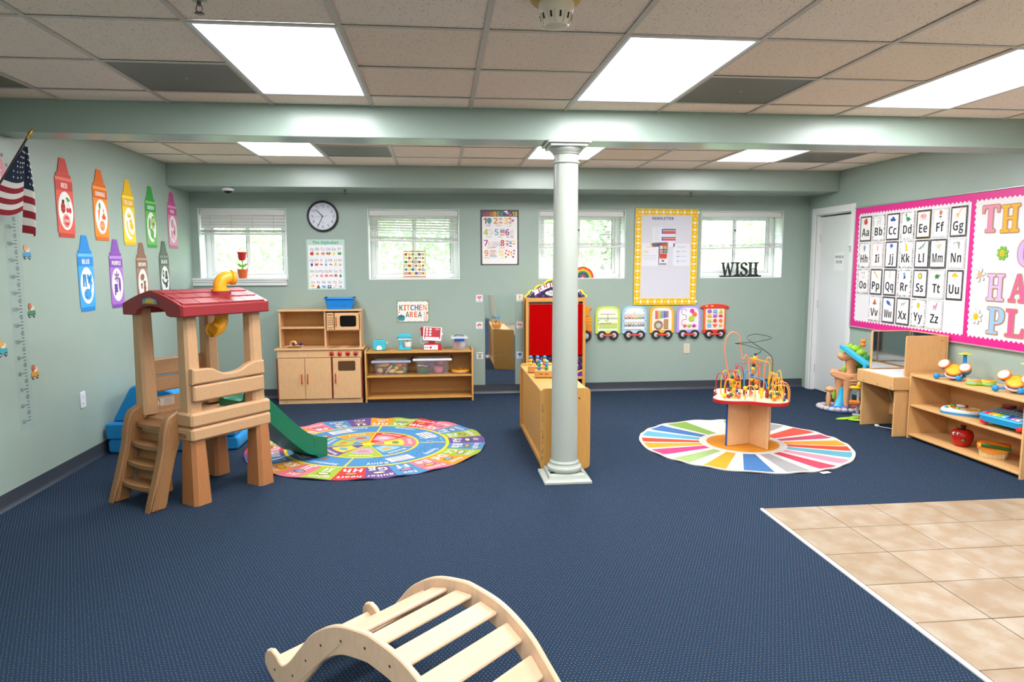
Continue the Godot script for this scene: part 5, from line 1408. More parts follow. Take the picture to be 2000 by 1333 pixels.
func build_train() -> void:
	# engine and five carriages, each a hanging activity panel
	var tyre := mt("22211f", 0.55); var hubm := mt("c7c4cf", 0.45); var rod := mt("dd4a3a", 0.45)
	var specs := [["train_carriage_panel", "lime green carriage panel with a number maze, next to the engine", 4.551, "c8dc5a", "eef0d6"], ["train_carriage_panel", "light blue carriage panel with two printed toy trains", 4.865, "a8cfe8", "e6ecef"], ["train_carriage_panel", "orange carriage panel with xylophone bars and a round drum", 5.191, "f2b02c", "f0e4d8"], ["train_carriage_panel", "purple carriage panel with gears and a wire track", 5.513, "b49ade", "ece4ea"], ["train_carriage_panel", "red and orange carriage panel with shape pegs, last in the row", 5.826, "ee6a2c", "f3dcd2"]]
	for i in 5:
		var s: Array = specs[i]
		var o := thing(s[0], s[1], "activity panel", Vector3(s[2], 0.6, 0.001), 0, "train panels on the back wall")
		var w := 0.292; var top := 0.39; var low := 0.068
		var pts := PackedVector2Array()
		if i < 4:
			pts.append(Vector2(-w / 2, low)); pts.append(Vector2(w / 2, low))
			for q in 13:
				var a := PI * q / 12
				pts.append(Vector2(signf(cos(a)) * pow(absf(cos(a)), 0.55) * w / 2, 0.25 + pow(sin(a), 0.55) * 0.135))
		else:
			pts = PackedVector2Array([Vector2(-w / 2 + 0.012, low), Vector2(w / 2 - 0.012, low), Vector2(w / 2 - 0.012, 0.365), Vector2(-w / 2 + 0.012, 0.365)])
		part(o, "body", Geo.new().prism(pts, 0.0, 0.02, 0.004), mt(s[3], 0.45))
		var face := PackedVector2Array()
		for q in pts: face.append(Vector2(q.x * 0.8, low + 0.035 + (q.y - low) * 0.82))
		if i == 4:
			face = shift(rrect(0.225, 0.245, 0.02), Vector2(0, 0.225))
			var roof := Geo.new(); roof.prism(outline([Vector2(-0.15, 0.352), Vector2(0.15, 0.352), Vector2(0.152, 0.38), Vector2(0.08, 0.396), Vector2(0, 0.402), Vector2(-0.08, 0.396), Vector2(-0.152, 0.38)], 3), 0.0, 0.028, 0.005)
			var rf := part(o, "roof", roof, mt("dd3a26", 0.45))
			for x in [-0.105, -0.04]: inst(rf, "knob", Geo.new().ell(Vector3(x, 0.378, 0.028), Vector3(0.02, 0.012, 0.005), 12, 6).mesh(), mt("f0a03c", 0.5))
			part(o, "chassis", Geo.new().box(Vector3(0, 0.08, 0.014), Vector3(0.285, 0.045, 0.028), 0.006), mt("dd3a26", 0.45))
		var fp := part(o, "face_panel", Geo.new().prism(face, 0.018, 0.0225, 0.001), mt(s[4], 0.5))
		var p := Ink.new(); p.at(Vector3(0, 0, 0.0226))
		match i:
			0:
				p.line([Vector2(-0.085, 0.295), Vector2(0.085, 0.295)], 0.005, "5a5f4a", 1); p.line([Vector2(0, 0.295), Vector2(0, 0.2)], 0.005, "5a5f4a", 1); p.line([Vector2(-0.11, 0.25), Vector2(0.11, 0.25)], 0.005, "5a5f4a", 1)
				for q in 12: p.line([Vector2(-0.11 + q * 0.02, 0.25), Vector2(-0.11 + q * 0.02, 0.232)], 0.004, "5a5f4a", 1)
				p.rect(0, 0.16, 0.225, 0.07, "dde8a0", 1)
				for q in 33: p.oval(-0.07 + (q % 11) * 0.017, 0.18 - (q / 11) * 0.02, 0.007, 0.008, "9ab83a", 2, 0, 8)
				p.line([Vector2(-0.09, 0.135), Vector2(-0.09, 0.19), Vector2(0.035, 0.19), Vector2(0.035, 0.2)], 0.005, "4a4f3c", 3)
				for q in [[-0.11, 0.222], [-0.022, 0.222], [-0.11, 0.182]]: p.oval(q[0], q[1], 0.009, 0.011, "a8c83a", 3)
			1:
				p.rect(0.0, 0.268, 0.235, 0.06, "ded2c4", 1); p.rect(0.0, 0.18, 0.235, 0.06, "ded2c4", 1)
				for q in 6:
					for r in 2:
						var x := -0.1 + q * 0.04; var y := 0.262 - r * 0.087
						var c: String = ["dd7a4a", "cf5a5a", "e8a03c", "dcc43c", "7ab84a", "5a9ac8"][q] if r == 0 else ["8a8a8a", "4a4a4a", "7a7a7a", "aaaaaa", "6a7aa8", "5a5a5a"][q]
						p.poly(shift(rrect(0.033, 0.034, 0.011), Vector2(x, y)), c, 2); p.oval(x, y + 0.004, 0.011, 0.009, "efe8e0", 3)
						p.oval(x - 0.01, y - 0.021, 0.006, 0.006, "33333a", 3); p.oval(x + 0.01, y - 0.021, 0.006, 0.006, "33333a", 3)
				for q in 9: p.rect(-0.1 + q * 0.024, 0.114, 0.018, 0.008, ["2a2a2c", "2a2a2c", "8a3a2a", "2a2a2c", "3a4a8a", "2a2a2c", "3a4a8a", "2a2a2c", "e8c03a"][q], 1)
				for q in [[-0.125, 0.11], [0.125, 0.12], [-0.13, 0.215], [0.13, 0.215], [0, 0.31], [-0.11, 0.33], [0.11, 0.33]]: p.oval(q[0], q[1], 0.005, 0.005, "2f5ac0", 4)
			2:
				for q in 8:
					var bar := Geo.new().box(Vector3(-0.073 + q * 0.02, 0.282 + q * 0.001, 0.026), Vector3(0.014, 0.1 - q * 0.0035, 0.006), 0.002)
					inst(fp, "xylophone_bar", bar.mesh(), mt(["c93a2c", "e2602c", "e8c03a", "7ab83a", "3fa0c8", "3f50a0", "6a4a9a", "c0608a"][q], 0.4))
				var dr := Geo.new(); dr.at(Vector3(-0.043, 0.166, 0.022), Vector3(90, 0, 0)); dr.lathe([Vector2(0.052, 0), Vector2(0.052, 0.012), Vector2(0.048, 0.016), Vector2(0.038, 0.016), Vector2(0.034, 0.012), Vector2(0.034, 0.002)], 28)
				inst(fp, "drum_ring", dr.mesh(), mt("b07a52", 0.5)); var dm := Geo.new(); dm.at(Vector3(-0.043, 0.166, 0.024), Vector3(90, 0, 0)); dm.lathe([Vector2(0.035, 0), Vector2(0, 0)], 24); inst(fp, "drum_mirror", dm.mesh(), mt("bcc8be", 0.15))
				inst(fp, "scraper", Geo.new().box(Vector3(0.048, 0.175, 0.026), Vector3(0.055, 0.115, 0.008), 0.006).mesh(), mt("b98a5e", 0.55))
			3:
				p.line([Vector2(-0.03, 0.32), Vector2(-0.04, 0.345), Vector2(-0.08, 0.345), Vector2(-0.088, 0.33), Vector2(-0.088, 0.3), Vector2(-0.075, 0.28), Vector2(-0.04, 0.275), Vector2(-0.03, 0.26), Vector2(-0.035, 0.225), Vector2(-0.075, 0.22), Vector2(-0.085, 0.2), Vector2(-0.085, 0.17), Vector2(-0.06, 0.155), Vector2(0.09, 0.155)], 0.005, "4a4644", 1)
				for q in [[0.035, 0.325, 0.026, "dd3a9a"], [0.065, 0.285, 0.028, "ee7a2c"], [0.03, 0.237, 0.036, "b8cf3a"]]:
					var gp := PackedVector2Array()
					for t in 32: gp.append(Vector2(q[0], q[1]) + Vector2(cos(TAU * t / 32), sin(TAU * t / 32)) * q[2] * (1.0 if t % 4 < 2 else 0.84))
					inst(fp, "gear", Geo.new().prism(gp, 0.0225, 0.031, 0.001).mesh(), mt(q[3], 0.45))
				for q in [[-0.05, "ee6a2c"], [0.005, "a8c43a"], [0.06, "cf3a8a"]]:
					inst(fp, "slider_knob", Geo.new().ell(Vector3(q[0], 0.152, 0.028), Vector3(0.02, 0.019, 0.008), 14, 8).mesh(), mt(q[1], 0.45))
			4:
				var cols := ["9a6ac4", "7ab8d8", "b8cf3a", "f0a82c", "a06ac8", "dd4a48", "b8cf5a", "dd4a4a", "ee7a3c", "7ab8dc", "ee6a3c", "f0b83c"]
				for q in 12:
					var x := -0.068 + (q % 3) * 0.068; var y := 0.318 - (q / 3) * 0.055
					var sh := PackedVector2Array()
					match q:
						0, 9: sh = rrect(0.048, 0.048, 0.0239, 6)
						1: sh = rrect(0.044, 0.044, 0.004)
						2: sh = PackedVector2Array([Vector2(-0.025, -0.02), Vector2(0.025, -0.02), Vector2(0, 0.025)])
						3: sh = rrect(0.052, 0.034, 0.0168, 6)
						4, 6: sh = rrect(0.044, 0.034, 0.004)
						5: sh = PackedVector2Array([Vector2(-0.024, -0.012), Vector2(0.024, -0.012), Vector2(0.018, 0.01), Vector2(0, 0.02), Vector2(-0.018, 0.01)])
						7, 8: 
							for t in (6 if q == 7 else 5): sh.append(Vector2(cos(TAU * t / (6 if q == 7 else 5) + PI / 2), sin(TAU * t / (6 if q == 7 else 5) + PI / 2)) * 0.023)
						10:
							for t in 20: sh.append(Vector2(pow(sin(TAU * t / 20), 3), 0.8125 * cos(TAU * t / 20) - 0.3125 * cos(2 * TAU * t / 20) - 0.125 * cos(3 * TAU * t / 20)) * 0.024)
						11:
							for t in 10: sh.append(Vector2(cos(PI * t / 5 + PI / 2), sin(PI * t / 5 + PI / 2)) * (0.024 if t % 2 == 0 else 0.013))
					inst(fp, "shape_peg", Geo.new().prism(shift(sh, Vector2(x, y)), 0.0225, 0.032, 0.0015).mesh(), mt(cols[q], 0.45))
				p.rect(0, 0.118, 0.2, 0.008, "f8efe8", 1)
		if p.v.size() > 0: inst(fp, "print", p.mesh(), vm(0.5))
		for x in [-0.067, 0.073]: wheel(o, Vector3(x, 0.052, 0.02), tyre, hubm)
		part(o, "coupling_rod", Geo.new().box(Vector3(0.003, 0.052, 0.038), Vector3(0.135, 0.022, 0.006), 0.0029), rod)
	var e := thing("train_engine_panel", "orange train engine panel half hidden by the puppet theater", "activity panel", Vector3(4.25, 0.6, 0.001), 0, "train panels on the back wall")
	var og := mt("ee9420", 0.45)
	part(e, "body", Geo.new().prism(PackedVector2Array([Vector2(-0.13, 0.07), Vector2(0.115, 0.07), Vector2(0.118, 0.27), Vector2(0.04, 0.28), Vector2(0.0, 0.42), Vector2(-0.13, 0.42)]), 0.0, 0.022, 0.004), og)
	part(e, "chimney", Geo.new().prism(outline([Vector2(0.03, 0.28), Vector2(0.088, 0.28), Vector2(0.082, 0.33), Vector2(0.108, 0.36), Vector2(0.1, 0.38), Vector2(0.02, 0.385), Vector2(0.012, 0.365), Vector2(0.035, 0.33)], 3), 0.0, 0.026, 0.005), og)
	for k in 3: part(e, "band", Geo.new().box(Vector3(0.05, 0.19 + k * 0.028, 0.022), Vector3(0.13, 0.014, 0.006), 0.003), mt("f2a83c", 0.45))
	part(e, "bumper", Geo.new().box(Vector3(0.095, 0.08, 0.018), Vector3(0.04, 0.05, 0.03), 0.006), mt("dd4226", 0.45))
	wheel(e, Vector3(0.045, 0.048, 0.022), tyre, hubm, 1.25); wheel(e, Vector3(-0.09, 0.048, 0.022), tyre, hubm, 1.25)

func wheel(o: Node3D, at: Vector3, tyre: Material, hubm: Material, s := 1.0) -> void:
	var g := Geo.new(); g.at(at, Vector3(90, 0, 0), Vector3.ONE * s)
	g.lathe([Vector2(0.052, -0.006), Vector2(0.052, 0.01), Vector2(0.05, 0.013), Vector2(0.03, 0.013), Vector2(0.028, 0.01), Vector2(0.028, 0.0)], 28)
	var w := part(o, "wheel", g, tyre)
	g = Geo.new(); g.at(at, Vector3(90, 0, 0), Vector3.ONE * s); g.lathe([Vector2(0.029, 0.006), Vector2(0.02, 0.009), Vector2(0, 0.01)], 20)
	inst(w, "hub", g.mesh(), hubm)

func build_puppet_theater() -> void:
	var o := thing("puppet_theater", "wooden puppet theater with red curtain behind the column", "puppet theater", Vector3(3.895, 0, 0.325))
	var wood := oak
	for x in [-0.315, 0.315]:
		part(o, "front_post", Geo.new().box(Vector3(x, 0.555, 0), Vector3(0.034, 1.11, 0.02), 0.003), wood)
		part(o, "rear_post", Geo.new().box(Vector3(x * 0.99, 0.555, -0.26), Vector3(0.03, 1.11, 0.02), 0.003), wood)
		var cloth := mt("17171a", 0.9)
		part(o, "side_drape", Geo.new().box(Vector3(x * 0.98, 0.55, -0.13), Vector3(0.004, 1.05, 0.235)), cloth, "black side cloth")
	part(o, "top_rail", Geo.new().box(Vector3(0, 1.082, 0), Vector3(0.6, 0.044, 0.02), 0.003), wood)
	part(o, "bottom_rail", Geo.new().box(Vector3(0, 0.215, 0), Vector3(0.6, 0.03, 0.02), 0.003), wood)
	part(o, "rear_rail", Geo.new().box(Vector3(0, 1.08, -0.26), Vector3(0.6, 0.04, 0.018), 0.003).box(Vector3(0, 0.2, -0.26), Vector3(0.6, 0.03, 0.018), 0.003), wood)
	# pleated curtain
	var P := []
	for i in 20:
		var row := PackedVector3Array()
		var t := float(i) / 19
		for j in 61:
			var x := -0.292 + 0.584 * j / 60.0
			row.append(Vector3(x, lerpf(0.475, 1.035, t), 0.016 + 0.0035 * sin(x * 52.0 + 0.6 * sin(t * 3.0)) * (1.15 - t) + (0.004 if t > 0.95 else 0.0)))
		P.append(row)
	P.reverse()
	var cu := mt("a90304", 1.0, 0.0, 0.1)
	var c := part(o, "curtain", Geo.new().grid(P), cu)
	inst(c, "hem", Geo.new().box(Vector3(0, 0.478, 0.019), Vector3(0.584, 0.01, 0.004), 0.0015).mesh(), cu)
	part(o, "curtain_rod", Geo.new().cyl(Vector3(-0.3, 1.03, 0.01), Vector3(0.3, 1.03, 0.01), 0.006), mt("9a9088", 0.4, 0.6))
	# printed front board
	var bd := part(o, "front_board", Geo.new().box(Vector3(0, 0.345, -0.004), Vector3(0.596, 0.232, 0.008)), mt("1c1420", 0.5))
	var p := Ink.new(); p.at(Vector3(0, 0.345, 0.0005))
	for i in 24:
		for j in 6:
			if (i + j) % 2 == 0:
				var q := Vector2(-0.285 + i * 0.0248, -0.092 + j * 0.037)
				p.poly(PackedVector2Array([q + Vector2(-0.012, 0), q + Vector2(0, -0.018), q + Vector2(0.012, 0), q + Vector2(0, 0.018)]), "6a1f92", 1)
	p.arc(0, -0.12, 0.105, 0.125, 0, 180, "f2d21c", 2); p.arc(0, -0.12, 0.0, 0.105, 0, 180, "7a1f70", 2); p.arc(0, -0.12, 0.128, 0.15, 0, 180, "1c1420", 2)
	p.oval(0, -0.02, 0.045, 0.07, "f4e23a", 3)
	for s in [-1, 1]:
		p.poly(outline([Vector2(s * 0.22, -0.115), Vector2(s * 0.24, -0.02), Vector2(s * 0.19, -0.01), Vector2(s * 0.15, 0.03), Vector2(s * 0.14, -0.05), Vector2(s * 0.16, -0.115)], 3), "f0cf1c", 3)
		p.oval(s * 0.235, 0.01, 0.02, 0.013, "f4f0f0", 4); p.oval(s * 0.165, 0.045, 0.02, 0.013, "f4f0f0", 4)
		p.arc(s * 0.3, -0.13, 0.075, 0.09, 0 if s < 0 else 90, 90 if s < 0 else 180, "f0cf1c", 3); p.arc(s * 0.3, -0.13, 0.0, 0.075, 0 if s < 0 else 90, 90 if s < 0 else 180, "6a1f92", 2)
		p.line([Vector2(s * 0.26, 0.11), Vector2(s * 0.235, 0.03)], 0.004, "d9b02c", 3); p.line([Vector2(s * 0.15, 0.11), Vector2(s * 0.16, 0.06)], 0.004, "d9b02c", 3)
		p.line([Vector2(s * 0.13, 0.1), Vector2(s * 0.05, 0.04)], 0.006, "e08a2c", 3)
	inst(bd, "print", p.mesh(), vm(0.5))
	# scalloped marquee
	var sc := outline([Vector2(-0.305, 0.0), Vector2(-0.308, 0.05), Vector2(-0.285, 0.085), Vector2(-0.245, 0.085), Vector2(-0.225, 0.12), Vector2(-0.185, 0.145), Vector2(-0.145, 0.145), Vector2(-0.11, 0.185), Vector2(-0.06, 0.205), Vector2(0, 0.212), Vector2(0.06, 0.205), Vector2(0.11, 0.185), Vector2(0.145, 0.145), Vector2(0.185, 0.145), Vector2(0.225, 0.12), Vector2(0.245, 0.085), Vector2(0.285, 0.085), Vector2(0.308, 0.05), Vector2(0.305, 0.0)], 4)
	for i in sc.size(): sc[i].y = maxf(sc[i].y, 0.0)
	var g := Geo.new(); g.at(Vector3(0, 1.105, 0)); g.prism(sc, -0.006, 0.006)
	var mq := part(o, "marquee", g, mt("f2d81c", 0.45), "yellow scalloped name board")
	p = Ink.new(); p.at(Vector3(0, 1.105, 0.006))
	var inner := PackedVector2Array(); var in2 := PackedVector2Array()
	for q in sc: inner.append(Vector2(q.x * 0.93, q.y * 0.9)); in2.append(Vector2(q.x * 0.82, q.y * 0.76))
	p.poly(inner, "3a2f70", 1); p.poly(in2, "1c1420", 2)
	for i in sc.size():
		if i % 2 == 0 and sc[i].y > 0.01: p.oval(sc[i].x * 0.875, sc[i].y * 0.83, 0.005, 0.005, "e8e4f0", 3, 0, 8)
	for i in 12:
		for j in 4:
			if (i + j) % 2 == 0 and absf(-0.22 + i * 0.04) + j * 0.04 < 0.25: p.poly(PackedVector2Array([Vector2(-0.24 + i * 0.04, 0.02 + j * 0.03), Vector2(-0.22 + i * 0.04, 0.0 + j * 0.03), Vector2(-0.2 + i * 0.04, 0.02 + j * 0.03), Vector2(-0.22 + i * 0.04, 0.04 + j * 0.03)]), "6a1f92", 3)
	var rib := PackedVector2Array()
	for i in 21: rib.append(Vector2(-0.235 + i * 0.0235, 0.025 + 0.095 * sin(PI * i / 20.0)))
	for i in 21: rib.append(Vector2(0.235 - i * 0.0235, 0.08 + 0.09 * sin(PI * i / 20.0)))
	p.poly(rib, "f0ecec", 4); p.oval(-0.235, 0.075, 0.028, 0.018, "f4f0f0", 5); p.oval(0.235, 0.075, 0.028, 0.018, "f4f0f0", 5); p.arc(-0.235, 0.075, 0.012, 0.016, 0, 300, "33303a", 6); p.arc(0.235, 0.075, 0.012, 0.016, 0, 300, "33303a", 6)
	var word := "PUPPET"
	for i in 6: p.text(["p", "u", "p", "p", "e", "t"][i], -0.185 + i * 0.066, 0.072 + 0.085 * sin(PI * (i + 0.7) / 6.4), 0.052, "8a2a22", "serif", 0.062, 22.0 - i * 8.0, 6)
	p.oval(0, 0.05, 0.12, 0.032, "f2e8d0", 5); p.text("THEATER", 0, 0.05, 0.028, "2f6ab0", "serif", 0.19, 0, 6)
	inst(mq, "print", p.mesh(), vm(0.45))

func build_sill_things() -> void:
	# toy tulip in an orange pot
	var o := thing("toy_tulip", "toy red tulip with green leaves in an orange pot on the window sill", "toy flower", Vector3(0.517, 1.329, 0.005))
	part(o, "pot", Geo.new().lathe([Vector2(0, 0), Vector2(0.044, 0), Vector2(0.044, 0), Vector2(0.054, 0.08), Vector2(0.057, 0.08), Vector2(0.057, 0.095), Vector2(0.057, 0.095), Vector2(0.05, 0.095), Vector2(0.047, 0.085), Vector2(0, 0.085)], 24), mt("d9602a", 0.5))
	part(o, "stem", Geo.new().tube([Vector3(0, 0.08, 0), Vector3(0.002, 0.13, 0), Vector3(0, 0.19, 0)], 0.008, 10), mt("6fbf2c", 0.5))
	for s in [-1, 1]:
		var g := Geo.new(); g.at(Vector3(s * 0.026, 0.135, 0), Vector3(0, 0, s * 35.0)); g.ell(Vector3.ZERO, Vector3(0.03, 0.014, 0.006), 12, 8)
		part(o, "leaf", g, mt("79c52c", 0.5))
	part(o, "blossom", Geo.new().lathe([Vector2(0.0, 0.185), Vector2(0.03, 0.19), Vector2(0.04, 0.215), Vector2(0.043, 0.25), Vector2(0.054, 0.278), Vector2(0.05, 0.278), Vector2(0.038, 0.25), Vector2(0.0, 0.24)], 20), mt("c4161c", 0.5))
	# bead abacus with picture blocks
	o = thing("abacus", "wooden abacus with rows of picture blocks on the window ledge", "toy abacus", Vector3(2.36, WY0 + 0.009, -0.06))
	var wd := pale_birch
	for s in [-1, 1]: part(o, "side_post", Geo.new().box(Vector3(s * 0.119, 0.158, 0), Vector3(0.011, 0.316, 0.02), 0.003).box(Vector3(s * 0.119, 0.006, 0), Vector3(0.014, 0.012, 0.07), 0.003), wd)
	part(o, "top_bar", Geo.new().box(Vector3(0, 0.303, 0), Vector3(0.23, 0.012, 0.014), 0.003), mt("c07a4a", 0.5)); part(o, "bottom_bar", Geo.new().box(Vector3(0, 0.022, 0), Vector3(0.23, 0.012, 0.014), 0.003), mt("c07a4a", 0.5))
	var cols := ["e2604a", "e8b83a", "c8cf5a", "e8c86a", "3f6fb0", "dd4a38", "e8b03c", "d9583a", "e8b83a", "c8c0b0", "d99a9a", "d8cf5a", "5a9a6a", "dcae3a", "c8a0c0", "3f9a9a", "b8463a", "d9a03c", "d99aa0", "dd4a3a", "b8b8a8", "e8b84a", "c98a3a", "e0b04a", "7ab0d0", "e8d04a", "3f7fb0", "d8a8b8", "e8b03a", "3f6ab8", "d9483a", "c98a7a", "e8c03a", "4a8ac0", "c080a8", "f0c83a"]
	for r in 6:
		part(o, "rod", Geo.new().cyl(Vector3(-0.115, 0.06 + r * 0.042, 0), Vector3(0.115, 0.06 + r * 0.042, 0), 0.002, -1, 6), mt("b8b0a0", 0.4, 0.5))
		for c in 6:
			var g := Geo.new().box(Vector3(-0.094 + c * 0.0374, 0.06 + r * 0.042, 0), Vector3(0.031, 0.03, 0.02), 0.003)
			var b := part(o, "block", g, mt(cols[(5 - r) * 6 + c], 0.5))
			var p := Ink.new(); p.at(Vector3(-0.094 + c * 0.0374, 0.06 + r * 0.042, 0.01))
			p.oval(0, 0, 0.009, 0.009, ["f3e6c8", "7a4a3a", "f0f0e8", "3a5a8a"][(r * 5 + c * 3) % 4], 1, 0, 10)
			inst(b, "picture", p.mesh(), vm(0.5))
	# wooden rainbow stacker
	o = thing("rainbow_stacker", "wooden rainbow arch toy on the window ledge right of the column", "toy rainbow", Vector3(4.268, WY0 + 0.009, -0.06))
	var rc := ["d9341f", "ee7a1c", "f4c41c", "3f9a48", "1f4a8a", "8a4a6a", "a8565a"]
	for i in 7:
		var r1 := 0.128 - i * 0.0165; var r0 := r1 - 0.0155
		var pts := PackedVector2Array()
		for k in 21: pts.append(Vector2(cos(PI * k / 20), sin(PI * k / 20)) * r1)
		for k in 21: pts.append(Vector2(cos(PI - PI * k / 20), sin(PI - PI * k / 20)) * r0)
		part(o, "arch", Geo.new().prism(pts, -0.02, 0.02, 0.002), mt(rc[i], 0.45))
	# clear night light arch
	o = thing("acrylic_arch", "clear arched acrylic plaque on a white base behind the column", "night light", Vector3(3.815, WY0 + 0.009, -0.09))
	part(o, "base", Geo.new().box(Vector3(-0.002, 0.03, 0), Vector3(0.1, 0.06, 0.05), 0.006), mt("e6e4ec", 0.4))
	var ar := PackedVector2Array([Vector2(-0.05, 0), Vector2(0.05, 0), Vector2(0.05, 0.12)])
	for k in 11: ar.append(Vector2(cos(PI * k / 10) * 0.05, 0.13 + sin(PI * k / 10) * 0.05))
	ar.append(Vector2(-0.05, 0.12))
	var g2 := Geo.new(); g2.at(Vector3(0, 0.055, 0)); g2.prism(ar, -0.003, 0.003)
	part(o, "acrylic", g2, clear("eef4f2", 0.35, 0.1))
	var rimp := []
	for q in ar: rimp.append(Vector3(q.x, q.y + 0.055, 0.002))
	part(o, "edge", Geo.new().tube(rimp.slice(1), 0.004, 6), mt("f0f2f0", 0.3))
	# WISH letters
	o = thing("wish_sign", "black freestanding letters spelling WISH on the window ledge", "letter sign", Vector3(6.152, WY0 + 0.009, -0.06))
	var blk := mt("1f2122", 0.5)
	part(o, "base", Geo.new().box(Vector3(0, 0.01, 0), Vector3(0.5, 0.018, 0.04), 0.003), blk)
	var xs := [-0.158, -0.038, 0.045, 0.155]
	for i in 4:
		var tm := TextMesh.new(); tm.font = Ink.fonts["serif"]; tm.font_size = 48; tm.pixel_size = 0.21 / 48; tm.depth = 0.022; tm.text = "WISH"[i]; tm.curve_step = 1.0
		var l := inst(o, "letter", tm, blk, Vector3(xs[i], 0.094, 0))
		l.scale = Vector3([0.7, 0.85, 0.85, 0.76][i], 1.04, 1)

# ---------------------------------------------------------------- play kitchen and low shelf
func build_kitchen() -> void:
	var o := thing("play_kitchen", "birch play kitchen with red knobs, oven and microwave", "play kitchen", Vector3(1.365, 0, 0.2))
	var x0 := -0.435; var x1 := 0.435; var f := 0.2
	var g := Geo.new()
	g.box(Vector3(x0 + 0.009, 0.285, 0), Vector3(0.018, 0.57, 0.36), 0.002).box(Vector3(x1 - 0.009, 0.285, 0), Vector3(0.018, 0.57, 0.36), 0.002)
	g.box(Vector3(0, 0.285, -0.172), Vector3(0.84, 0.56, 0.012)).box(Vector3(0, 0.06, 0), Vector3(0.83, 0.015, 0.34)).box(Vector3(0.14, 0.28, 0), Vector3(0.016, 0.42, 0.34)).box(Vector3(-0.14, 0.3, 0), Vector3(0.27, 0.01, 0.33))
	part(o, "carcass", g, birch)
	part(o, "plinth", Geo.new().box(Vector3(0, 0.026, f - 0.022), Vector3(0.865, 0.048, 0.018), 0.002), birch)
	part(o, "maker_mark", Geo.new().box(Vector3(-0.36, 0.022, f - 0.0125), Vector3(0.035, 0.01, 0.001)), mt("a8862c", 0.5), "small yellow badge")
	part(o, "control_panel", Geo.new().box(Vector3(0, 0.535, f - 0.014), Vector3(0.868, 0.078, 0.018), 0.002), birch)
	# counter with the sunk sink
	g = Geo.new()
	var ct := 0.592
	g.box(Vector3(0.12, ct - 0.008, 0.01), Vector3(0.68, 0.016, 0.4), 0.003).box(Vector3(-0.43, ct - 0.008, 0.01), Vector3(0.06, 0.016, 0.4), 0.003).box(Vector3(-0.31, ct - 0.008, 0.17), Vector3(0.19, 0.016, 0.08), 0.003).box(Vector3(-0.31, ct - 0.008, -0.12), Vector3(0.19, 0.016, 0.14), 0.003)
	part(o, "counter", g, birch)
	g = Geo.new()
	g.box(Vector3(-0.31, 0.53, 0.04), Vector3(0.2, 0.006, 0.19)).box(Vector3(-0.405, 0.555, 0.04), Vector3(0.006, 0.05, 0.19)).box(Vector3(-0.21, 0.555, 0.04), Vector3(0.006, 0.05, 0.19)).box(Vector3(-0.31, 0.555, -0.05), Vector3(0.2, 0.05, 0.006)).box(Vector3(-0.31, 0.555, 0.13), Vector3(0.2, 0.05, 0.006))
	part(o, "sink", g, maple)
	var fa := part(o, "faucet", Geo.new().box(Vector3(-0.29, ct + 0.005, -0.04), Vector3(0.17, 0.01, 0.03), 0.003).tube(path([Vector3(-0.335, ct + 0.008, -0.04), Vector3(-0.335, ct + 0.04, -0.035), Vector3(-0.31, ct + 0.055, -0.01), Vector3(-0.28, ct + 0.052, 0.01), Vector3(-0.272, ct + 0.03, 0.015)], 4), 0.011, 10), mt("e0d0ae", 0.45))
	inst(fa, "hot_tap", Geo.new().lathe([Vector2(0.0, 0), Vector2(0.016, 0), Vector2(0.016, 0.022), Vector2(0.016, 0.022), Vector2(0, 0.024)], 14, Vector3(-0.305, ct + 0.012, -0.03)).mesh(), mt("a8262a", 0.45))
	inst(fa, "cold_tap", Geo.new().lathe([Vector2(0.0, 0), Vector2(0.017, 0), Vector2(0.017, 0.022), Vector2(0.017, 0.022), Vector2(0, 0.024)], 14, Vector3(-0.23, ct + 0.012, -0.035)).mesh(), mt("1f2f9a", 0.45))
	var p := Ink.new(); p.at(Vector3(0, ct, 0), Vector3(-90, 0, 0))
	for q in [[0.14, -0.055], [0.34, -0.055], [0.15, 0.06], [0.34, 0.06]]:
		for k in 3: p.arc(q[0], -0.06 + q[1], 0.02 + k * 0.017, 0.026 + k * 0.017, 0, 360, "8a6a44", 1, 24)
	part(o, "burner_print", p, vm(0.5), "brown burner rings")
	for i in 4:
		var x := 0.128 + i * 0.083
		var k := Ink.new(); k.at(Vector3(x, 0.535, f - 0.005)); k.arc(0, 0, 0.0265, 0.029, 0, 360, "9a7a52", 1, 24)
		part(o, "knob_scale", k, vm(0.5))
		g = Geo.new(); g.at(Vector3(x, 0.535, f - 0.005), Vector3(90, 0, 0)); g.lathe([Vector2(0.0215, 0), Vector2(0.0215, 0.01), Vector2(0.019, 0.018), Vector2(0, 0.019)], 20)
		g.at(Vector3(x, 0.535, f + 0.014), Vector3(0, 0, [0, 40, -60, 90][i])); g.box(Vector3(0, 0.004, 0.002), Vector3(0.008, 0.042, 0.01), 0.003)
		part(o, "knob", g, mt("b8161e", 0.35))
	# doors with red hinge strips
	var red := mt("8f2418", 0.5)
	var handle := mt("b8401c", 0.4)
	for d in [[-0.426, -0.156, 1], [-0.152, 0.118, -1], [0.135, 0.426, -1]]:
		var cx: float = (d[0] + d[1]) / 2; var w: float = d[1] - d[0]
		g = Geo.new().box(Vector3(cx, 0.273, f - 0.005), Vector3(w, 0.435, 0.018), 0.003)
		var dr := part(o, "door" if d[0] < 0.13 else "oven_door", g, birch)
		var hx: float = d[1] - 0.028 if d[2] > 0 else d[0] + 0.028
		inst(dr, "handle", Geo.new().tube([Vector3(hx, 0.225, f + 0.002), Vector3(hx, 0.227, f + 0.022), Vector3(hx, 0.32, f + 0.022), Vector3(hx, 0.322, f + 0.002)], 0.006, 8).mesh(), handle)
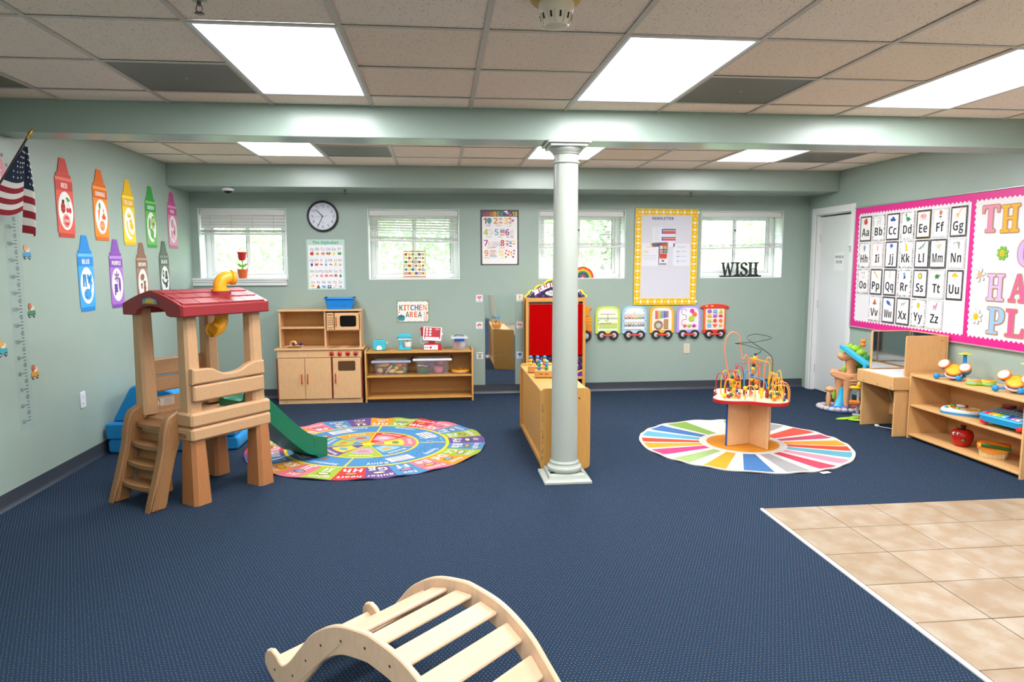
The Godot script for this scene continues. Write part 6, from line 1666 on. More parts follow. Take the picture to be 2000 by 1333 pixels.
		if d[0] > 0.13:
			inst(dr, "glass", Geo.new().prism(shift(rrect(0.18, 0.105, 0.015), Vector2(cx, 0.405)), f + 0.0035, f + 0.0048).mesh(), mt("5c4028", 0.15), Vector3.ZERO, "brown tinted window")
	for x in [x0 - 0.004, 0.1265, x1 + 0.002]: part(o, "hinge_strip", Geo.new().box(Vector3(x, 0.273, f - 0.008), Vector3(0.007, 0.43, 0.016), 0.002), red)
	# hutch
	g = Geo.new()
	g.box(Vector3(-0.417, 0.785, -0.04), Vector3(0.018, 0.385, 0.27), 0.002).box(Vector3(0.417, 0.785, -0.04), Vector3(0.018, 0.385, 0.27), 0.002).box(Vector3(0.05, 0.785, -0.04), Vector3(0.018, 0.385, 0.26), 0.002)
	g.box(Vector3(-0.185, 0.8, -0.04), Vector3(0.45, 0.016, 0.25), 0.002).box(Vector3(0.235, 0.772, -0.04), Vector3(0.35, 0.014, 0.25), 0.002)
	part(o, "hutch", g, birch)
	part(o, "hutch_back", Geo.new().box(Vector3(0, 0.785, -0.172), Vector3(0.83, 0.385, 0.01)), maple)
	part(o, "hutch_top", Geo.new().box(Vector3(0, 0.985, -0.035), Vector3(0.87, 0.016, 0.29), 0.003), birch)
	var md := part(o, "microwave_door", Geo.new().box(Vector3(0.282, 0.868, 0.102), Vector3(0.255, 0.184, 0.016), 0.003), birch)
	inst(md, "glass", Geo.new().prism(shift(rrect(0.17, 0.118, 0.02), Vector2(0.295, 0.872)), 0.11, 0.112).mesh(), mt("0b0b0d", 0.12), Vector3.ZERO, "black window")
	inst(md, "handle", Geo.new().tube([Vector3(0.172, 0.822, 0.108), Vector3(0.172, 0.824, 0.126), Vector3(0.172, 0.912, 0.126), Vector3(0.172, 0.914, 0.108)], 0.0055, 8).mesh(), handle)
	part(o, "hinge_strip", Geo.new().box(Vector3(0.413, 0.868, 0.103), Vector3(0.006, 0.17, 0.016), 0.002), red)
	var kp := part(o, "keypad", Geo.new().box(Vector3(0.108, 0.868, 0.1), Vector3(0.075, 0.184, 0.012), 0.002), birch)
	p = Ink.new(); p.at(Vector3(0.108, 0.868, 0.106))
	for r in 4:
		for c in 3: p.oval(-0.02 + c * 0.02, 0.04 - r * 0.024, 0.0065, 0.0075, "6a4a2c", 1, 0, 10)
	p.rect(0, 0.07, 0.055, 0.012, "7a5a38", 1); p.rect(0, -0.062, 0.055, 0.006, "7a5a38", 1); p.rect(0, -0.08, 0.04, 0.006, "7a5a38", 1)
	inst(kp, "print", p.mesh(), vm(0.5))
	build_basket()
	build_low_shelf()

# open box with sloping walls and a rounded outline; wall thickness th
func tub(g: Geo, w: float, d: float, h: float, grow: float, r: float, th := 0.003) -> void:
	var P := []
	for e in [[0.0, 0.0, 0.0], [0.0, 0.0, 1.0], [0.0, 0.0, 1.0], [h, grow, 1.0], [h, grow, 1.0], [h, grow - th, 1.0], [h, grow - th, 1.0], [th, -th, 1.0], [th, -th, 1.0], [th, -th, 0.0]]:
		var row := PackedVector3Array()
		if e[2] == 0.0:
			for i in 20: row.append(Vector3(0, e[0], 0))
		else:
			var q := rrect(w + 2 * e[1], d + 2 * e[1], r)
			for v2 in q: row.append(Vector3(v2.x, e[0], v2.y))
		P.append(row)
	g.grid(P, true)

func build_basket() -> void:
	var o := thing("plastic_basket", "blue plastic basket on top of the play kitchen", "basket", Vector3(1.565, 0.994, 0.16))
	var bl := mt("1583d8", 0.4)
	var g := Geo.new(); tub(g, 0.255, 0.17, 0.115, 0.022, 0.02)
	var b := part(o, "tub", g, bl)
	var p := Ink.new(); p.at(Vector3(0, 0.055, 0.0965), Vector3(-11, 0, 0))
	for r in 3:
		for c in 10: p.rect(-0.105 + c * 0.0232 + (0.008 if r % 2 else 0.0), 0.022 - r * 0.02, 0.009, 0.006, "0a4a88", 1)
	inst(b, "holes", p.mesh(), vm(0.6))
	g = Geo.new()
	var rim := rrect(0.315, 0.228, 0.03)
	var pts := []
	for q in rim: pts.append(Vector3(q.x, 0.115, q.y))
	pts.append(pts[0])
	g.tube(pts, 0.006, 8)
	part(o, "rim", g, bl)
	for s in [-1, 1]: part(o, "handle", Geo.new().box(Vector3(s * 0.15, 0.122, 0), Vector3(0.03, 0.014, 0.07), 0.005), mt("1c2230", 0.5), "dark handle")

func shelf_unit(called: String, label: String, at: Vector3, turn: float, w: float, d: float, h: float, levels: Array, lip: float, mat_: Material, group := "") -> Node3D:
	var o := thing(called, label, "shelf", at, turn, group)
	for s in [-1, 1]:
		var poly := PackedVector2Array([Vector2(-d / 2, 0), Vector2(d / 2, 0), Vector2(d / 2, h + lip - 0.02), Vector2(d / 2 - 0.006, h + lip - 0.006), Vector2(d / 2 - 0.02, h + lip), Vector2(-d / 2 + 0.02, h + lip), Vector2(-d / 2, h + lip - 0.02)])
		var g := Geo.new(); g.at(Vector3(s * (w / 2 - 0.01), 0, 0), Vector3(0, -90, 0)); g.prism(poly, -0.009, 0.009, 0.002)
		part(o, "side_panel", g, mat_)
	for y in levels:
		part(o, "shelf_board", Geo.new().box(Vector3(0, y - 0.009, 0), Vector3(w - 0.038, 0.018, d - 0.006), 0.003), mat_)
	part(o, "back_panel", Geo.new().box(Vector3(0, h / 2, -d / 2 + 0.006), Vector3(w - 0.04, h - 0.04, 0.006)), mat_)
	part(o, "toe_kick", Geo.new().box(Vector3(0, 0.018, d / 2 - 0.05), Vector3(w - 0.04, 0.03, 0.014)), mt("5a4328", 0.7))
	return o

func build_low_shelf() -> void:
	shelf_unit("toy_shelf", "low maple shelf with clear toy bins beside the play kitchen", Vector3(2.408, 0, 0.215), 0, 1.155, 0.36, 0.545, [0.545, 0.285, 0.05], 0.02, maple)
	var y := 0.546
	# toaster
	var o := thing("toy_toaster", "turquoise toy toaster with a white arched front", "toy toaster", Vector3(1.978, y, 0.24))
	var aqua := mt("43b8cc", 0.4)
	var g := Geo.new(); g.prism(shift(rrect(0.135, 0.112, 0.022), Vector2(0, 0.057)), -0.04, 0.04, 0.008)
	part(o, "body", g, aqua)
	var ap := PackedVector2Array([Vector2(-0.028, 0.006), Vector2(0.028, 0.006)])
	for i in 9: ap.append(Vector2(cos(PI * i / 8) * 0.028, 0.03 + sin(PI * i / 8) * 0.025))
	part(o, "front_plate", Geo.new().prism(ap, 0.04, 0.043, 0.001), mt("e6e6e8", 0.45))
	part(o, "lever", Geo.new().box(Vector3(0.077, 0.08, 0.0), Vector3(0.024, 0.012, 0.018), 0.005), mt("e2e2e4", 0.4))
	part(o, "slot", Geo.new().box(Vector3(0, 0.1131, 0.012), Vector3(0.09, 0.001, 0.012)).box(Vector3(0, 0.1131, -0.014), Vector3(0.09, 0.001, 0.012)), mt("1f4a54", 0.6))
	# stand mixer
	o = thing("toy_mixer", "turquoise and white toy stand mixer on the low shelf", "toy mixer", Vector3(2.25, y, 0.24))
	part(o, "base", Geo.new().prism(PackedVector2Array([Vector2(-0.07, 0), Vector2(0.07, 0), Vector2(0.068, 0.018), Vector2(-0.03, 0.022), Vector2(-0.045, 0.05), Vector2(-0.065, 0.03)]), -0.045, 0.045, 0.006), aqua)
	part(o, "column", Geo.new().prism(outline([Vector2(-0.066, 0.01), Vector2(-0.015, 0.015), Vector2(-0.028, 0.06), Vector2(-0.024, 0.115), Vector2(-0.056, 0.115), Vector2(-0.058, 0.06)], 4), -0.03, 0.03, 0.008), aqua)
	part(o, "head", Geo.new().prism(outline([Vector2(-0.074, 0.125), Vector2(0.07, 0.125), Vector2(0.074, 0.15), Vector2(0.05, 0.172), Vector2(-0.05, 0.174), Vector2(-0.074, 0.155)], 4), -0.038, 0.038, 0.012), aqua)
	part(o, "trim_band", Geo.new().box(Vector3(0.0, 0.117, 0), Vector3(0.146, 0.018, 0.074), 0.007), mt("e4e4e6", 0.4))
	part(o, "bowl", Geo.new().lathe([Vector2(0.0, 0.024), Vector2(0.028, 0.024), Vector2(0.036, 0.045), Vector2(0.04, 0.09), Vector2(0.036, 0.09), Vector2(0.03, 0.045), Vector2(0, 0.03)], 22, Vector3(0.034, 0, 0)), mt("e8e6e8", 0.4))
	part(o, "beater", Geo.new().cyl(Vector3(0.034, 0.12, 0), Vector3(0.034, 0.06, 0), 0.006), mt("c8c8cc", 0.4))
	# cash register
	o = thing("toy_cash_register", "red and white toy cash register with a hand scanner", "toy register", Vector3(2.55, y, 0.24))
	var wh := mt("e6e4ea", 0.4); var rd := mt("bd1a28", 0.4)
	var dw := part(o, "drawer_base", Geo.new().box(Vector3(0, 0.03, 0), Vector3(0.19, 0.058, 0.14), 0.004), rd)
	inst(dw, "drawer_front", Geo.new().box(Vector3(-0.018, 0.03, 0.072), Vector3(0.15, 0.054, 0.006), 0.003).mesh(), wh)
	var p := Ink.new(); p.at(Vector3(-0.018, 0.03, 0.075)); p.rect(-0.045, 0, 0.04, 0.006, "4a3a90", 1); p.oval(-0.002, 0, 0.012, 0.014, "c92a44", 1); p.oval(0.045, 0, 0.004, 0.004, "7a7a80", 1)
	inst(dw, "print", p.mesh(), vm(0.5))
	part(o, "neck", Geo.new().prism(PackedVector2Array([Vector2(-0.065, 0.055), Vector2(0.04, 0.055), Vector2(0.025, 0.075), Vector2(0.028, 0.11), Vector2(-0.04, 0.11), Vector2(-0.04, 0.075)]), -0.04, 0.03, 0.004), rd)
	var sc := part(o, "screen", Geo.new().prism(rrect(0.2, 0.155, 0.012), -0.012, 0.012, 0.003), wh)
	sc.position = Vector3(0.0, 0.17, 0.015); sc.rotation_degrees = Vector3(-22, 0, -4)
	p = Ink.new(); p.at(Vector3(0, 0, 0.0121)); p.gap = 0.0004
	p.rect(0, 0.006, 0.172, 0.128, "b81c2a", 1); p.rect(0, -0.047, 0.15, 0.018, "e8e2e6", 2)
	for r in 3:
		for c in 2: p.oval(-0.06 + c * 0.036, 0.05 - r * 0.032, 0.0135, 0.0135, "ece6e8", 2, 0, 14); p.oval(-0.06 + c * 0.036, 0.05 - r * 0.032, 0.006, 0.006, ["c9903a", "3a3a3a", "8a3a2a"][r], 3, 0, 8)
	p.rect(0.05, 0.052, 0.045, 0.014, "9aa08a", 2)
	for r in 4:
		for c in 4: p.rect(0.025 + c * 0.017, 0.03 - r * 0.017, 0.01, 0.008, "8a1420", 2)
	inst(sc, "keys_print", p.mesh(), vm(0.45))
	part(o, "scanner", Geo.new().box(Vector3(-0.115, 0.225, 0.0), Vector3(0.032, 0.04, 0.03), 0.01).box(Vector3(-0.112, 0.17, 0.0), Vector3(0.022, 0.05, 0.024), 0.008).box(Vector3(-0.113, 0.196, 0.0), Vector3(0.024, 0.02, 0.026), 0.006), rd, "red hand scanner")
	part(o, "scanner_cord", Geo.new().tube(path([Vector3(-0.112, 0.145, 0), Vector3(-0.128, 0.11, 0.01), Vector3(-0.125, 0.08, 0.015), Vector3(-0.1, 0.06, 0.01), Vector3(-0.085, 0.09, 0.0), Vector3(-0.09, 0.12, 0.0)], 5), 0.003, 6), wh)
	part(o, "knob", Geo.new().cyl(Vector3(0.1, 0.165, 0.01), Vector3(0.113, 0.165, 0.01), 0.012), wh)
	# clear tub with a blue handle on top
	o = thing("storage_tub", "clear tub with a blue handle on top of the low shelf", "storage bin", Vector3(2.838, y, 0.24))
	g = Geo.new(); tub(g, 0.145, 0.2, 0.118, 0.012, 0.018)
	part(o, "tub", g, clear("e2e6ea", 0.07, 0.12))
	part(o, "lid", Geo.new().box(Vector3(0, 0.128, 0), Vector3(0.188, 0.022, 0.235), 0.008), clear("e6e8ec", 0.6, 0.25))
	part(o, "latch", Geo.new().box(Vector3(0, 0.113, 0.122), Vector3(0.11, 0.03, 0.014), 0.006), mt("1f4a9a", 0.4), "blue latch")
	part(o, "lid_handle", Geo.new().tube(path([Vector3(-0.05, 0.138, 0), Vector3(-0.03, 0.152, 0), Vector3(0.03, 0.152, 0), Vector3(0.05, 0.138, 0)], 4), 0.005, 8), mt("2a4a78", 0.4))
	o = solo("toy_bag", "white plastic bag inside the clear tub with the blue handle", "bag", Geo.new().ell(Vector3(0.0, 0.0, 0.0), Vector3(0.042, 0.046, 0.05), 16, 10), mt("d8d2d8", 0.5), Vector3(2.868, y + 0.054, 0.265))
	o = solo("toy_block", "salmon block inside the clear tub with the blue handle", "toy", Geo.new().box(Vector3(0, 0, 0), Vector3(0.042, 0.088, 0.12), 0.012), mt("d98272", 0.5), Vector3(2.8, y + 0.053, 0.235))
	build_bins()

func bin(label: String, x: float, w: float, h: float, lid: String, lid_alpha: float) -> Node3D:
	var o := thing("storage_bin", label, "storage bin", Vector3(x, 0.286, 0.24), 0, "clear bins on the low shelf")
	var g := Geo.new(); tub(g, w, 0.22, h, 0.014, 0.02)
	part(o, "tub", g, clear("e0e4ea", 0.05, 0.1))
	part(o, "rim", Geo.new().box(Vector3(0, h + 0.006, 0.124), Vector3(w + 0.085, 0.026, 0.018), 0.008).box(Vector3(0, h + 0.006, -0.124), Vector3(w + 0.085, 0.026, 0.018), 0.008).box(Vector3(w / 2 + 0.033, h + 0.006, 0), Vector3(0.018, 0.026, 0.236), 0.008).box(Vector3(-w / 2 - 0.033, h + 0.006, 0), Vector3(0.018, 0.026, 0.236), 0.008), clear(lid, lid_alpha, 0.2))
	part(o, "lid", Geo.new().box(Vector3(0, h + 0.02, 0), Vector3(w + 0.04, 0.008, 0.22), 0.003).box(Vector3(0, h + 0.03, 0), Vector3(w - 0.01, 0.012, 0.17), 0.005), clear("dde2e8", 0.2, 0.12))
	for s in [-1, 1]: part(o, "clip", Geo.new().box(Vector3(s * (w / 2 + 0.042), h + 0.022, 0), Vector3(0.02, 0.022, 0.08), 0.006), mt("2a2438", 0.5), "dark clip")
	return o

func build_bins() -> void:
	bin("clear bin full of plastic play food on the low shelf", 2.105, 0.335, 0.14, "c4c6e0", 0.6)
	bin("clear bin of play dishes with a thick white rim", 2.545, 0.335, 0.155, "eef0f2", 0.92)
	# play food, each piece its own
	var food := [["yellow squash", "e0b032", -0.085, 0.095, 0.06, Vector3(0.065, 0.021, 0.025), 6], ["green cucumber", "4f8a3c", 0.03, 0.085, 0.055, Vector3(0.05, 0.012, 0.014), 32], ["orange half", "e2703a", 0.085, 0.09, 0.062, Vector3(0.03, 0.026, 0.028), -8], ["red apple", "a83a3a", 0.135, 0.1, 0.05, Vector3(0.03, 0.03, 0.03), 0], ["pale bun", "d8b878", -0.125, 0.036, 0.06, Vector3(0.034, 0.03, 0.034), 0], ["dark plum", "6a3a3c", -0.068, 0.055, 0.05, Vector3(0.04, 0.026, 0.03), -20], ["banana", "e0bc6a", -0.03, 0.05, 0.07, Vector3(0.06, 0.013, 0.014), 52], ["cream potato", "e0c49a", 0.005, 0.028, 0.075, Vector3(0.04, 0.022, 0.028), 12], ["yellow pepper", "e0c22c", 0.05, 0.06, 0.07, Vector3(0.026, 0.022, 0.024), 30], ["grey fish", "4a4a52", 0.095, 0.045, 0.066, Vector3(0.036, 0.02, 0.02), -10], ["yellow corn cob", "f0bf1c", 0.085, 0.02, 0.085, Vector3(0.048, 0.015, 0.016), 0], ["olive pear", "7a8a48", 0.132, 0.044, 0.05, Vector3(0.028, 0.038, 0.028), 10], ["orange carrot", "dd7a3a", -0.12, 0.078, 0.03, Vector3(0.05, 0.013, 0.014), -15], ["purple eggplant", "5a3050", -0.03, 0.09, 0.0, Vector3(0.055, 0.022, 0.024), -20]]
	for f in food:
		var g := Geo.new()
		var r: Vector3 = f[5]
		g.at(Vector3.ZERO, Vector3(0, 0, f[6]))
		var P := []
		for i in 11:      # egg-like body, fuller at one end
			var t := -PI / 2 + PI * i / 10
			var row := PackedVector3Array()
			for j in 14: row.append(Vector3(sin(t) * r.x, cos(t) * r.y * (1.0 + 0.18 * sin(t)) * cos(TAU * j / 14), -cos(t) * r.z * (1.0 + 0.18 * sin(t)) * sin(TAU * j / 14)))
			P.append(row)
		g.grid(P, true)
		var o := solo("play_food", "plastic %s in the clear play food bin" % f[0], "play food", g, mt(f[1], 0.45), Vector3(2.105 + f[2], 0.29 + f[3], 0.235 + f[4] - 0.03), 0, "play food in the clear bin")
	# dishes
	var bowl := func(r: float, h: float) -> Geo:
		return Geo.new().lathe([Vector2(0, 0), Vector2(r * 0.6, 0), Vector2(r * 0.85, h * 0.4), Vector2(r, h), Vector2(r - 0.003, h), Vector2(r * 0.82, h * 0.42), Vector2(r * 0.57, 0.004), Vector2(0, 0.004)], 24)
	var dishes := [["green play pot", "3f7048", -0.095, 0.004, 0.03, 0.068, 0.06, 0], ["pink play bowl", "d98292", 0.065, 0.004, 0.035, 0.058, 0.062, 0], ["pink play saucepan", "cf8090", 0.105, 0.075, -0.05, 0.05, 0.05, 18], ["blue play cup", "3f7fc0", 0.045, 0.072, -0.05, 0.032, 0.03, 0], ["lavender play bowl", "a88ac4", -0.035, 0.075, -0.03, 0.045, 0.03, 0], ["deep blue play plate", "4a6ab0", -0.06, 0.073, 0.02, 0.036, 0.016, 0]]
	for d in dishes:
		var o := solo("play_dish", "%s in the white rimmed clear bin" % d[0], "play dish", bowl.call(d[5], d[6]), mt(d[1], 0.4), Vector3(2.545 + d[2], 0.29 + d[3], 0.235 + d[4]), 0, "play dishes in the clear bin")
		o.rotation_degrees.z = d[7]
	var sp := solo("play_spoon", "white play spoon lying in the dish bin", "play spoon", Geo.new().ell(Vector3(-0.05, 0.01, 0), Vector3(0.02, 0.008, 0.014), 12, 6).tube([Vector3(-0.03, 0.01, 0), Vector3(0.05, 0.002, 0)], 0.005, 8), mt("e4e0e0", 0.45), Vector3(2.45, 0.366, 0.29))
	# toy pizza on a plate
	var o := thing("toy_pizza", "toy pizza with an orange crust on a plate at the right of the shelf", "toy pizza", Vector3(2.85, 0.286, 0.25))
	part(o, "plate", Geo.new().lathe([Vector2(0, 0.0), Vector2(0.08, 0.0), Vector2(0.1, 0.012), Vector2(0.1, 0.016), Vector2(0, 0.01)], 28), mt("cfccc6", 0.4))
	part(o, "crust", Geo.new().torus(Vector3(0, 0.026, 0), 0.09, 0.014, 32, 10).lathe([Vector2(0.09, 0.03), Vector2(0, 0.032)], 28), mt("e59a1c", 0.5))
	for i in 7:
		var a := i * 2.4; var r := 0.025 + 0.007 * i
		part(o, "topping", Geo.new().lathe([Vector2(0.014, 0.0), Vector2(0.014, 0.006), Vector2(0, 0.007)], 12, Vector3(cos(a) * r, 0.033, sin(a) * r)), mt(["b8301c", "7a8a2c", "d9b84a"][i % 3], 0.5))

# ---------------------------------------------------------------- column, cabinet, rugs, bead table, rocker
class RugInk extends Ink:
	func k(hex: String) -> Geo:      # dyed wool is duller than ink
		cur = Color(hex).srgb_to_linear() * 0.66
		return self
	var radius := 1.0
	var wave := 0.0
	var height := 0.006
	func bend(p: Vector3) -> Vector3:
		var r := Vector2(p.x, p.y).length(); var a := atan2(p.y, p.x)
		var t := clampf((r / radius - 0.86) / 0.14, 0.0, 1.0)
		return Vector3(p.x, p.y, p.z + height + wave * t * t * (0.5 + 0.5 * sin(a * 19.0 + 1.3 * sin(a * 5.0))))
	# wedge of a ring cut fine enough to follow the waves
	func wedge(r0: float, r1: float, a0: float, a1: float, hex: String, layer: float) -> void:
		l = layer; k(hex)
		var nr := maxi(1, int((r1 - r0) / 0.05)); var na := maxi(2, int(absf(a1 - a0) / 2.0))
		for i in nr:
			for j in na:
				var ra := lerpf(r0, r1, float(i) / nr); var rb := lerpf(r0, r1, float(i + 1) / nr)
				var ta := deg_to_rad(lerpf(a0, a1, float(j) / na)); var tb := deg_to_rad(lerpf(a0, a1, float(j + 1) / na))
				var A := Vector2(cos(ta), sin(ta)); var B := Vector2(cos(tb), sin(tb))
				dot(A * ra); dot(B * rb); dot(A * rb); dot(A * ra); dot(B * ra); dot(B * rb)
	func skirt(hex: String) -> void:
		k(hex)
		for j in 240:
			var p := []
			for q in [j, j + 1]:
				var a: float = TAU * q / 240
				p.append(bend(Vector3(cos(a) * radius, sin(a) * radius, 0)))
			var lo0: Vector3 = Vector3(p[0].x, p[0].y, maxf(0.0005, p[0].z - 0.007)); var lo1: Vector3 = Vector3(p[1].x, p[1].y, maxf(0.0005, p[1].z - 0.007))
			quad(lo0, lo1, p[1], p[0])

func build_center() -> void:
	build_column()
	build_cabinet()
	build_alphabet_rug()
	build_sun_rug()
	build_bead_table()
	build_rocker()

func build_column() -> void:
	var o := thing("column", "round mint green column with square base and capital", "column", Vector3(3.474, 0, 3.205))
	var m := tex("abb1a7", tx(grain_image(64, 3, 1.0, 1.0, 0.99, 1.0)), 0.5, 0.28, true)
	part(o, "plinth", Geo.new().box(Vector3(0, 0.011, 0), Vector3(0.325, 0.022, 0.325), 0.004), m)
	# sloping square step, then the round mouldings
	var g := Geo.new()
	var P := []
	for e in [[0.022, 0.155], [0.03, 0.13], [0.03, 0.13], [0.052, 0.122], [0.052, 0.122], [0.058, 0.112]]:
		var row := PackedVector3Array()
		for q in [[-1, -1], [-1, 1], [1, 1], [1, -1]]: row.append(Vector3(q[0] * e[1], e[0], q[1] * e[1]))
		row.reverse()
		P.append(row)
	P.reverse()
	for i in P.size() - 1:
		for j in 4: g.oquad(P[i][j], P[i][(j + 1) % 4], P[i + 1][(j + 1) % 4], P[i + 1][j], Vector3(0, 0.0, 0))
	g.quad(P[0][0], P[0][1], P[0][2], P[0][3]); g.quad(P[0][3], P[0][2], P[0][1], P[0][0])
	part(o, "base_step", g, m)
	part(o, "base_moulding", Geo.new().lathe([Vector2(0.108, 0.058), Vector2(0.118, 0.066), Vector2(0.122, 0.08), Vector2(0.118, 0.094), Vector2(0.108, 0.1), Vector2(0.106, 0.1), Vector2(0.106, 0.106), Vector2(0.098, 0.11), Vector2(0.102, 0.118), Vector2(0.1, 0.126), Vector2(0.092, 0.13), Vector2(0.09, 0.14)], 48), m)
	part(o, "shaft", Geo.new().lathe([Vector2(0.0905, 0.138), Vector2(0.089, 0.3), Vector2(0.087, 0.9), Vector2(0.083, 1.6), Vector2(0.08, 2.16)], 64), m)
	part(o, "capital", Geo.new().lathe([Vector2(0.08, 2.125), Vector2(0.088, 2.128), Vector2(0.09, 2.134), Vector2(0.088, 2.14), Vector2(0.08, 2.143), Vector2(0.079, 2.143), Vector2(0.079, 2.185), Vector2(0.079, 2.185), Vector2(0.088, 2.188), Vector2(0.088, 2.194), Vector2(0.088, 2.194), Vector2(0.095, 2.2), Vector2(0.107, 2.212), Vector2(0.112, 2.222), Vector2(0.112, 2.228)], 48), m)
	part(o, "abacus", Geo.new().box(Vector3(0, 2.236, 0), Vector3(0.245, 0.018, 0.245), 0.003).box(Vector3(0, 2.254, 0), Vector3(0.285, 0.018, 0.285), 0.004), m)

func build_cabinet() -> void:
	var o := thing("storage_cabinet", "low maple cabinet with rounded end panels behind the column", "cabinet", Vector3(3.515, 0, 2.385))
	var L := 1.27; var w := 0.362; var h := 0.575
	for s in [-1, 1]:
		var g := Geo.new(); g.at(Vector3(0, 0.0, s * (L / 2 - 0.012)))
		g.prism(shift(rrect(w, h + 0.02, 0.035), Vector2(0, (h + 0.02) / 2)), -0.01, 0.01, 0.003)
		var e := part(o, "end_panel", g, maple)
		if s > 0:
			for x in [-0.085, 0.1]: inst(e, "bolt", Geo.new().ell(Vector3(x, h - 0.055, L / 2 - 0.001), Vector3(0.006, 0.006, 0.003), 10, 6).mesh(), mt("3a3430", 0.4, 0.6))
			# chipped laminate down the left edge
			var p := Ink.new(); p.at(Vector3(0, 0, L / 2 - 0.0015))
			var rng := RandomNumberGenerator.new(); rng.seed = 3
			for k in 16: p.oval(-w / 2 + 0.012 + rng.randf() * 0.006, 0.06 + rng.randf() * 0.42, 0.003 + rng.randf() * 0.004, 0.006 + rng.randf() * 0.012, "9a7448", 1, 0, 7)
			inst(e, "chips", p.mesh(), vm(0.7), Vector3.ZERO, "chipped laminate edge")
	part(o, "top", Geo.new().box(Vector3(0, h - 0.009, 0), Vector3(w - 0.012, 0.018, L - 0.04), 0.003), maple)
	part(o, "bottom", Geo.new().box(Vector3(0, 0.04, 0), Vector3(w - 0.02, 0.018, L - 0.04), 0.003), maple)
	part(o, "back_panel", Geo.new().box(Vector3(-w / 2 + 0.03, h / 2, 0), Vector3(0.008, h - 0.05, L - 0.04)), maple)
	part(o, "middle_shelf", Geo.new().box(Vector3(0.02, h / 2, 0), Vector3(w - 0.07, 0.016, L - 0.05), 0.003), maple)
	part(o, "kick", Geo.new().box(Vector3(-w / 2 + 0.025, 0.016, 0), Vector3(0.016, 0.032, L - 0.04)), maple)
	# two small rack toys on the cabinet
	for q in [[Vector3(3.47, h + 0.001, 2.42), "wooden rack of green and blue pegs on the cabinet, nearer the column", "toy_rack", 0.0], [Vector3(3.435, h + 0.001, 2.16), "wooden rack of yellow and blue pegs farther back on the cabinet", "toy_rack", 1.0]]:
		var r := thing(q[2], q[1], "peg toy", q[0], -6, "peg rack toys on the cabinet")
		part(r, "block", Geo.new().box(Vector3(0, 0.03, 0), Vector3(0.19 if q[3] == 0.0 else 0.16, 0.055, 0.075), 0.005), maple)
		if q[3] == 0.0:
			var p := Ink.new(); p.at(Vector3(0, 0.032, 0.038)); p.rect(-0.045, 0, 0.026, 0.006, "6a4a2c", 1); p.rect(0.0, 0, 0.03, 0.006, "6a4a2c", 1); part(r, "print", p, vm(0.5))
		for i in 3:
			var x := -0.058 + i * 0.058
			var cs: Array = [["2f7fd0", "1f9a4a", "2f7fd0"], ["1f9a4a", "2f8fd8", "7ac0a0"], ["2f7fd0", "1f9a4a", "2f7fd0"]][i] if q[3] == 0.0 else [["e8c02c", "e8c02c", "2f7fd0"], ["2f4a6a", "e8b02c", "2f7fd0"], ["e8602c", "e8c02c", "2f7fd0"]][i]
			for k in 3: part(r, "peg_bead", Geo.new().ell(Vector3(x, 0.074 + k * 0.027, 0), Vector3(0.016, 0.0145, 0.016), 12, 8), mt(cs[k], 0.4))
			part(r, "peg", Geo.new().cyl(Vector3(x, 0.055, 0), Vector3(x, 0.135, 0), 0.004, -1, 8), maple)

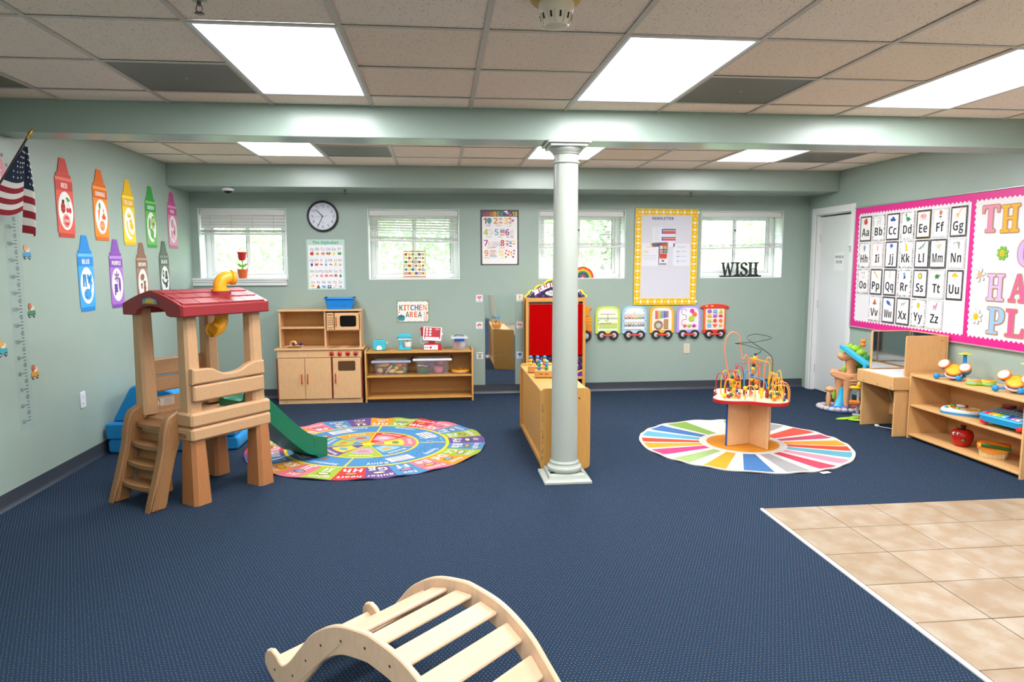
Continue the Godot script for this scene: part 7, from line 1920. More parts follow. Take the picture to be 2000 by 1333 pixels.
func build_alphabet_rug() -> void:
	var R := 0.955
	var o := thing("alphabet_rug", "round alphabet rug of bright coloured segments under the slide", "rug", Vector3(2.035, 0.0, 2.165))
	var p := RugInk.new(); p.radius = R; p.wave = 0.011
	p.at(Vector3.ZERO, Vector3(-90, 0, 0))
	var words := ["air|Aa", "brush|Bb", "cake|Cc", "deer|Dd", "earth|Ee", "fox|Ff", "guitar|Gg", "heart|Hh", "igloo|Ii", "jet|Jj", "king|Kk", "lemon|Ll", "moon|Mm", "nest|Nn", "owl|Oo", "pea|Pp", "queen|Qq", "robot|Rr", "seal|Ss", "tea|Tt", "uni|Uu", "violin|Vv", "watch|Ww", "x-ray|Xx", "yarn|Yy", "zebra|Zz"]
	var cols := {"p": "6a4a8f", "b": "4f8fc0", "g": "a8bf2c", "o": "f09a1c", "k": "ec7a86", "r": "dd2c2c"}
	var seq := "pbgokbprgkobprgrokbpogrkbg"
	# letters stand with their feet outward as in the woven design; the first sector points east
	for i in 26:
		var a0 := 4.0 - (i + 1) * 360.0 / 26 + 360.0 / 26 * 0.5; var a1 := a0 + 360.0 / 26
		p.wedge(0.66, R, a0, a1, cols[seq[i]], 1)
		var am := deg_to_rad((a0 + a1) / 2)
		var d := Vector2(cos(am), sin(am))
		var wl: PackedStringArray = words[i].split("|")
		var rot := rad_to_deg(am) - 90.0
		var q := d * 0.732
		p.text(wl[1], q.x, q.y, 0.082, "f4ecec", "bold", 0.16, rot, 3)
		q = d * 0.89
		p.text(wl[0], q.x, q.y, 0.05, "f0e2e2", "bold", 0.19, rot, 3)
		q = d * 0.815
		p.oval(q.x, q.y, 0.05, 0.026, "3a3434", 3, rot, 14); p.oval(q.x, q.y, 0.042, 0.02, ["e8d8c0", "c9a06a", "dcdcdc", "8ab0c0", "e8b04a", "d98aa0"][i % 6], 4, rot, 14)
	p.wedge(0.635, 0.66, 0, 360, "f2d81c", 2)
	# ring of the seasons
	p.wedge(0.41, 0.635, 0, 360, "4a8ec4", 1)
	var season := [["Winter", 62.0], ["Sunny", -28.0], ["Rainy", -78.0], ["Summer", -118.0], ["Autumn", 172.0], ["Windy", 105.0]]
	for s in [[85.0], [0.0], [-100.0], [-170.0]]: p.wedge(0.41, 0.635, s[0] - 0.8, s[0] + 0.8, "f2d81c", 2)
	for s in season:
		var a: float = deg_to_rad(s[1]); var q := Vector2(cos(a), sin(a)) * 0.585
		p.text(s[0], q.x, q.y, 0.045, "e6eef6", "bold", 0.24, s[1] - 90.0, 3)
	for s in [28.0, -58.0, 122.0, -150.0]:
		var a: float = deg_to_rad(s); var q := Vector2(cos(a), sin(a)) * 0.53
		p.rect(q.x, q.y, 0.2, 0.12, "e8e2e8", 3, s - 90.0)
		for k in 3: p.rect(q.x * (0.93 + k * 0.07), q.y * (0.93 + k * 0.07), 0.14, 0.008, "4a4450", 4, s - 90.0)
	var rng := RandomNumberGenerator.new(); rng.seed = 19
	for k in 150:
		var a := rng.randf_range(-1.5, 0.6); var r := rng.randf_range(0.43, 0.62); var q := Vector2(cos(a), sin(a)) * r
		p.oval(q.x, q.y, 0.006, 0.006, "2a5a92" if a < 0 else "cfe0f0", 2, 0, 6)
	for k in 14:
		var a := deg_to_rad(rng.randf_range(95, 165) if k < 7 else rng.randf_range(-160, -105)); var q := Vector2(cos(a), sin(a)) * rng.randf_range(0.46, 0.52)
		p.oval(q.x, q.y, 0.028, 0.018, ["e8a03c", "c95a3a", "e8d8b8"][k % 3], 3, rng.randf() * 90, 12)
	p.wedge(0.39, 0.41, 0, 360, "f2d81c", 2)
	# week wheel in the middle
	var wk := [["dd2c2c", "d9a0b0", "Saturday"], ["ec7a86", "f0d83a", "Sunday"], ["4f8fc0", "9ac8d0", "Monday"], ["a8bf2c", "d0a8b8", "Tuesday"], ["6a4a8f", "f0cf3a", "Wednesday"], ["4f8fc0", "b8c43a", "Thursday"], ["f09a1c", "8ab0b8", "Friday"]]
	for i in 7:
		var a0 := 60.0 - (i + 0.5) * 360.0 / 7; var a1 := a0 + 360.0 / 7; var am := deg_to_rad((a0 + a1) / 2); var d := Vector2(cos(am), sin(am))
		p.wedge(0.0, 0.39, a0, a1, wk[i][0], 1)
		p.wedge(0.13, 0.29, a0 + 6, a1 - 6, wk[i][1], 2)
		p.oval(d.x * 0.22, d.y * 0.22, 0.05, 0.03, ["e8d0c8", "7a9a4a", "e8b04a", "c98aa0", "7aa8c0", "d9903a", "c9603a"][i], 3, rad_to_deg(am) - 90, 14)
		p.text(wk[i][2], d.x * 0.34, d.y * 0.34, 0.035, "f4ece8", "bold", 0.24, rad_to_deg(am) - 90.0, 3)
		var b := deg_to_rad(a0); p.line([Vector2(cos(b), sin(b)) * 0.05, Vector2(cos(b), sin(b)) * 0.39], 0.01, "f2d81c", 3)
	p.oval(0, 0, 0.05, 0.05, "f2d81c", 4)
	p.skirt("5a4a78")
	part(o, "pile", p, vm(0.9))

func build_sun_rug() -> void:
	var R := 0.835
	var o := thing("sunburst_rug", "round white rug with coloured sunburst stripes under the bead table", "rug", Vector3(5.09, 0, 2.47))
	var p := RugInk.new(); p.radius = R; p.wave = 0.008
	p.at(Vector3.ZERO, Vector3(-90, 0, 0))
	p.wedge(0.0, R, 0, 360, "e9e4da", 1)
	# stripe centre angle, half width and colour, counted from the east
	var st := [[-7.0, 6.0, "f0a812"], [-20.0, 5.0, "e2482c"], [-34.0, 6.0, "62b4ca"], [-50.0, 5.5, "e99ab0"], [-67.0, 6.0, "d9415c"], [-86.0, 6.5, "a9a7a8"], [-106.0, 7.5, "3a74b0"], [-128.0, 6.0, "f0a812"], [-147.0, 5.5, "a8c47a"], [-166.0, 6.0, "d93a80"], [-181.0, 5.5, "f0a812"], [-194.0, 5.0, "e2482c"], [-210.0, 6.5, "62b4ca"], [-228.0, 7.0, "3f74b4"], [-248.0, 8.0, "8bb04a"], [-290.0, 8.0, "8bb04a"], [-312.0, 8.0, "a9a7a8"], [-334.0, 7.5, "e2503c"], [-351.0, 5.0, "d0466c"]]
	for s in st:
		p.wedge(0.345, R - 0.025, s[0] - s[1], s[0] + s[1], s[2], 2)
	p.wedge(0.0, 0.285, 0, 360, "ef9a14", 2)
	p.skirt("d8d2c6")
	part(o, "pile", p, vm(0.92))
	part(o, "care_tag", Geo.new().at(Vector3(0.23, 0.006, 0.845), Vector3(0, 15, 0)).box(Vector3.ZERO, Vector3(0.07, 0.003, 0.035)), mt("e8e6e2", 0.6), "white care tag")

func build_bead_table() -> void:
	var c := Vector3(5.13, 0.0085, 2.49)
	var o := thing("bead_maze_table", "wooden bead maze table with a red edged clover top", "activity table", c)
	# crossed plywood base, set at an angle
	var th := 16.0
	var g := Geo.new()
	g.at(Vector3.ZERO, Vector3(0, th, 0)); g.box(Vector3(0, 0.185, 0), Vector3(0.44, 0.37, 0.018), 0.002)
	part(o, "base_panel", g, birch)
	g = Geo.new(); g.at(Vector3.ZERO, Vector3(0, th - 90, 0)); g.box(Vector3(0.115, 0.185, 0), Vector3(0.21, 0.37, 0.018), 0.002).box(Vector3(-0.115, 0.185, 0), Vector3(0.21, 0.37, 0.018), 0.002)
	part(o, "base_panel", g, birch)
	g = Geo.new(); g.at(Vector3.ZERO, Vector3(0, th, 0)); g.box(Vector3(-0.223, 0.185, 0), Vector3(0.006, 0.37, 0.019), 0.001)
	part(o, "edge_band", g, mt("1f4f9a", 0.45), "blue edge band")
	# clover outline
	var pts := PackedVector2Array()
	for i in 120:
		var a := TAU * i / 120
		var r := 0.305 + 0.05 * cos(4 * (a + deg_to_rad(68)))
		pts.append(Vector2(cos(a) * r, sin(a) * r))
	g = Geo.new(); g.at(Vector3(0, 0.37, 0), Vector3(-90, 0, 0)); g.prism(pts, 0.0, 0.026, 0.003)
	part(o, "table_edge", g, mt("b5181c", 0.4), "red lacquered edge")
	var inn := PackedVector2Array()
	for q in pts: inn.append(q * 0.985)
	g = Geo.new(); g.at(Vector3(0, 0.37, 0), Vector3(-90, 0, 0)); g.prism(inn, 0.02, 0.0275)
	part(o, "table_top", g, tex("f0d2ac", ply_tex, 2.0, 0.35, true))
	var y := 0.3975
	var wires := []
	var yel := "f0b01c"; var org := "ee8a5c"; var red := "c0303c"; var blu := "2f8fd0"; var grn := "2f4a44"
	var loop := func(x: float, z: float, dx: float, dz: float, h: float) -> Array:
		return path([Vector3(x, y, z), Vector3(x, y + h * 0.6, z), Vector3(x + dx * 0.2, y + h * 0.93, z + dz * 0.2), Vector3(x + dx * 0.5, y + h, z + dz * 0.5), Vector3(x + dx * 0.8, y + h * 0.93, z + dz * 0.8), Vector3(x + dx, y + h * 0.6, z + dz), Vector3(x + dx, y, z + dz)], 4)
	# the tall loops
	wires.append([org, path([Vector3(-0.155, y, 0.02), Vector3(-0.19, y + 0.15, 0.02), Vector3(-0.225, y + 0.33, 0.02), Vector3(-0.23, y + 0.45, 0.02), Vector3(-0.18, y + 0.52, 0.02), Vector3(-0.12, y + 0.49, 0.02), Vector3(-0.1, y + 0.4, 0.02), Vector3(-0.085, y + 0.31, 0.02), Vector3(-0.065, y + 0.31, 0.02), Vector3(-0.05, y + 0.335, 0.02), Vector3(-0.03, y + 0.28, 0.02), Vector3(-0.018, y + 0.14, 0.02), Vector3(-0.01, y, 0.02)], 6), 0.005])
	wires.append([grn, path([Vector3(0.01, y, -0.02), Vector3(0.02, y + 0.1, -0.02), Vector3(0.035, y + 0.24, -0.02), Vector3(0.045, y + 0.32, -0.02), Vector3(0.09, y + 0.355, -0.02), Vector3(0.08, y + 0.375, -0.04), Vector3(-0.02, y + 0.405, -0.1), Vector3(-0.11, y + 0.42, -0.06), Vector3(-0.1, y + 0.435, 0.04), Vector3(0.0, y + 0.45, 0.09), Vector3(0.15, y + 0.465, 0.02), Vector3(0.17, y + 0.475, -0.05), Vector3(0.08, y + 0.49, -0.1), Vector3(-0.01, y + 0.475, -0.06), Vector3(-0.02, y + 0.45, 0.0), Vector3(0.05, y + 0.4, 0.03), Vector3(0.14, y + 0.34, 0.02), Vector3(0.18, y + 0.29, 0.0), Vector3(0.185, y + 0.18, 0.0), Vector3(0.165, y + 0.06, 0.0), Vector3(0.155, y, 0.0)], 6), 0.0035])
	# short loops over the left and right lobes
	for q in [[-0.25, 0.08, 0.06, 0.02, 0.15, yel], [-0.28, -0.02, 0.05, 0.06, 0.19, red], [-0.22, -0.06, 0.055, 0.05, 0.2, yel], [-0.19, -0.03, 0.06, 0.06, 0.21, red], [-0.17, 0.1, 0.05, -0.02, 0.13, yel], [-0.12, -0.08, 0.05, 0.05, 0.2, yel], [-0.09, -0.1, 0.06, 0.04, 0.23, red], [-0.13, 0.2, 0.06, 0.04, 0.12, yel], [0.16, 0.17, 0.06, 0.04, 0.13, yel], [0.2, 0.02, 0.05, 0.06, 0.2, yel], [0.215, 0.05, 0.07, 0.05, 0.17, org], [0.23, 0.0, 0.06, 0.05, 0.16, yel], [0.25, 0.1, 0.045, 0.05, 0.12, yel], [0.19, 0.12, 0.1, 0.06, 0.15, org], [0.29, -0.04, 0.02, 0.05, 0.21, yel], [0.24, -0.08, 0.05, 0.03, 0.19, yel]]:
		var mv := Vector2(-0.1, 0.1) if q[0] > 0.14 else Vector2.ZERO      # the right bunch stands on the front lobe
		wires.append([q[5], loop.call(q[0] + mv.x, q[1] + mv.y, q[2], q[3], q[4]), 0.0042])
	wires.append([red, [Vector3(-0.1, y, -0.06), Vector3(-0.1, y + 0.25, -0.06), Vector3(0.06, y + 0.255, -0.1), Vector3(0.1, y + 0.25, -0.02), Vector3(0.04, y + 0.235, 0.05), Vector3(0.035, y, 0.13)], 0.004])
	wires.append([blu, path([Vector3(-0.04, y, -0.02), Vector3(-0.04, y + 0.17, -0.02), Vector3(-0.01, y + 0.205, -0.03), Vector3(0.02, y + 0.19, -0.02), Vector3(-0.02, y + 0.165, 0.02), Vector3(0.03, y + 0.155, 0.06), Vector3(0.075, y + 0.13, 0.1), Vector3(0.085, y + 0.08, 0.11), Vector3(0.085, y, 0.12)], 5), 0.005])
	wires.append([yel, path([Vector3(0.06, y + 0.12, -0.06), Vector3(0.08, y + 0.22, -0.02), Vector3(-0.03, y + 0.305, 0.05), Vector3(0.0, y + 0.305, 0.05), Vector3(0.1, y + 0.28, 0.02), Vector3(0.165, y + 0.255, -0.02), Vector3(0.175, y + 0.17, -0.03), Vector3(0.175, y, -0.03)], 5), 0.005])
	wires.append([org, loop.call(0.055, -0.1, 0.05, 0.04, 0.31), 0.0045])
	wires.append([org, loop.call(0.18, -0.13, 0.06, 0.03, 0.29), 0.0055])
	for w in wires: part(o, "wire", Geo.new().tube(w[1], w[2], 7), mt(w[0], 0.35))
	# painted beads threaded on the wires
	var bc := {"y": "f2c01c", "r": "8f1f2c", "b": "1f3f8a", "g": "1f6a3a", "o": "ee6a1c"}
	var beads := [[-0.25, 0.02, 0.08, "y", 0.019], [-0.22, 0.018, 0.095, "r", 0.017], [-0.195, 0.026, 0.09, "g", 0.017], [-0.15, 0.02, 0.12, "o", 0.018], [-0.205, 0.06, 0.06, "r", 0.015], [-0.19, 0.075, 0.05, "g", 0.015], [-0.16, 0.06, 0.06, "y", 0.015], [-0.145, 0.055, 0.07, "b", 0.015], [-0.12, 0.03, 0.07, "b", 0.014], [-0.16, 0.145, -0.03, "g", 0.015], [-0.14, 0.15, -0.03, "b", 0.015], [-0.115, 0.14, -0.02, "o", 0.017], [-0.15, 0.12, -0.02, "y", 0.016], [-0.12, 0.105, 0.0, "g", 0.015], [-0.115, 0.08, 0.03, "o", 0.016], [-0.09, 0.125, -0.02, "r", 0.014], [-0.08, 0.14, -0.06, "b", 0.015], [-0.04, 0.05, 0.0, "r", 0.016], [-0.04, 0.025, 0.0, "r", 0.016], [-0.055, 0.065, 0.03, "y", 0.018], [0.0, 0.095, 0.0, "r", 0.017], [0.02, 0.06, 0.02, "b", 0.016], [0.04, 0.075, 0.02, "y", 0.018], [0.05, 0.11, 0.0, "o", 0.02], [0.005, 0.025, 0.02, "o", 0.014], [0.02, 0.1, -0.02, "g", 0.013], [0.105, 0.105, -0.06, "g", 0.018], [0.085, 0.06, 0.12, "r", 0.015], [0.085, 0.035, 0.12, "r", 0.015], [0.085, 0.012, 0.12, "r", 0.015], [0.11, 0.05, 0.15, "y", 0.016], [0.11, 0.03, 0.15, "o", 0.016], [0.105, 0.01, 0.17, "b", 0.016], [0.13, 0.09, 0.05, "b", 0.015], [0.16, 0.045, 0.14, "g", 0.016], [0.175, 0.055, 0.13, "r", 0.015], [0.185, 0.03, 0.14, "y", 0.018], [0.185, 0.012, 0.15, "o", 0.015], [0.205, 0.03, 0.14, "o", 0.016], [0.225, 0.05, 0.12, "g", 0.016], [0.25, 0.012, 0.17, "b", 0.015], [0.305, 0.09, 0.0, "o", 0.017], [0.305, 0.065, 0.0, "g", 0.016], [0.3, 0.04, 0.01, "y", 0.016], [0.3, 0.018, 0.01, "r", 0.015], [0.22, 0.085, 0.03, "g", 0.014], [0.24, 0.1, 0.0, "y", 0.015]]
	for b in beads:
		if b[0] > 0.14: b[0] -= 0.1; b[2] += 0.1
		part(o, "bead", Geo.new().ell(Vector3(b[0], y + maxf(b[1], b[4]), b[2]), Vector3.ONE * b[4], 12, 8), mt(bc[b[3]], 0.3))
	# stacks of beads on the centre and front wires
	for k in 7: part(o, "bead", Geo.new().lathe([Vector2(0, -0.013), Vector2(0.013, -0.011), Vector2(0.015, 0), Vector2(0.013, 0.011), Vector2(0, 0.013)], 12, Vector3(0.017 + k * 0.004, y + 0.125 + k * 0.03, -0.02)), mt(["f2c01c", "1f2f7a", "ee6a1c", "f2c01c", "1f3a34", "ee6a1c", "f2c01c"][k], 0.3))
	part(o, "bead", Geo.new().ell(Vector3(0.045, y + 0.335, -0.02), Vector3(0.012, 0.01, 0.012), 12, 8), mt("1f2f5a", 0.3))
	for q in [[-0.105, 0.1, -0.06], [0.035, 0.012, 0.13], [-0.1, 0.06, -0.06]]: part(o, "bead", Geo.new().cyl(Vector3(q[0], y + q[1], q[2]), Vector3(q[0], y + q[1] + 0.07, q[2]), 0.0125, -1, 12), mt("f2c01c", 0.3))

func build_rocker() -> void:
	# arched climbing rocker: two wavy side rails joined by flat slats
	var o := thing("climbing_arch", "birch climbing arch with flat slats lying on the carpet in front", "climbing toy", ROCK, ROCK_TURN)
	var raw_pts := [Vector2(0.04, 0.084), Vector2(0.075, 0.058), Vector2(0.125, 0.056), Vector2(0.18, 0.095), Vector2(0.251, 0.171), Vector2(0.323, 0.245), Vector2(0.426, 0.303), Vector2(0.541, 0.326), Vector2(0.6, 0.326), Vector2(0.714, 0.303), Vector2(0.817, 0.245), Vector2(0.889, 0.171), Vector2(0.96, 0.095), Vector2(1.015, 0.056), Vector2(1.065, 0.058), Vector2(1.1, 0.084)]
	var cl := []
	for q in raw_pts: cl.append(q - Vector2(0.57, 0))
	var mid := path(cl, 6)
	var half := 0.046
	var big := PackedVector2Array()
	for q in mid: big.append(q * 100.0)
	var poly := PackedVector2Array()
	for q in Geometry2D.offset_polyline(big, half * 100.0, Geometry2D.JOIN_ROUND, Geometry2D.END_ROUND)[0]: poly.append(q / 100.0)
	for i in poly.size(): poly[i].y = maxf(poly[i].y, 0.001)
	var spots := []      # evenly spaced along the curve
	var run := 0.085
	for i in range(1, mid.size() - 1):
		run += (Vector2(mid[i]) - Vector2(mid[i - 1])).length()
		if run >= 0.1125: spots.append(i); run = 0.0
	for z in [[-0.227, -0.209], [0.209, 0.227]]:
		var g := Geo.new(); g.prism(poly, z[0], z[1], 0.004)
		var r := part(o, "side_rail", g, pale_birch)
		if z[0] > 0:
			for i in spots:
				var k := Ink.new(); k.at(Vector3(mid[i].x, mid[i].y, z[1])); k.oval(0, 0, 0.005, 0.005, "4a3a2c", 1, 0, 10)
				inst(r, "screw", k.mesh(), vm(0.5))
	for i in spots:
		var p: Vector2 = mid[i]
		var t: Vector2 = (mid[i + 1] - mid[i - 1]).normalized()
		var g := Geo.new(); g.at(Vector3(p.x, p.y, 0), Vector3(0, 0, rad_to_deg(t.angle())))
		g.box(Vector3(0, 0.004, 0), Vector3(0.078, 0.016, 0.418), 0.005)
		part(o, "slat", g, pale_birch)

# ---------------------------------------------------------------- right wall
func zig(x0: float, x1: float, y0: float, y1: float, side: int) -> PackedVector2Array:
	# strip with one zigzag edge; side 0 below, 1 above, 2 left, 3 right of the strip
	var p := PackedVector2Array()
	var horiz := side < 2
	var a := x0 if horiz else y0; var b := x1 if horiz else y1
	var n := int((b - a) / 0.045)
	var edge := []
	for i in n * 2 + 1:
		var t := lerpf(a, b, float(i) / (n * 2))
		var d := 0.0 if i % 2 == 0 else 0.018
		match side:
			0: edge.append(Vector2(t, y0 - d))
			1: edge.append(Vector2(t, y1 + d))
			2: edge.append(Vector2(x0 - d, t))
			3: edge.append(Vector2(x1 + d, t))
	match side:
		0: p.append(Vector2(x1, y1)); p.append(Vector2(x0, y1))
		1: p.append(Vector2(x1, y0)); p.append(Vector2(x0, y0))
		2: p.append(Vector2(x1, y1)); p.append(Vector2(x1, y0))
		3: p.append(Vector2(x0, y1)); p.append(Vector2(x0, y0))
	for q in edge: p.append(q)
	return p

func build_right() -> void:
	var z0 := 0.958; var z1 := 4.1; var yb := 0.818; var yt := 2.03
	var o := thing("bulletin_board", "long white bulletin board with pink zigzag border on the right wall", "bulletin board", Vector3(W - 0.002, 0, 0), -90)
	# local x runs along +z of the room, local z into the room
	part(o, "panel", Geo.new().box(Vector3((z0 + z1) / 2, (yb + yt) / 2, 0.007), Vector3(z1 - z0, yt - yb, 0.014)), mt("e2dee0", 0.5))
	var alu := mt("b4b6b4", 0.35, 0.6)
	var g := Geo.new()
	g.box(Vector3((z0 + z1) / 2, yb - 0.006, 0.012), Vector3(z1 - z0 + 0.024, 0.014, 0.024), 0.003).box(Vector3((z0 + z1) / 2, yt + 0.006, 0.012), Vector3(z1 - z0 + 0.024, 0.014, 0.024), 0.003).box(Vector3(z0 - 0.006, (yb + yt) / 2, 0.012), Vector3(0.014, yt - yb, 0.024), 0.003).box(Vector3(z1 + 0.006, (yb + yt) / 2, 0.012), Vector3(0.014, yt - yb, 0.024), 0.003)
	part(o, "frame", g, alu, "aluminium frame")
	g = Geo.new()
	var bw := 0.052
	g.prism(zig(z0, z1, yt - bw, yt, 0), 0.014, 0.0155).prism(zig(z0, z1, yb, yb + bw, 1), 0.014, 0.0155).prism(zig(z0, z0 + bw, yb, yt, 3), 0.0142, 0.0158)
	g.prism(zig(2.538, 2.575, yb, yt, 3), 0.0142, 0.0158)
	part(o, "border", g, mt("d81a86", 0.42), "pink zigzag paper border")
	# letter cards
	var pics := {"Aa": "apple", "Bb": "board", "Cc": "cloud", "Dd": "dino", "Ee": "elephant", "Ff": "tulip", "Gg": "giraffe", "Hh": "house", "Ii": "cone", "Jj": "jelly", "Kk": "kanga", "Ll": "lizard", "Mm": "monkey", "Nn": "net", "Oo": "shirt", "Pp": "pencil", "Qq": "queen", "Rr": "rocket", "Ss": "sun", "Tt": "turtle", "Uu": "umbrella", "Vv": "boat", "Ww": "whale", "Xx": "fox", "Yy": "ball", "Zz": "zebra"}
	var say := {"Aa": "a red apple", "Bb": "an easel", "Cc": "a blue cloud", "Dd": "a green dinosaur", "Ee": "a pink elephant", "Ff": "a red flower", "Gg": "a giraffe", "Hh": "a blue house", "Ii": "an ice cream", "Jj": "a jellyfish", "Kk": "a yellow kangaroo", "Ll": "a green lizard", "Mm": "a monkey", "Nn": "a net", "Oo": "a shirt", "Pp": "a pencil", "Qq": "a queen", "Rr": "a blue rocket", "Ss": "a sun", "Tt": "a turtle", "Uu": "a yellow umbrella", "Vv": "an orange boat", "Ww": "a blue whale", "Xx": "a grey fox", "Yy": "a yellow ball", "Zz": "a zebra"}
	var style := "kwkwylkwpkwkklwkkwklkwkkwl"
	var rng := RandomNumberGenerator.new(); rng.seed = 41
	var keys: Array = pics.keys()
	for i in 26:
		var row := i / 7; var colm := i % 7
		if i >= 21: row = 3; colm = i - 21 + 1
		var z := 1.146 + colm * 0.2112; var y := 1.814 - row * 0.2632
		var key: String = keys[i]
		var s := style[i]
		var c := thing("letter_card", "letter card %s with %s on the bulletin board" % [key, say[key]], "letter card", Vector3(W - 0.0205 - 0.0006 * (i % 2), y, z), -90, "alphabet cards on the bulletin board")
		c.rotation_degrees.z = 0.0
		var w := 0.188; var h := 0.252
		if key == "Mm" : c.rotation_degrees.y = -86; c.position.x -= 0.006
		part(c, "card", Geo.new().box(Vector3.ZERO, Vector3(w, h, 0.0012)), mt("e8e4e4", 0.5))
		var p := Ink.new(); p.at(Vector3(0, 0, 0.0006))
		var base: String = {"k": "2a2a2c", "w": "e2e2e0", "y": "242426", "l": "d4d4d4", "p": "e2dcd8"}[s]
		var mark: String = {"k": "8a8a8a", "w": "2f2f31", "y": "6a6a6a", "l": "9a9a9a", "p": "6a5a58"}[s]
		p.rect(0, 0, w, h, base, 1)
		for q in 110:
			var e := rng.randf() * 2 * (w + h); var d := rng.randf_range(0.003, 0.013)
			var pt: Vector2
			if e < w: pt = Vector2(e - w / 2, h / 2 - d)
			elif e < 2 * w: pt = Vector2(e - w * 1.5, -h / 2 + d)
			elif e < 2 * w + h: pt = Vector2(-w / 2 + d, e - 2 * w - h / 2)
			else: pt = Vector2(w / 2 - d, e - 2 * w - h * 1.5)
			p.rect(clampf(pt.x, -w / 2 + 0.004, w / 2 - 0.004), clampf(pt.y, -h / 2 + 0.004, h / 2 - 0.004), 0.006 if s != "w" else 0.008, 0.0025 if s != "w" else 0.0045, mark, 2, rng.randf() * 180)
		p.rect(0, 0, w - 0.03, h - 0.03, {"y": "e8c02c", "p": "e8a09a", "k": "e8e4e4", "w": "e8e4e4", "l": "e8e4e4"}[s], 3)
		p.rect(0, 0, w - 0.037, h - 0.037, "e8e4e4", 4)
		icon(p, pics[key], 0.0, 0.068, 0.062, 5)
		p.text(key, 0, -0.035, 0.078, "1c1d22", "bold", 0.118, 0, 5)
		part(c, "print", p, vm(0.5))
	# big paper letters
	var lets := [["T", 2.748, 1.815, "e086aa", "pink"], ["H", 2.938, 1.806, "f2aa1c", "orange"], ["C", 3.115, 1.545, "c6a6dc", "lilac"], ["H", 2.845, 1.283, "c9aee0", "lilac"], ["A", 3.06, 1.283, "dd5a92", "deep pink"], ["P", 2.868, 1.025, "92b8dc", "light blue"], ["L", 3.052, 1.02, "e2588e", "rose"]]
	var row_name := ["in the top row", "in the top row", "in the second row", "in the third row", "in the third row", "in the bottom row", "in the bottom row"]
	for i in 7:
		var l: Array = lets[i]
		var c := thing("paper_letter", "large %s paper letter %s %s of the board" % [l[4], l[0], row_name[i]], "paper letter", Vector3(W - 0.0205, l[2], l[1]), -90, "big paper letters on the bulletin board")
		var p := Ink.new()
		for q in 12:
			var a := TAU * q / 12
			p.text(l[0], cos(a) * 0.008, sin(a) * 0.008, 0.205, "b5855a", "serif", 0.165, 0, 1)
		part(c, "glitter_edge", p, vm(0.5), "bronze glitter edge")
		p = Ink.new()
		p.text(l[0], 0, 0, 0.205, l[3], "serif", 0.165, 0, 2)
		var rg := RandomNumberGenerator.new(); rg.seed = i
		part(c, "face", p, vm(0.5))
	for f in [["green daisy cutout with a smiling yellow face on the bulletin board", 2.889, 1.546, "7ab82c", "f0b82c", 0.052, true], ["white daisy cutout with a plain orange centre on the bulletin board", 2.68, 1.376, "e4e2e0", "dca878", 0.054, false], ["white daisy cutout with a smiling yellow face on the bulletin board", 2.67, 1.044, "f0efec", "f2c01c", 0.06, true]]:
		var c := thing("flower_cutout", f[0], "paper flower", Vector3(W - 0.0205, f[2], f[1]), -90, "paper daisies on the bulletin board")
		var p := Ink.new()
		var r: float = f[5]
		var n := 8 if f[6] else 6
		for k in n:
			var a := TAU * k / n + 0.3
			p.oval(cos(a) * r * 0.72, sin(a) * r * 0.72, r * 0.38, r * 0.27, "8a8884" if f[3] != "7ab82c" else "4f8a1c", 1, rad_to_deg(a)); p.oval(cos(a) * r * 0.72, sin(a) * r * 0.72, r * 0.34, r * 0.235, f[3], 2, rad_to_deg(a))
		p.oval(0, 0, r * 0.45, r * 0.48, f[4], 3)
		if f[6]: p.oval(-r * 0.14, r * 0.12, r * 0.05, r * 0.08, "3a2f20", 4); p.oval(r * 0.14, r * 0.12, r * 0.05, r * 0.08, "3a2f20", 4); p.arc(0, 0, r * 0.2, r * 0.26, 205, 335, "3a2f20", 4)
		part(c, "print", p, vm(0.5))
	build_light_table()
	build_waterfall()
	build_toy_shelf()

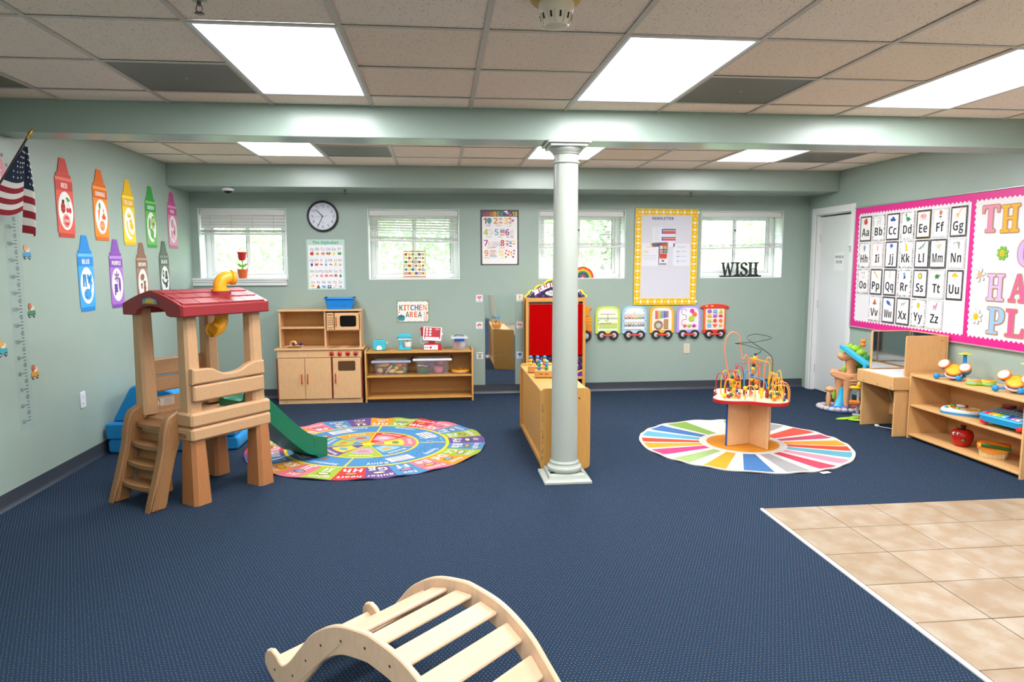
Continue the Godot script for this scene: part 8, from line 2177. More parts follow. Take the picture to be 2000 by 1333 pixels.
func build_light_table() -> void:
	var o := thing("light_table", "maple light table with white tray and mirrored side panels", "light table", Vector3(6.63, 0, 2.165))
	var x0 := -0.205; var x1 := 0.24
	for z in [-0.228, 0.228]: part(o, "leg_panel", Geo.new().box(Vector3((x0 + x1) / 2 + 0.012, 0.205, z), Vector3(x1 - x0 - 0.03, 0.41, 0.018), 0.003), light_maple)
	part(o, "stretcher", Geo.new().box(Vector3(0.1, 0.15, 0), Vector3(0.018, 0.11, 0.44), 0.003), light_maple)
	var g := Geo.new()
	g.box(Vector3(x0, 0.461, 0), Vector3(0.018, 0.112, 0.512), 0.004).box(Vector3(x1, 0.461, 0), Vector3(0.018, 0.112, 0.512), 0.004)
	for s in [-1, 1]: g.box(Vector3((x0 + x1) / 2, 0.461, s * 0.25), Vector3(x1 - x0 - 0.018, 0.112, 0.018), 0.004)
	part(o, "tray_frame", g, light_maple)
	part(o, "tray_bottom", Geo.new().box(Vector3((x0 + x1) / 2, 0.415, 0), Vector3(x1 - x0 - 0.02, 0.012, 0.48)), light_maple)
	part(o, "acrylic_top", Geo.new().box(Vector3((x0 + x1) / 2, 0.506, 0), Vector3(x1 - x0 - 0.02, 0.008, 0.48)), mt("eceef0", 0.2), "white acrylic surface")
	for z in [-0.15, 0.05, 0.23]: part(o, "screw", Geo.new().ell(Vector3(x0 - 0.009, 0.425, z), Vector3(0.003, 0.006, 0.006), 8, 5), mt("6a5a48", 0.4, 0.6))
	var mirror := StandardMaterial3D.new(); mirror.albedo_color = Color("d5d9da"); mirror.metallic = 1.0; mirror.roughness = 0.06
	for z in [-0.236, 0.236]:
		var b := part(o, "mirror_panel", Geo.new().prism(shift(rrect(0.36, 0.345, 0.014), Vector2(0.075, 0.69)), z - 0.007, z + 0.007, 0.002), light_maple)
		var inner := -1.0 if z > 0 else 1.0
		inst(b, "mirror", Geo.new().box(Vector3(0.08, 0.69, z + inner * 0.0085), Vector3(0.345, 0.335, 0.002)).mesh(), mirror)
		if z > 0:
			for y in [0.6, 0.8]: inst(b, "bolt", Geo.new().ell(Vector3(0.215, y + 0.02, z + 0.007), Vector3(0.005, 0.005, 0.003), 8, 5).mesh(), mt("3a2f26", 0.4, 0.5))
	var bk := part(o, "back_panel", Geo.new().box(Vector3(0.268, 0.69, 0), Vector3(0.014, 0.345, 0.485), 0.002), light_maple)
	inst(bk, "mirror", Geo.new().box(Vector3(0.26, 0.69, 0), Vector3(0.002, 0.33, 0.45)).mesh(), mirror)
	part(o, "power_cord", Geo.new().tube(path([Vector3(-0.02, 0.4, -0.1), Vector3(0.0, 0.3, -0.08), Vector3(0.03, 0.2, -0.05), Vector3(0.08, 0.1, 0.02), Vector3(0.04, 0.05, 0.1), Vector3(0.02, 0.01, 0.05), Vector3(-0.03, 0.006, -0.05), Vector3(-0.07, 0.006, -0.11)], 5), 0.0035, 6).box(Vector3(-0.08, 0.011, -0.125), Vector3(0.028, 0.02, 0.04), 0.005), mt("d8d6d2", 0.5), "white power cord and plug")

func blob(g: Geo, o: Vector3, r: Vector3, seed_: int, rough := 0.14, seg := 16, rows := 10) -> void:
	var nz := FastNoiseLite.new(); nz.seed = seed_; nz.frequency = 1.4
	var P := []
	for i in rows + 1:
		var t := -PI / 2 + PI * i / rows
		var row := PackedVector3Array()
		for j in seg:
			var a := TAU * j / seg
			var d := Vector3(cos(t) * cos(a), sin(t), cos(t) * sin(a))
			row.append(o + d * r * (1.0 + rough * nz.get_noise_3dv(d * 1.6) * 2.0))
		P.append(row)
	g.grid(P, true)

func build_waterfall() -> void:
	var o := thing("toy_waterfall", "plastic jungle waterfall playset with blue ramp beside the door", "toy playset", Vector3(6.66, 0, 1.3), -31)
	var rock := mt("dda070", 0.55); var grey := mt("b8b4b4", 0.55); var lime := mt("8fc22c", 0.45); var dkg := mt("1f8a3c", 0.45); var blue := mt("2fb0d8", 0.35); var water := mt("2a8fd4", 0.3)
	# pebble rim and pool
	var rim := part(o, "pool_floor", Geo.new().lathe([Vector2(0.0, 0.012), Vector2(0.2, 0.012), Vector2(0.21, 0.0), Vector2(0, 0.0)], 28), mt("24407a", 0.3))
	for i in 22:
		var a := TAU * i / 22
		var g := Geo.new(); blob(g, Vector3(cos(a) * 0.205, 0.022, sin(a) * 0.15), Vector3(0.036, 0.024, 0.03), 10 + i, 0.2, 10, 6)
		part(o, "rim_stone", g, grey)
	part(o, "pool_water", Geo.new().lathe([Vector2(0.17, 0.018), Vector2(0.0, 0.02)], 24, Vector3(0, 0, 0)), water)
	# rock legs and ledges
	var g := Geo.new(); blob(g, Vector3(-0.125, 0.1, 0.02), Vector3(0.026, 0.09, 0.026), 3, 0.2); blob(g, Vector3(-0.11, 0.2, 0.01), Vector3(0.05, 0.03, 0.035), 4, 0.15)
	part(o, "rock_leg", g, rock)
	g = Geo.new(); g.tube([Vector3(-0.035, 0.02, -0.02), Vector3(-0.045, 0.12, -0.01), Vector3(-0.035, 0.24, 0), Vector3(-0.03, 0.34, 0)], [0.035, 0.03, 0.034, 0.05], 10); part(o, "rock_leg", g, rock)
	g = Geo.new(); g.tube([Vector3(0.04, 0.015, 0.05), Vector3(0.032, 0.1, 0.04), Vector3(0.035, 0.2, 0.03), Vector3(0.045, 0.26, 0.02), Vector3(0.05, 0.34, 0.01)], [0.022, 0.026, 0.03, 0.05, 0.075], 10); part(o, "rock_leg", g, rock)
	part(o, "middle_ledge", Geo.new().prism(outline([Vector2(-0.105, 0.345), Vector2(0.05, 0.3), Vector2(0.14, 0.33), Vector2(0.145, 0.385), Vector2(0.05, 0.375), Vector2(-0.1, 0.405)], 3), -0.07, 0.07, 0.012), rock)
	for k in 3: part(o, "rock_step", Geo.new().box(Vector3(0.085, 0.31 - k * 0.028, 0.02), Vector3(0.1 - k * 0.018, 0.024, 0.11 - k * 0.015), 0.008), rock)
	part(o, "upper_pillar", Geo.new().tube([Vector3(0.065, 0.37, 0), Vector3(0.062, 0.44, 0), Vector3(0.064, 0.52, 0)], [0.056, 0.05, 0.056], 14), rock)
	g = Geo.new(); g.at(Vector3(0.04, 0, 0), Vector3.ZERO, Vector3(1.25, 1, 0.8)); g.lathe([Vector2(0.05, 0.5), Vector2(0.075, 0.52), Vector2(0.085, 0.545), Vector2(0.078, 0.57), Vector2(0.05, 0.578), Vector2(0, 0.578)], 20); part(o, "top_ledge", g, rock)
	part(o, "branch", Geo.new().tube([Vector3(0.12, 0.55, -0.02), Vector3(0.17, 0.535, -0.02), Vector3(0.2, 0.51, -0.02)], [0.03, 0.022, 0.02], 8), rock)
	part(o, "button", Geo.new().ell(Vector3(0.015, 0.582, 0.02), Vector3(0.022, 0.01, 0.018), 12, 6), mt("c92a2a", 0.4)); part(o, "button", Geo.new().ell(Vector3(-0.035, 0.398, 0.03), Vector3(0.016, 0.008, 0.014), 12, 6), mt("c9402a", 0.4))
	# falling water
	var P := []
	for i in 13:
		var t := float(i) / 12
		var row := PackedVector3Array()
		for j in 5: row.append(Vector3(lerpf(-0.01, -0.045, t) + (j - 2) * lerpf(0.01, 0.02, t) + 0.012 * sin(t * 3.0), lerpf(0.235, 0.02, t), 0.035 + 0.05 * t * t + 0.008 * (2 - absi(j - 2))))
		P.append(row)
	P.reverse()
	part(o, "waterfall", Geo.new().grid(P), blue, "bright blue waterfall")
	g = Geo.new(); blob(g, Vector3(-0.06, 0.03, 0.1), Vector3(0.05, 0.016, 0.03), 8, 0.2); part(o, "splash", g, mt("2f6ad8", 0.35))
	g = Geo.new(); blob(g, Vector3(0.02, 0.036, 0.1), Vector3(0.034, 0.02, 0.02), 9, 0.2); part(o, "toy_fish", g, mt("6a5ac8", 0.4))
	part(o, "red_step", Geo.new().box(Vector3(0.115, 0.036, 0.03), Vector3(0.08, 0.026, 0.05), 0.008), mt("a8202c", 0.4))
	part(o, "support_post", Geo.new().cyl(Vector3(0.075, 0.02, -0.03), Vector3(0.075, 0.26, -0.03), 0.014), mt("c8c8cc", 0.45))
	part(o, "vine", Geo.new().tube([Vector3(0.118, 0.37, -0.02), Vector3(0.125, 0.46, -0.02), Vector3(0.12, 0.55, -0.02)], 0.008, 6), dkg); part(o, "vine", Geo.new().tube([Vector3(0.095, 0.22, -0.02), Vector3(0.115, 0.27, -0.02), Vector3(0.11, 0.31, -0.02)], 0.009, 6), dkg)
	for q in [[Vector3(-0.08, 0.15, 0.03), Vector3(0.016, 0.045, 0.008)], [Vector3(0.005, 0.42, 0.04), Vector3(0.02, 0.032, 0.01)], [Vector3(0.085, 0.58, 0.02), Vector3(0.04, 0.05, 0.02)]]: part(o, "leaf", Geo.new().ell(q[0], q[1], 12, 8), lime)
	# ramp with leaves and animals, running along the wall
	var r := Geo.new(); r.at(Vector3(0.097, 0.575, 0.216), Vector3(0, -57.7, -17.2)); r.box(Vector3(0, 0, 0), Vector3(0.45, 0.028, 0.075), 0.006).box(Vector3(0, 0.018, 0.034), Vector3(0.46, 0.016, 0.008), 0.003).box(Vector3(0.208, -0.01, 0), Vector3(0.05, 0.045, 0.08), 0.006)
	part(o, "ramp", r, blue)
	for q in [[0.047, 0.625, 0.0, 0.045], [0.095, 0.62, 0.03, 0.042], [0.145, 0.59, 0.07, 0.04], [0.012, 0.565, -0.03, 0.04]]:
		g = Geo.new(); blob(g, Vector3(q[0], q[1], q[2]), Vector3(q[3] * 1.2, q[3], q[3] * 0.7), int(q[0] * 900), 0.32, 14, 9); part(o, "leaf_clump", g, lime)
	for q in [[0.19, 0.54, 0.11, 0.04], [0.215, 0.498, 0.15, 0.042], [0.129, 0.446, -0.019, 0.036], [0.16, 0.5, 0.06, 0.036]]:
		g = Geo.new(); blob(g, Vector3(q[0], q[1], q[2]), Vector3(q[3] * 1.2, q[3], q[3] * 0.7), int(q[0] * 700), 0.35, 14, 9); part(o, "leaf_clump", g, dkg)
	g = Geo.new(); blob(g, Vector3(0.1, 0.468, 0.02), Vector3(0.026, 0.018, 0.018), 77, 0.2, 10, 6); part(o, "fruit", g, mt("e0702c", 0.45))
	var t := solo("toy_bear", "small orange toy bear perched on the jungle playset", "toy animal", Geo.new().ell(Vector3(0, 0.02, 0), Vector3(0.026, 0.024, 0.02), 14, 8).ell(Vector3(0.0, 0.055, 0.004), Vector3(0.024, 0.022, 0.02), 14, 8).ell(Vector3(-0.018, 0.073, 0), Vector3(0.008, 0.008, 0.006), 8, 6).ell(Vector3(0.018, 0.073, 0), Vector3(0.008, 0.008, 0.006), 8, 6), mt("ee8a1c", 0.45), Vector3(6.79, 0.65, 1.4), -31)
	var pd := thing("toy_panda", "small black and white toy panda behind the light table mirror", "toy animal", Vector3(6.8, 0.49, 1.66), -31)
	part(pd, "head", Geo.new().ell(Vector3(0, 0.065, 0), Vector3(0.028, 0.024, 0.022), 14, 8), mt("e8e6e4", 0.45)); part(pd, "body", Geo.new().ell(Vector3(0, 0.025, 0), Vector3(0.028, 0.026, 0.022), 14, 8).ell(Vector3(-0.02, 0.086, 0), Vector3(0.009, 0.009, 0.007), 8, 6).ell(Vector3(0.02, 0.086, 0), Vector3(0.009, 0.009, 0.007), 8, 6).ell(Vector3(-0.01, 0.066, 0.02), Vector3(0.006, 0.007, 0.004), 8, 6), mt("1c1c1e", 0.45))
	part(pd, "perch", Geo.new().ell(Vector3(0, 0.0, 0), Vector3(0.035, 0.012, 0.03), 12, 6).cyl(Vector3(0.01, -0.489, -0.02), Vector3(0.01, 0, -0.02), 0.01), dkg)
	# loose pieces behind the light table leg
	var st := thing("toy_stand", "small grey toy stand with a yellow bird and an orange tray", "toy piece", Vector3(6.64, 0, 1.6), -31)
	part(st, "post", Geo.new().cyl(Vector3(0, 0.0, -0.02), Vector3(0, 0.3, -0.02), 0.013).box(Vector3(0, 0.008, -0.02), Vector3(0.09, 0.016, 0.08), 0.006), mt("b8b8bc", 0.45))
	part(st, "bird", Geo.new().ell(Vector3(-0.03, 0.275, 0), Vector3(0.055, 0.018, 0.025), 14, 8).ell(Vector3(0.0, 0.305, 0), Vector3(0.02, 0.03, 0.018), 12, 8), mt("f0b81c", 0.45))
	part(st, "tray", Geo.new().box(Vector3(-0.03, 0.13, 0), Vector3(0.1, 0.04, 0.06), 0.01), mt("ee7a1c", 0.45))
	var lf := thing("toy_leaf_mat", "lime green leaf shaped toy mat lying on the carpet", "toy piece", Vector3(6.5, 0.001, 1.76), -31)
	for q in [[-0.06, 0.0, 20.0, 0.1], [0.02, 0.04, -30.0, 0.09], [0.0, -0.05, 60.0, 0.08], [0.07, 0.0, 0.0, 0.08]]:
		g = Geo.new(); g.at(Vector3(q[0], 0.01, q[1]), Vector3(0, q[2], 5)); g.ell(Vector3.ZERO, Vector3(q[3], 0.009, 0.04), 16, 6); part(lf, "leaf", g, lime)
	part(lf, "berry", Geo.new().ell(Vector3(0.05, 0.026, 0.02), Vector3(0.016, 0.012, 0.014), 10, 6), mt("c9402a", 0.45))

func drum_set(at: Vector3, turn: float, label: String) -> void:
	var o := thing("toy_drum_set", label, "toy drum set", at, turn, "toy drum sets on the right shelf")
	o.scale = Vector3.ONE * 0.78
	var bl := mt("1a86cc", 0.4); var og := mt("ee7a1c", 0.45); var wh := mt("e2dce8", 0.45)
	var tilt_drum := func(p: Vector3, r: float, rx: float, rz: float, skin: Material, h: float) -> void:
		var xfm := Transform3D(Basis.from_euler(Vector3(deg_to_rad(rx), 0, deg_to_rad(rz))), p)
		var g := Geo.new(); g.xf = xfm; g.lathe([Vector2(0, -h), Vector2(r * 0.82, -h), Vector2(r * 0.95, -h * 0.4), Vector2(r * 0.97, 0)], 10)
		var d := part(o, "drum", g, bl)
		g = Geo.new(); g.xf = xfm; g.lathe([Vector2(r * 0.98, -0.004), Vector2(r * 1.04, 0.0), Vector2(r * 1.04, 0.012), Vector2(r * 0.95, 0.018), Vector2(r * 0.8, 0.016)], 10)
		inst(d, "rim", g.mesh(), og)
		g = Geo.new(); g.xf = xfm; g.lathe([Vector2(r * 0.8, 0.0165), Vector2(r * 0.5, 0.021), Vector2(0, 0.022)], 24)
		inst(d, "drum_head", g.mesh(), skin)
	tilt_drum.call(Vector3(-0.085, 0.152, -0.01), 0.058, 42.0, 22.0, wh, 0.04)
	tilt_drum.call(Vector3(0.095, 0.128, 0.03), 0.058, 40.0, 12.0, wh, 0.055)
	tilt_drum.call(Vector3(0.0, 0.1, 0.03), 0.076, 44.0, 4.0, mt("f0ac1c", 0.45), 0.04)
	var g := Geo.new(); g.at(Vector3(0, 0.06, 0.045), Vector3(24, 0, 0)); g.lathe([Vector2(0.07, -0.012), Vector2(0.078, -0.006), Vector2(0.078, 0.008), Vector2(0.07, 0.012)], 24)
	part(o, "control_band", g, mt("d9b0a8", 0.45), "pale patterned band")
	part(o, "body", Geo.new().ell(Vector3(0, 0.045, 0.02), Vector3(0.06, 0.045, 0.055), 18, 10), bl)
	for q in [Vector3(-0.145, 0.03, 0.04), Vector3(0.045, 0.03, 0.1)]:
		part(o, "foot", Geo.new().ell(q, Vector3(0.03, 0.03, 0.03), 16, 10).tube([q, Vector3(q.x * 0.4, 0.04, 0.03)], 0.012, 8), bl)
	part(o, "rear_leg", Geo.new().tube([Vector3(0.02, 0.04, 0.0), Vector3(0.08, 0.018, -0.04)], [0.026, 0.014], 10), bl)
	part(o, "cymbal_pole", Geo.new().tube([Vector3(0.09, 0.02, -0.05), Vector3(0.09, 0.17, -0.05), Vector3(0.09, 0.25, -0.05), Vector3(0.09, 0.258, -0.05)], [0.02, 0.019, 0.017, 0.03], 12), bl)
	part(o, "cymbal", Geo.new().lathe([Vector2(0.0, 0.258), Vector2(0.06, 0.262), Vector2(0.06, 0.266), Vector2(0.02, 0.27), Vector2(0, 0.27)], 24, Vector3(0.09, 0, -0.05)), mt("c8dc3c", 0.45), "lime cymbal")
	part(o, "cymbal_knob", Geo.new().ell(Vector3(0.09, 0.27, -0.05), Vector3(0.028, 0.014, 0.028), 14, 8), mt("f0a81c", 0.45))

func build_toy_shelf() -> void:
	shelf_unit("toy_shelf", "low maple shelf of baby toys under the bulletin board", Vector3(6.742, 0, 3.015), -90, 1.175, 0.372, 0.545, [0.545, 0.292, 0.042], 0.012, light_maple)
	drum_set(Vector3(6.705, 0.546, 2.735), -39, "blue and orange toy drum set nearest the light table")
	drum_set(Vector3(6.735, 0.546, 3.3), -42, "blue and orange toy drum set cut by the right edge of the photo")
	# bongo pads
	var o := thing("toy_bongo", "green toy bongo with orange and blue pads between the drum sets", "toy bongo", Vector3(6.72, 0.546, 3.0), -40)
	o.scale = Vector3.ONE * 0.72
	for s in [[-1, 0.058, "2f9ac4"], [1, 0.066, "dd5a28"]]:
		var c := Vector3(s[0] * 0.07, 0, -s[0] * 0.01)
		part(o, "drum_base", Geo.new().lathe([Vector2(0, 0), Vector2(s[1], 0.0), Vector2(s[1] * 1.06, 0.014), Vector2(s[1] * 1.04, 0.022), Vector2(s[1] * 1.04, 0.022)], 24, c), mt("8cc83c", 0.45))
		part(o, "light_ring", Geo.new().lathe([Vector2(s[1] * 1.02, 0.022), Vector2(s[1] * 1.02, 0.034)], 24, c), mt("8adcd8", 0.3))
		part(o, "pad_rim", Geo.new().lathe([Vector2(s[1] * 1.04, 0.034), Vector2(s[1] * 1.05, 0.05), Vector2(s[1] * 0.95, 0.06), Vector2(s[1] * 0.7, 0.06)], 24, c), mt("b8b82c", 0.45) if s[0] > 0 else mt("e0a03c", 0.45))
		part(o, "pad", Geo.new().lathe([Vector2(s[1] * 0.72, 0.06), Vector2(0, 0.064)], 24, c), mt(s[2], 0.45))
	part(o, "bridge", Geo.new().box(Vector3(0, 0.022, 0.01), Vector3(0.06, 0.036, 0.06), 0.01), mt("9ad03c", 0.45))
	part(o, "button", Geo.new().ell(Vector3(0, 0.036, 0.042), Vector3(0.012, 0.006, 0.006), 10, 6), mt("dd4a38", 0.4))
	# activity centre
	o = thing("toy_activity_board", "white and blue toy activity board on the middle shelf", "toy activity board", Vector3(6.69, 0.293, 2.86), -48)
	o.scale = Vector3.ONE * 0.84
	var g := Geo.new(); g.at(Vector3(0, 0, 0), Vector3(-90, 0, 0)); g.prism(outline([Vector2(-0.16, -0.04), Vector2(-0.06, -0.09), Vector2(0.08, -0.09), Vector2(0.16, -0.05), Vector2(0.15, 0.06), Vector2(0.05, 0.1), Vector2(-0.08, 0.09), Vector2(-0.15, 0.05)], 4), 0.0, 0.022, 0.004); part(o, "base", g, mt("2a86bc", 0.45))
	g = Geo.new(); g.at(Vector3(0, 0.022, 0), Vector3(-86, 0, 0)); g.prism(outline([Vector2(-0.155, -0.04), Vector2(-0.06, -0.085), Vector2(0.08, -0.085), Vector2(0.155, -0.05), Vector2(0.145, 0.06), Vector2(0.05, 0.095), Vector2(-0.08, 0.085), Vector2(-0.145, 0.05)], 4), 0.0, 0.03, 0.01); part(o, "top", g, mt("e2ded6", 0.45))
	var bits := [[-0.1, 0.0, "e8c02c", 0.022], [-0.07, -0.03, "3f9a48", 0.026], [-0.05, 0.02, "c9302c", 0.022], [-0.115, 0.025, "2f9ab0", 0.016], [-0.02, 0.045, "7ab82c", 0.02], [-0.01, -0.045, "e2dcd4", 0.045], [0.03, -0.05, "8a1f24", 0.02], [-0.03, -0.055, "c9302c", 0.018], [0.005, -0.04, "e8a03c", 0.022]]
	for b in bits: part(o, "button", Geo.new().ell(Vector3(b[0], 0.056 + (0.012 if b[1] < -0.02 else 0.0), b[1]), Vector3(b[3], 0.014, b[3] * 0.8), 12, 7), mt(b[2], 0.45))
	for k in 5: part(o, "key", Geo.new().at(Vector3(0.045 + k * 0.02, 0.056, 0.045 - k * 0.008), Vector3(0, 14, 0)).box(Vector3.ZERO, Vector3(0.018, 0.014, 0.055), 0.004), mt("e8ac1c", 0.45))
	# xylophone piano
	o = thing("toy_piano", "blue toy piano with rainbow keys and red legs on the middle shelf", "toy piano", Vector3(6.7, 0.295, 3.34), -84)
	g = Geo.new(); g.at(Vector3(0, 0.07, 0), Vector3(-80, 0, 0)); g.prism(shift(rrect(0.36, 0.24, 0.04), Vector2(0, 0.0)), -0.02, 0.03, 0.008); part(o, "body", g, mt("1f9ad0", 0.4))
	for k in 8: part(o, "key", Geo.new().at(Vector3(-0.13 + k * 0.0365, 0.086, 0.075), Vector3(10, 0, 0)).box(Vector3.ZERO, Vector3(0.033, 0.014, 0.05), 0.004), mt(["c9202c", "ee8a2c", "f0c02c", "8cc03c", "8ac8dc", "3a4ab8", "e08ab0", "e8dce4"][k], 0.4))
	for k in 8: part(o, "metal_bar", Geo.new().at(Vector3(-0.13 + k * 0.0365, 0.108, 0.0), Vector3(10, 0, 0)).box(Vector3.ZERO, Vector3(0.028, 0.004, 0.09 - k * 0.004), 0.0015), mt("9ac0d0", 0.25, 0.5))
	for q in [[-0.12, -0.1, 0.045], [0.0, -0.115, 0.05], [0.13, -0.07, 0.06]]:
		var d := part(o, "drum", Geo.new().lathe([Vector2(0, 0.09), Vector2(q[2] * 0.9, 0.09), Vector2(q[2], 0.125), Vector2(q[2], 0.135), Vector2(q[2] * 0.85, 0.138)], 20, Vector3(q[0], 0, q[1])), mt("8f1420", 0.4))
		inst(d, "drum_head", Geo.new().lathe([Vector2(q[2] * 0.86, 0.137), Vector2(0, 0.14)], 20, Vector3(q[0], 0, q[1])).mesh(), mt("c4a88c", 0.5))
	for q in [[-0.13, 0.08], [0.14, 0.08], [-0.12, -0.08], [0.13, -0.08]]: part(o, "leg", Geo.new().tube([Vector3(q[0], 0.06, q[1]), Vector3(q[0] * 1.08, 0.025, q[1] * 1.15), Vector3(q[0] * 1.1, 0.01, q[1] * 1.2)], [0.026, 0.03, 0.024], 12), mt("cf1418", 0.4))
	# apple sorter
	o = thing("toy_apple", "red toy apple with a face and a bite hole on the bottom shelf", "toy apple", Vector3(6.7, 0.043, 2.88), -42)
	o.scale = Vector3.ONE * 0.78
	var rd := mt("b8180f", 0.35)
	part(o, "body", Geo.new().lathe([Vector2(0, 0.0), Vector2(0.058, 0.0), Vector2(0.072, 0.012), Vector2(0.092, 0.06), Vector2(0.1, 0.1), Vector2(0.096, 0.135), Vector2(0.08, 0.16), Vector2(0.05, 0.17), Vector2(0.02, 0.162), Vector2(0, 0.155)], 32), rd)
	part(o, "stem", Geo.new().lathe([Vector2(0.017, 0.15), Vector2(0.02, 0.18), Vector2(0.028, 0.205), Vector2(0.024, 0.212), Vector2(0, 0.212)], 14, Vector3(0.005, 0, 0)), mt("4a1c14", 0.5))
	part(o, "leaf", Geo.new().at(Vector3(-0.035, 0.182, 0.01), Vector3(0, 10, -12)).ell(Vector3.ZERO, Vector3(0.034, 0.006, 0.016), 12, 6), mt("2a6a24", 0.5))
	for q in [[-0.068, 0.132], [-0.03, 0.132]]:
		var z := 0.078 if q[0] < -0.05 else 0.091
		var e := part(o, "eye", Geo.new().ell(Vector3(q[0], q[1], z - 0.006), Vector3(0.014, 0.017, 0.008), 12, 8), mt("e8e4e0", 0.4))
		inst(e, "pupil", Geo.new().ell(Vector3(q[0] + 0.003, q[1], z + 0.0005), Vector3(0.007, 0.009, 0.003), 10, 6).mesh(), mt("121212", 0.3))
	part(o, "mouth", Geo.new().ell(Vector3(-0.055, 0.108, 0.081), Vector3(0.008, 0.006, 0.005), 10, 6), mt("3a0a08", 0.5))
	part(o, "bite_hole", Geo.new().ell(Vector3(0.012, 0.085, 0.094), Vector3(0.024, 0.02, 0.005), 16, 8), mt("3a1208", 0.6)); part(o, "worm", Geo.new().ell(Vector3(0.012, 0.078, 0.097), Vector3(0.016, 0.01, 0.004), 12, 6), mt("7a9a2c", 0.45))
	# picnic basket
	o = thing("toy_basket", "cream toy picnic basket with orange lid and green handle on the bottom shelf", "toy basket", Vector3(6.695, 0.043, 3.2), -45)
	o.scale = Vector3.ONE * 0.78
	g = Geo.new(); tub(g, 0.21, 0.13, 0.105, 0.02, 0.035, 0.006); part(o, "basket", g, mt("e6d2a0", 0.55))
	var lid := Geo.new(); lid.at(Vector3(0, 0.1, 0), Vector3(-90, 0, 0)); lid.prism(rrect(0.265, 0.185, 0.05), 0.0, 0.03, 0.008); part(o, "lid", lid, mt("ee8214", 0.45))
	part(o, "flap", Geo.new().prism(outline([Vector2(-0.12, 0.1), Vector2(-0.05, 0.055), Vector2(0.04, 0.05), Vector2(0.13, 0.1)], 4), 0.078, 0.094, 0.003), mt("ee8a1c", 0.45)); part(o, "flap", Geo.new().ell(Vector3(0.07, 0.1, 0.086), Vector3(0.065, 0.018, 0.014), 14, 8), mt("c8c428", 0.45))
	part(o, "handle", Geo.new().at(Vector3(0.025, 0.118, 0.105), Vector3(0, 0, -3)).box(Vector3.ZERO, Vector3(0.24, 0.034, 0.02), 0.008), mt("2a5a12", 0.45)); part(o, "handle_pin", Geo.new().ell(Vector3(-0.1, 0.118, 0.115), Vector3(0.012, 0.012, 0.006), 10, 6), mt("e8a82c", 0.45))
	for k in 11: part(o, "weave_rib", Geo.new().tube([Vector3(-0.09 + k * 0.018, 0.004, 0.066), Vector3(-0.09 + k * 0.018, 0.07, 0.079)], 0.004, 6), mt("dfc890", 0.6))

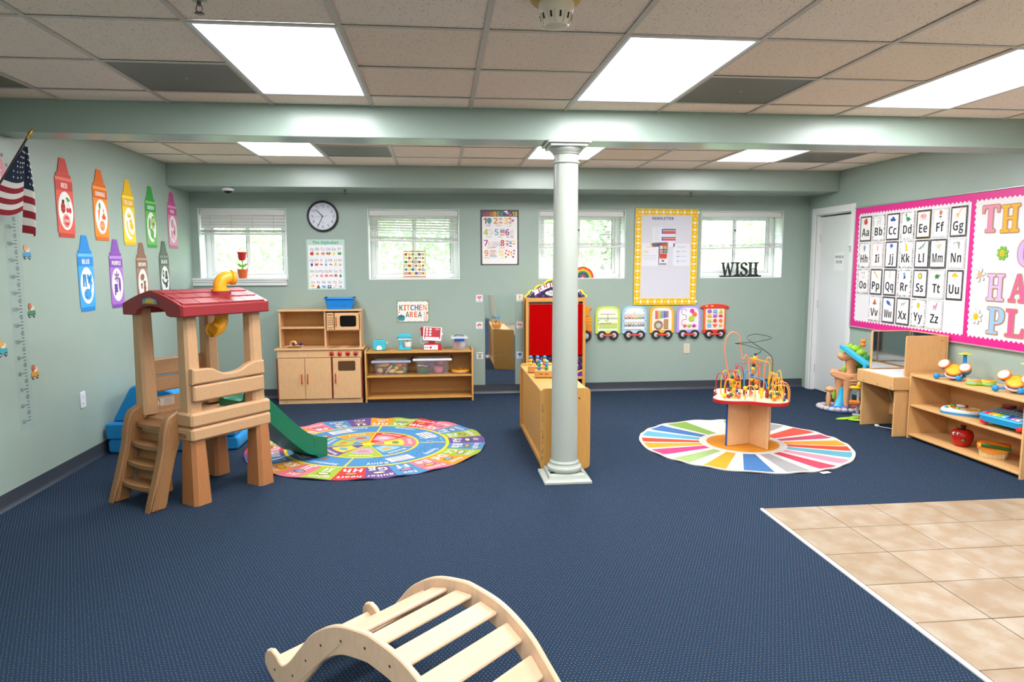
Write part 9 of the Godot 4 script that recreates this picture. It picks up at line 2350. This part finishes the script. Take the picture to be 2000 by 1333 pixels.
# ---------------------------------------------------------------- outdoors
func build_outside() -> void:
	struct("ground", Geo.new().box(Vector3(W / 2, 0.7, -10.35), Vector3(40, 0.4, 20)), mt("6f8a52", 0.95))
	var rng := RandomNumberGenerator.new(); rng.seed = 77
	var leaf := Geo.new()
	leaf.tri(Vector3(0, -0.05, 0), Vector3(0.028, 0.0, 0.006), Vector3(0, 0.06, 0)); leaf.tri(Vector3(0, -0.05, 0), Vector3(0, 0.06, 0), Vector3(-0.028, 0.0, 0.006))
	var lm := leaf.mesh()
	var spots := [[-1.3, -3.6, 2.5, 1.5, "leafy tree outside the leftmost window"], [1.2, -4.4, 2.7, 1.5, "leafy tree outside between the clock and abacus windows"], [3.4, -3.9, 2.4, 1.4, "leafy tree outside the window behind the column"], [5.6, -4.6, 2.6, 1.5, "leafy tree outside the newsletter side windows"], [8.6, -3.4, 2.5, 1.5, "dense tree outside the rightmost window"], [10.8, -5.5, 2.8, 1.7, "far tree seen through the rightmost window"]]
	for i in spots.size():
		var s: Array = spots[i]
		var o := thing("garden_tree", s[4], "tree", Vector3(s[0], 0.9, s[1]), 0, "trees outside the windows")
		part(o, "trunk", Geo.new().tube([Vector3(0, 0, 0), Vector3(0.05, 0.8, 0), Vector3(-0.05, 1.8, 0.05), Vector3(0.1, 2.6, 0)], [0.12, 0.09, 0.07, 0.03], 10).tube([Vector3(-0.02, 1.2, 0), Vector3(0.5, 1.9, 0.2)], [0.05, 0.02], 8).tube([Vector3(0.0, 1.0, 0), Vector3(-0.6, 1.7, -0.1)], [0.05, 0.02], 8), mt("6a5a48", 0.9))
		var mm := MultiMesh.new(); mm.transform_format = MultiMesh.TRANSFORM_3D; mm.use_colors = true
		mm.mesh = lm; mm.instance_count = 5200
		for k in 5200:
			var d := Vector3(rng.randfn(), rng.randfn(), rng.randfn()).normalized() * pow(rng.randf(), 0.45)
			var p := Vector3(d.x * s[3] * 1.25, 1.15 + d.y * 1.35, d.z * s[3] * 0.8)
			var b := Basis.from_euler(Vector3(rng.randf() * TAU, rng.randf() * TAU, rng.randf() * TAU)) * Basis.from_scale(Vector3.ONE * rng.randf_range(0.8, 1.7))
			mm.set_instance_transform(k, Transform3D(b, p))
			var c := Color("a9bd98").lerp(Color("c6d4b8"), rng.randf()).srgb_to_linear()
			mm.set_instance_color(k, c)
		var mi := MultiMeshInstance3D.new()
		mi.multimesh = mm; mi.name = "foliage"; mi.set_meta("kind", "stuff")
		var lmat := StandardMaterial3D.new(); lmat.vertex_color_use_as_albedo = true; lmat.roughness = 0.6; lmat.backlight_enabled = true; lmat.backlight = Color(0.7, 0.8, 0.5); lmat.cull_mode = BaseMaterial3D.CULL_DISABLED
		mi.material_override = lmat
		o.add_child(mi)

const PANEL := 3.2     # energy of each ceiling panel's light
const GLOW := 2.2
const ROCK := Vector3(2.56, 0, 5.664)
const ROCK_TURN := -45.18
var PANE_MAT: StandardMaterial3D

func _ready() -> void:
	var cam := Camera3D.new()
	cam.name = "camera"; add_child(cam)
	cam.position = Vector3(2.6317, 1.4775, 7.8274)
	cam.rotation_degrees = Vector3(-6.372, -5.942, -0.148)
	cam.fov = 52.29; cam.near = 0.05; cam.far = 200.0
	var env := Environment.new()
	env.background_mode = Environment.BG_SKY
	var sm := ProceduralSkyMaterial.new()
	sm.sky_top_color = Color("cfe0ee"); sm.sky_horizon_color = Color("f2f6f4"); sm.ground_bottom_color = Color("9aa890"); sm.ground_horizon_color = Color("e6ece0")
	sm.sun_angle_max = 0.0
	var sky := Sky.new(); sky.sky_material = sm
	env.sky = sky
	env.background_energy_multiplier = 16.0
	env.ambient_light_source = Environment.AMBIENT_SOURCE_DISABLED
	env.reflected_light_source = Environment.REFLECTION_SOURCE_SKY
	env.tonemap_mode = Environment.TONE_MAPPER_LINEAR
	env.tonemap_exposure = 1.44
	env.sdfgi_enabled = true; env.ssao_enabled = true; env.ssil_enabled = true
	var we := WorldEnvironment.new(); we.name = "environment"; we.environment = env; add_child(we)

	make_materials()
	PANE_MAT = clear("eef4f0", 0.16, 0.02)
	build_shell()
	build_blinds()
	build_left()
	build_climber()
	build_back()
	build_kitchen()
	build_center()
	build_right()
	build_outside()
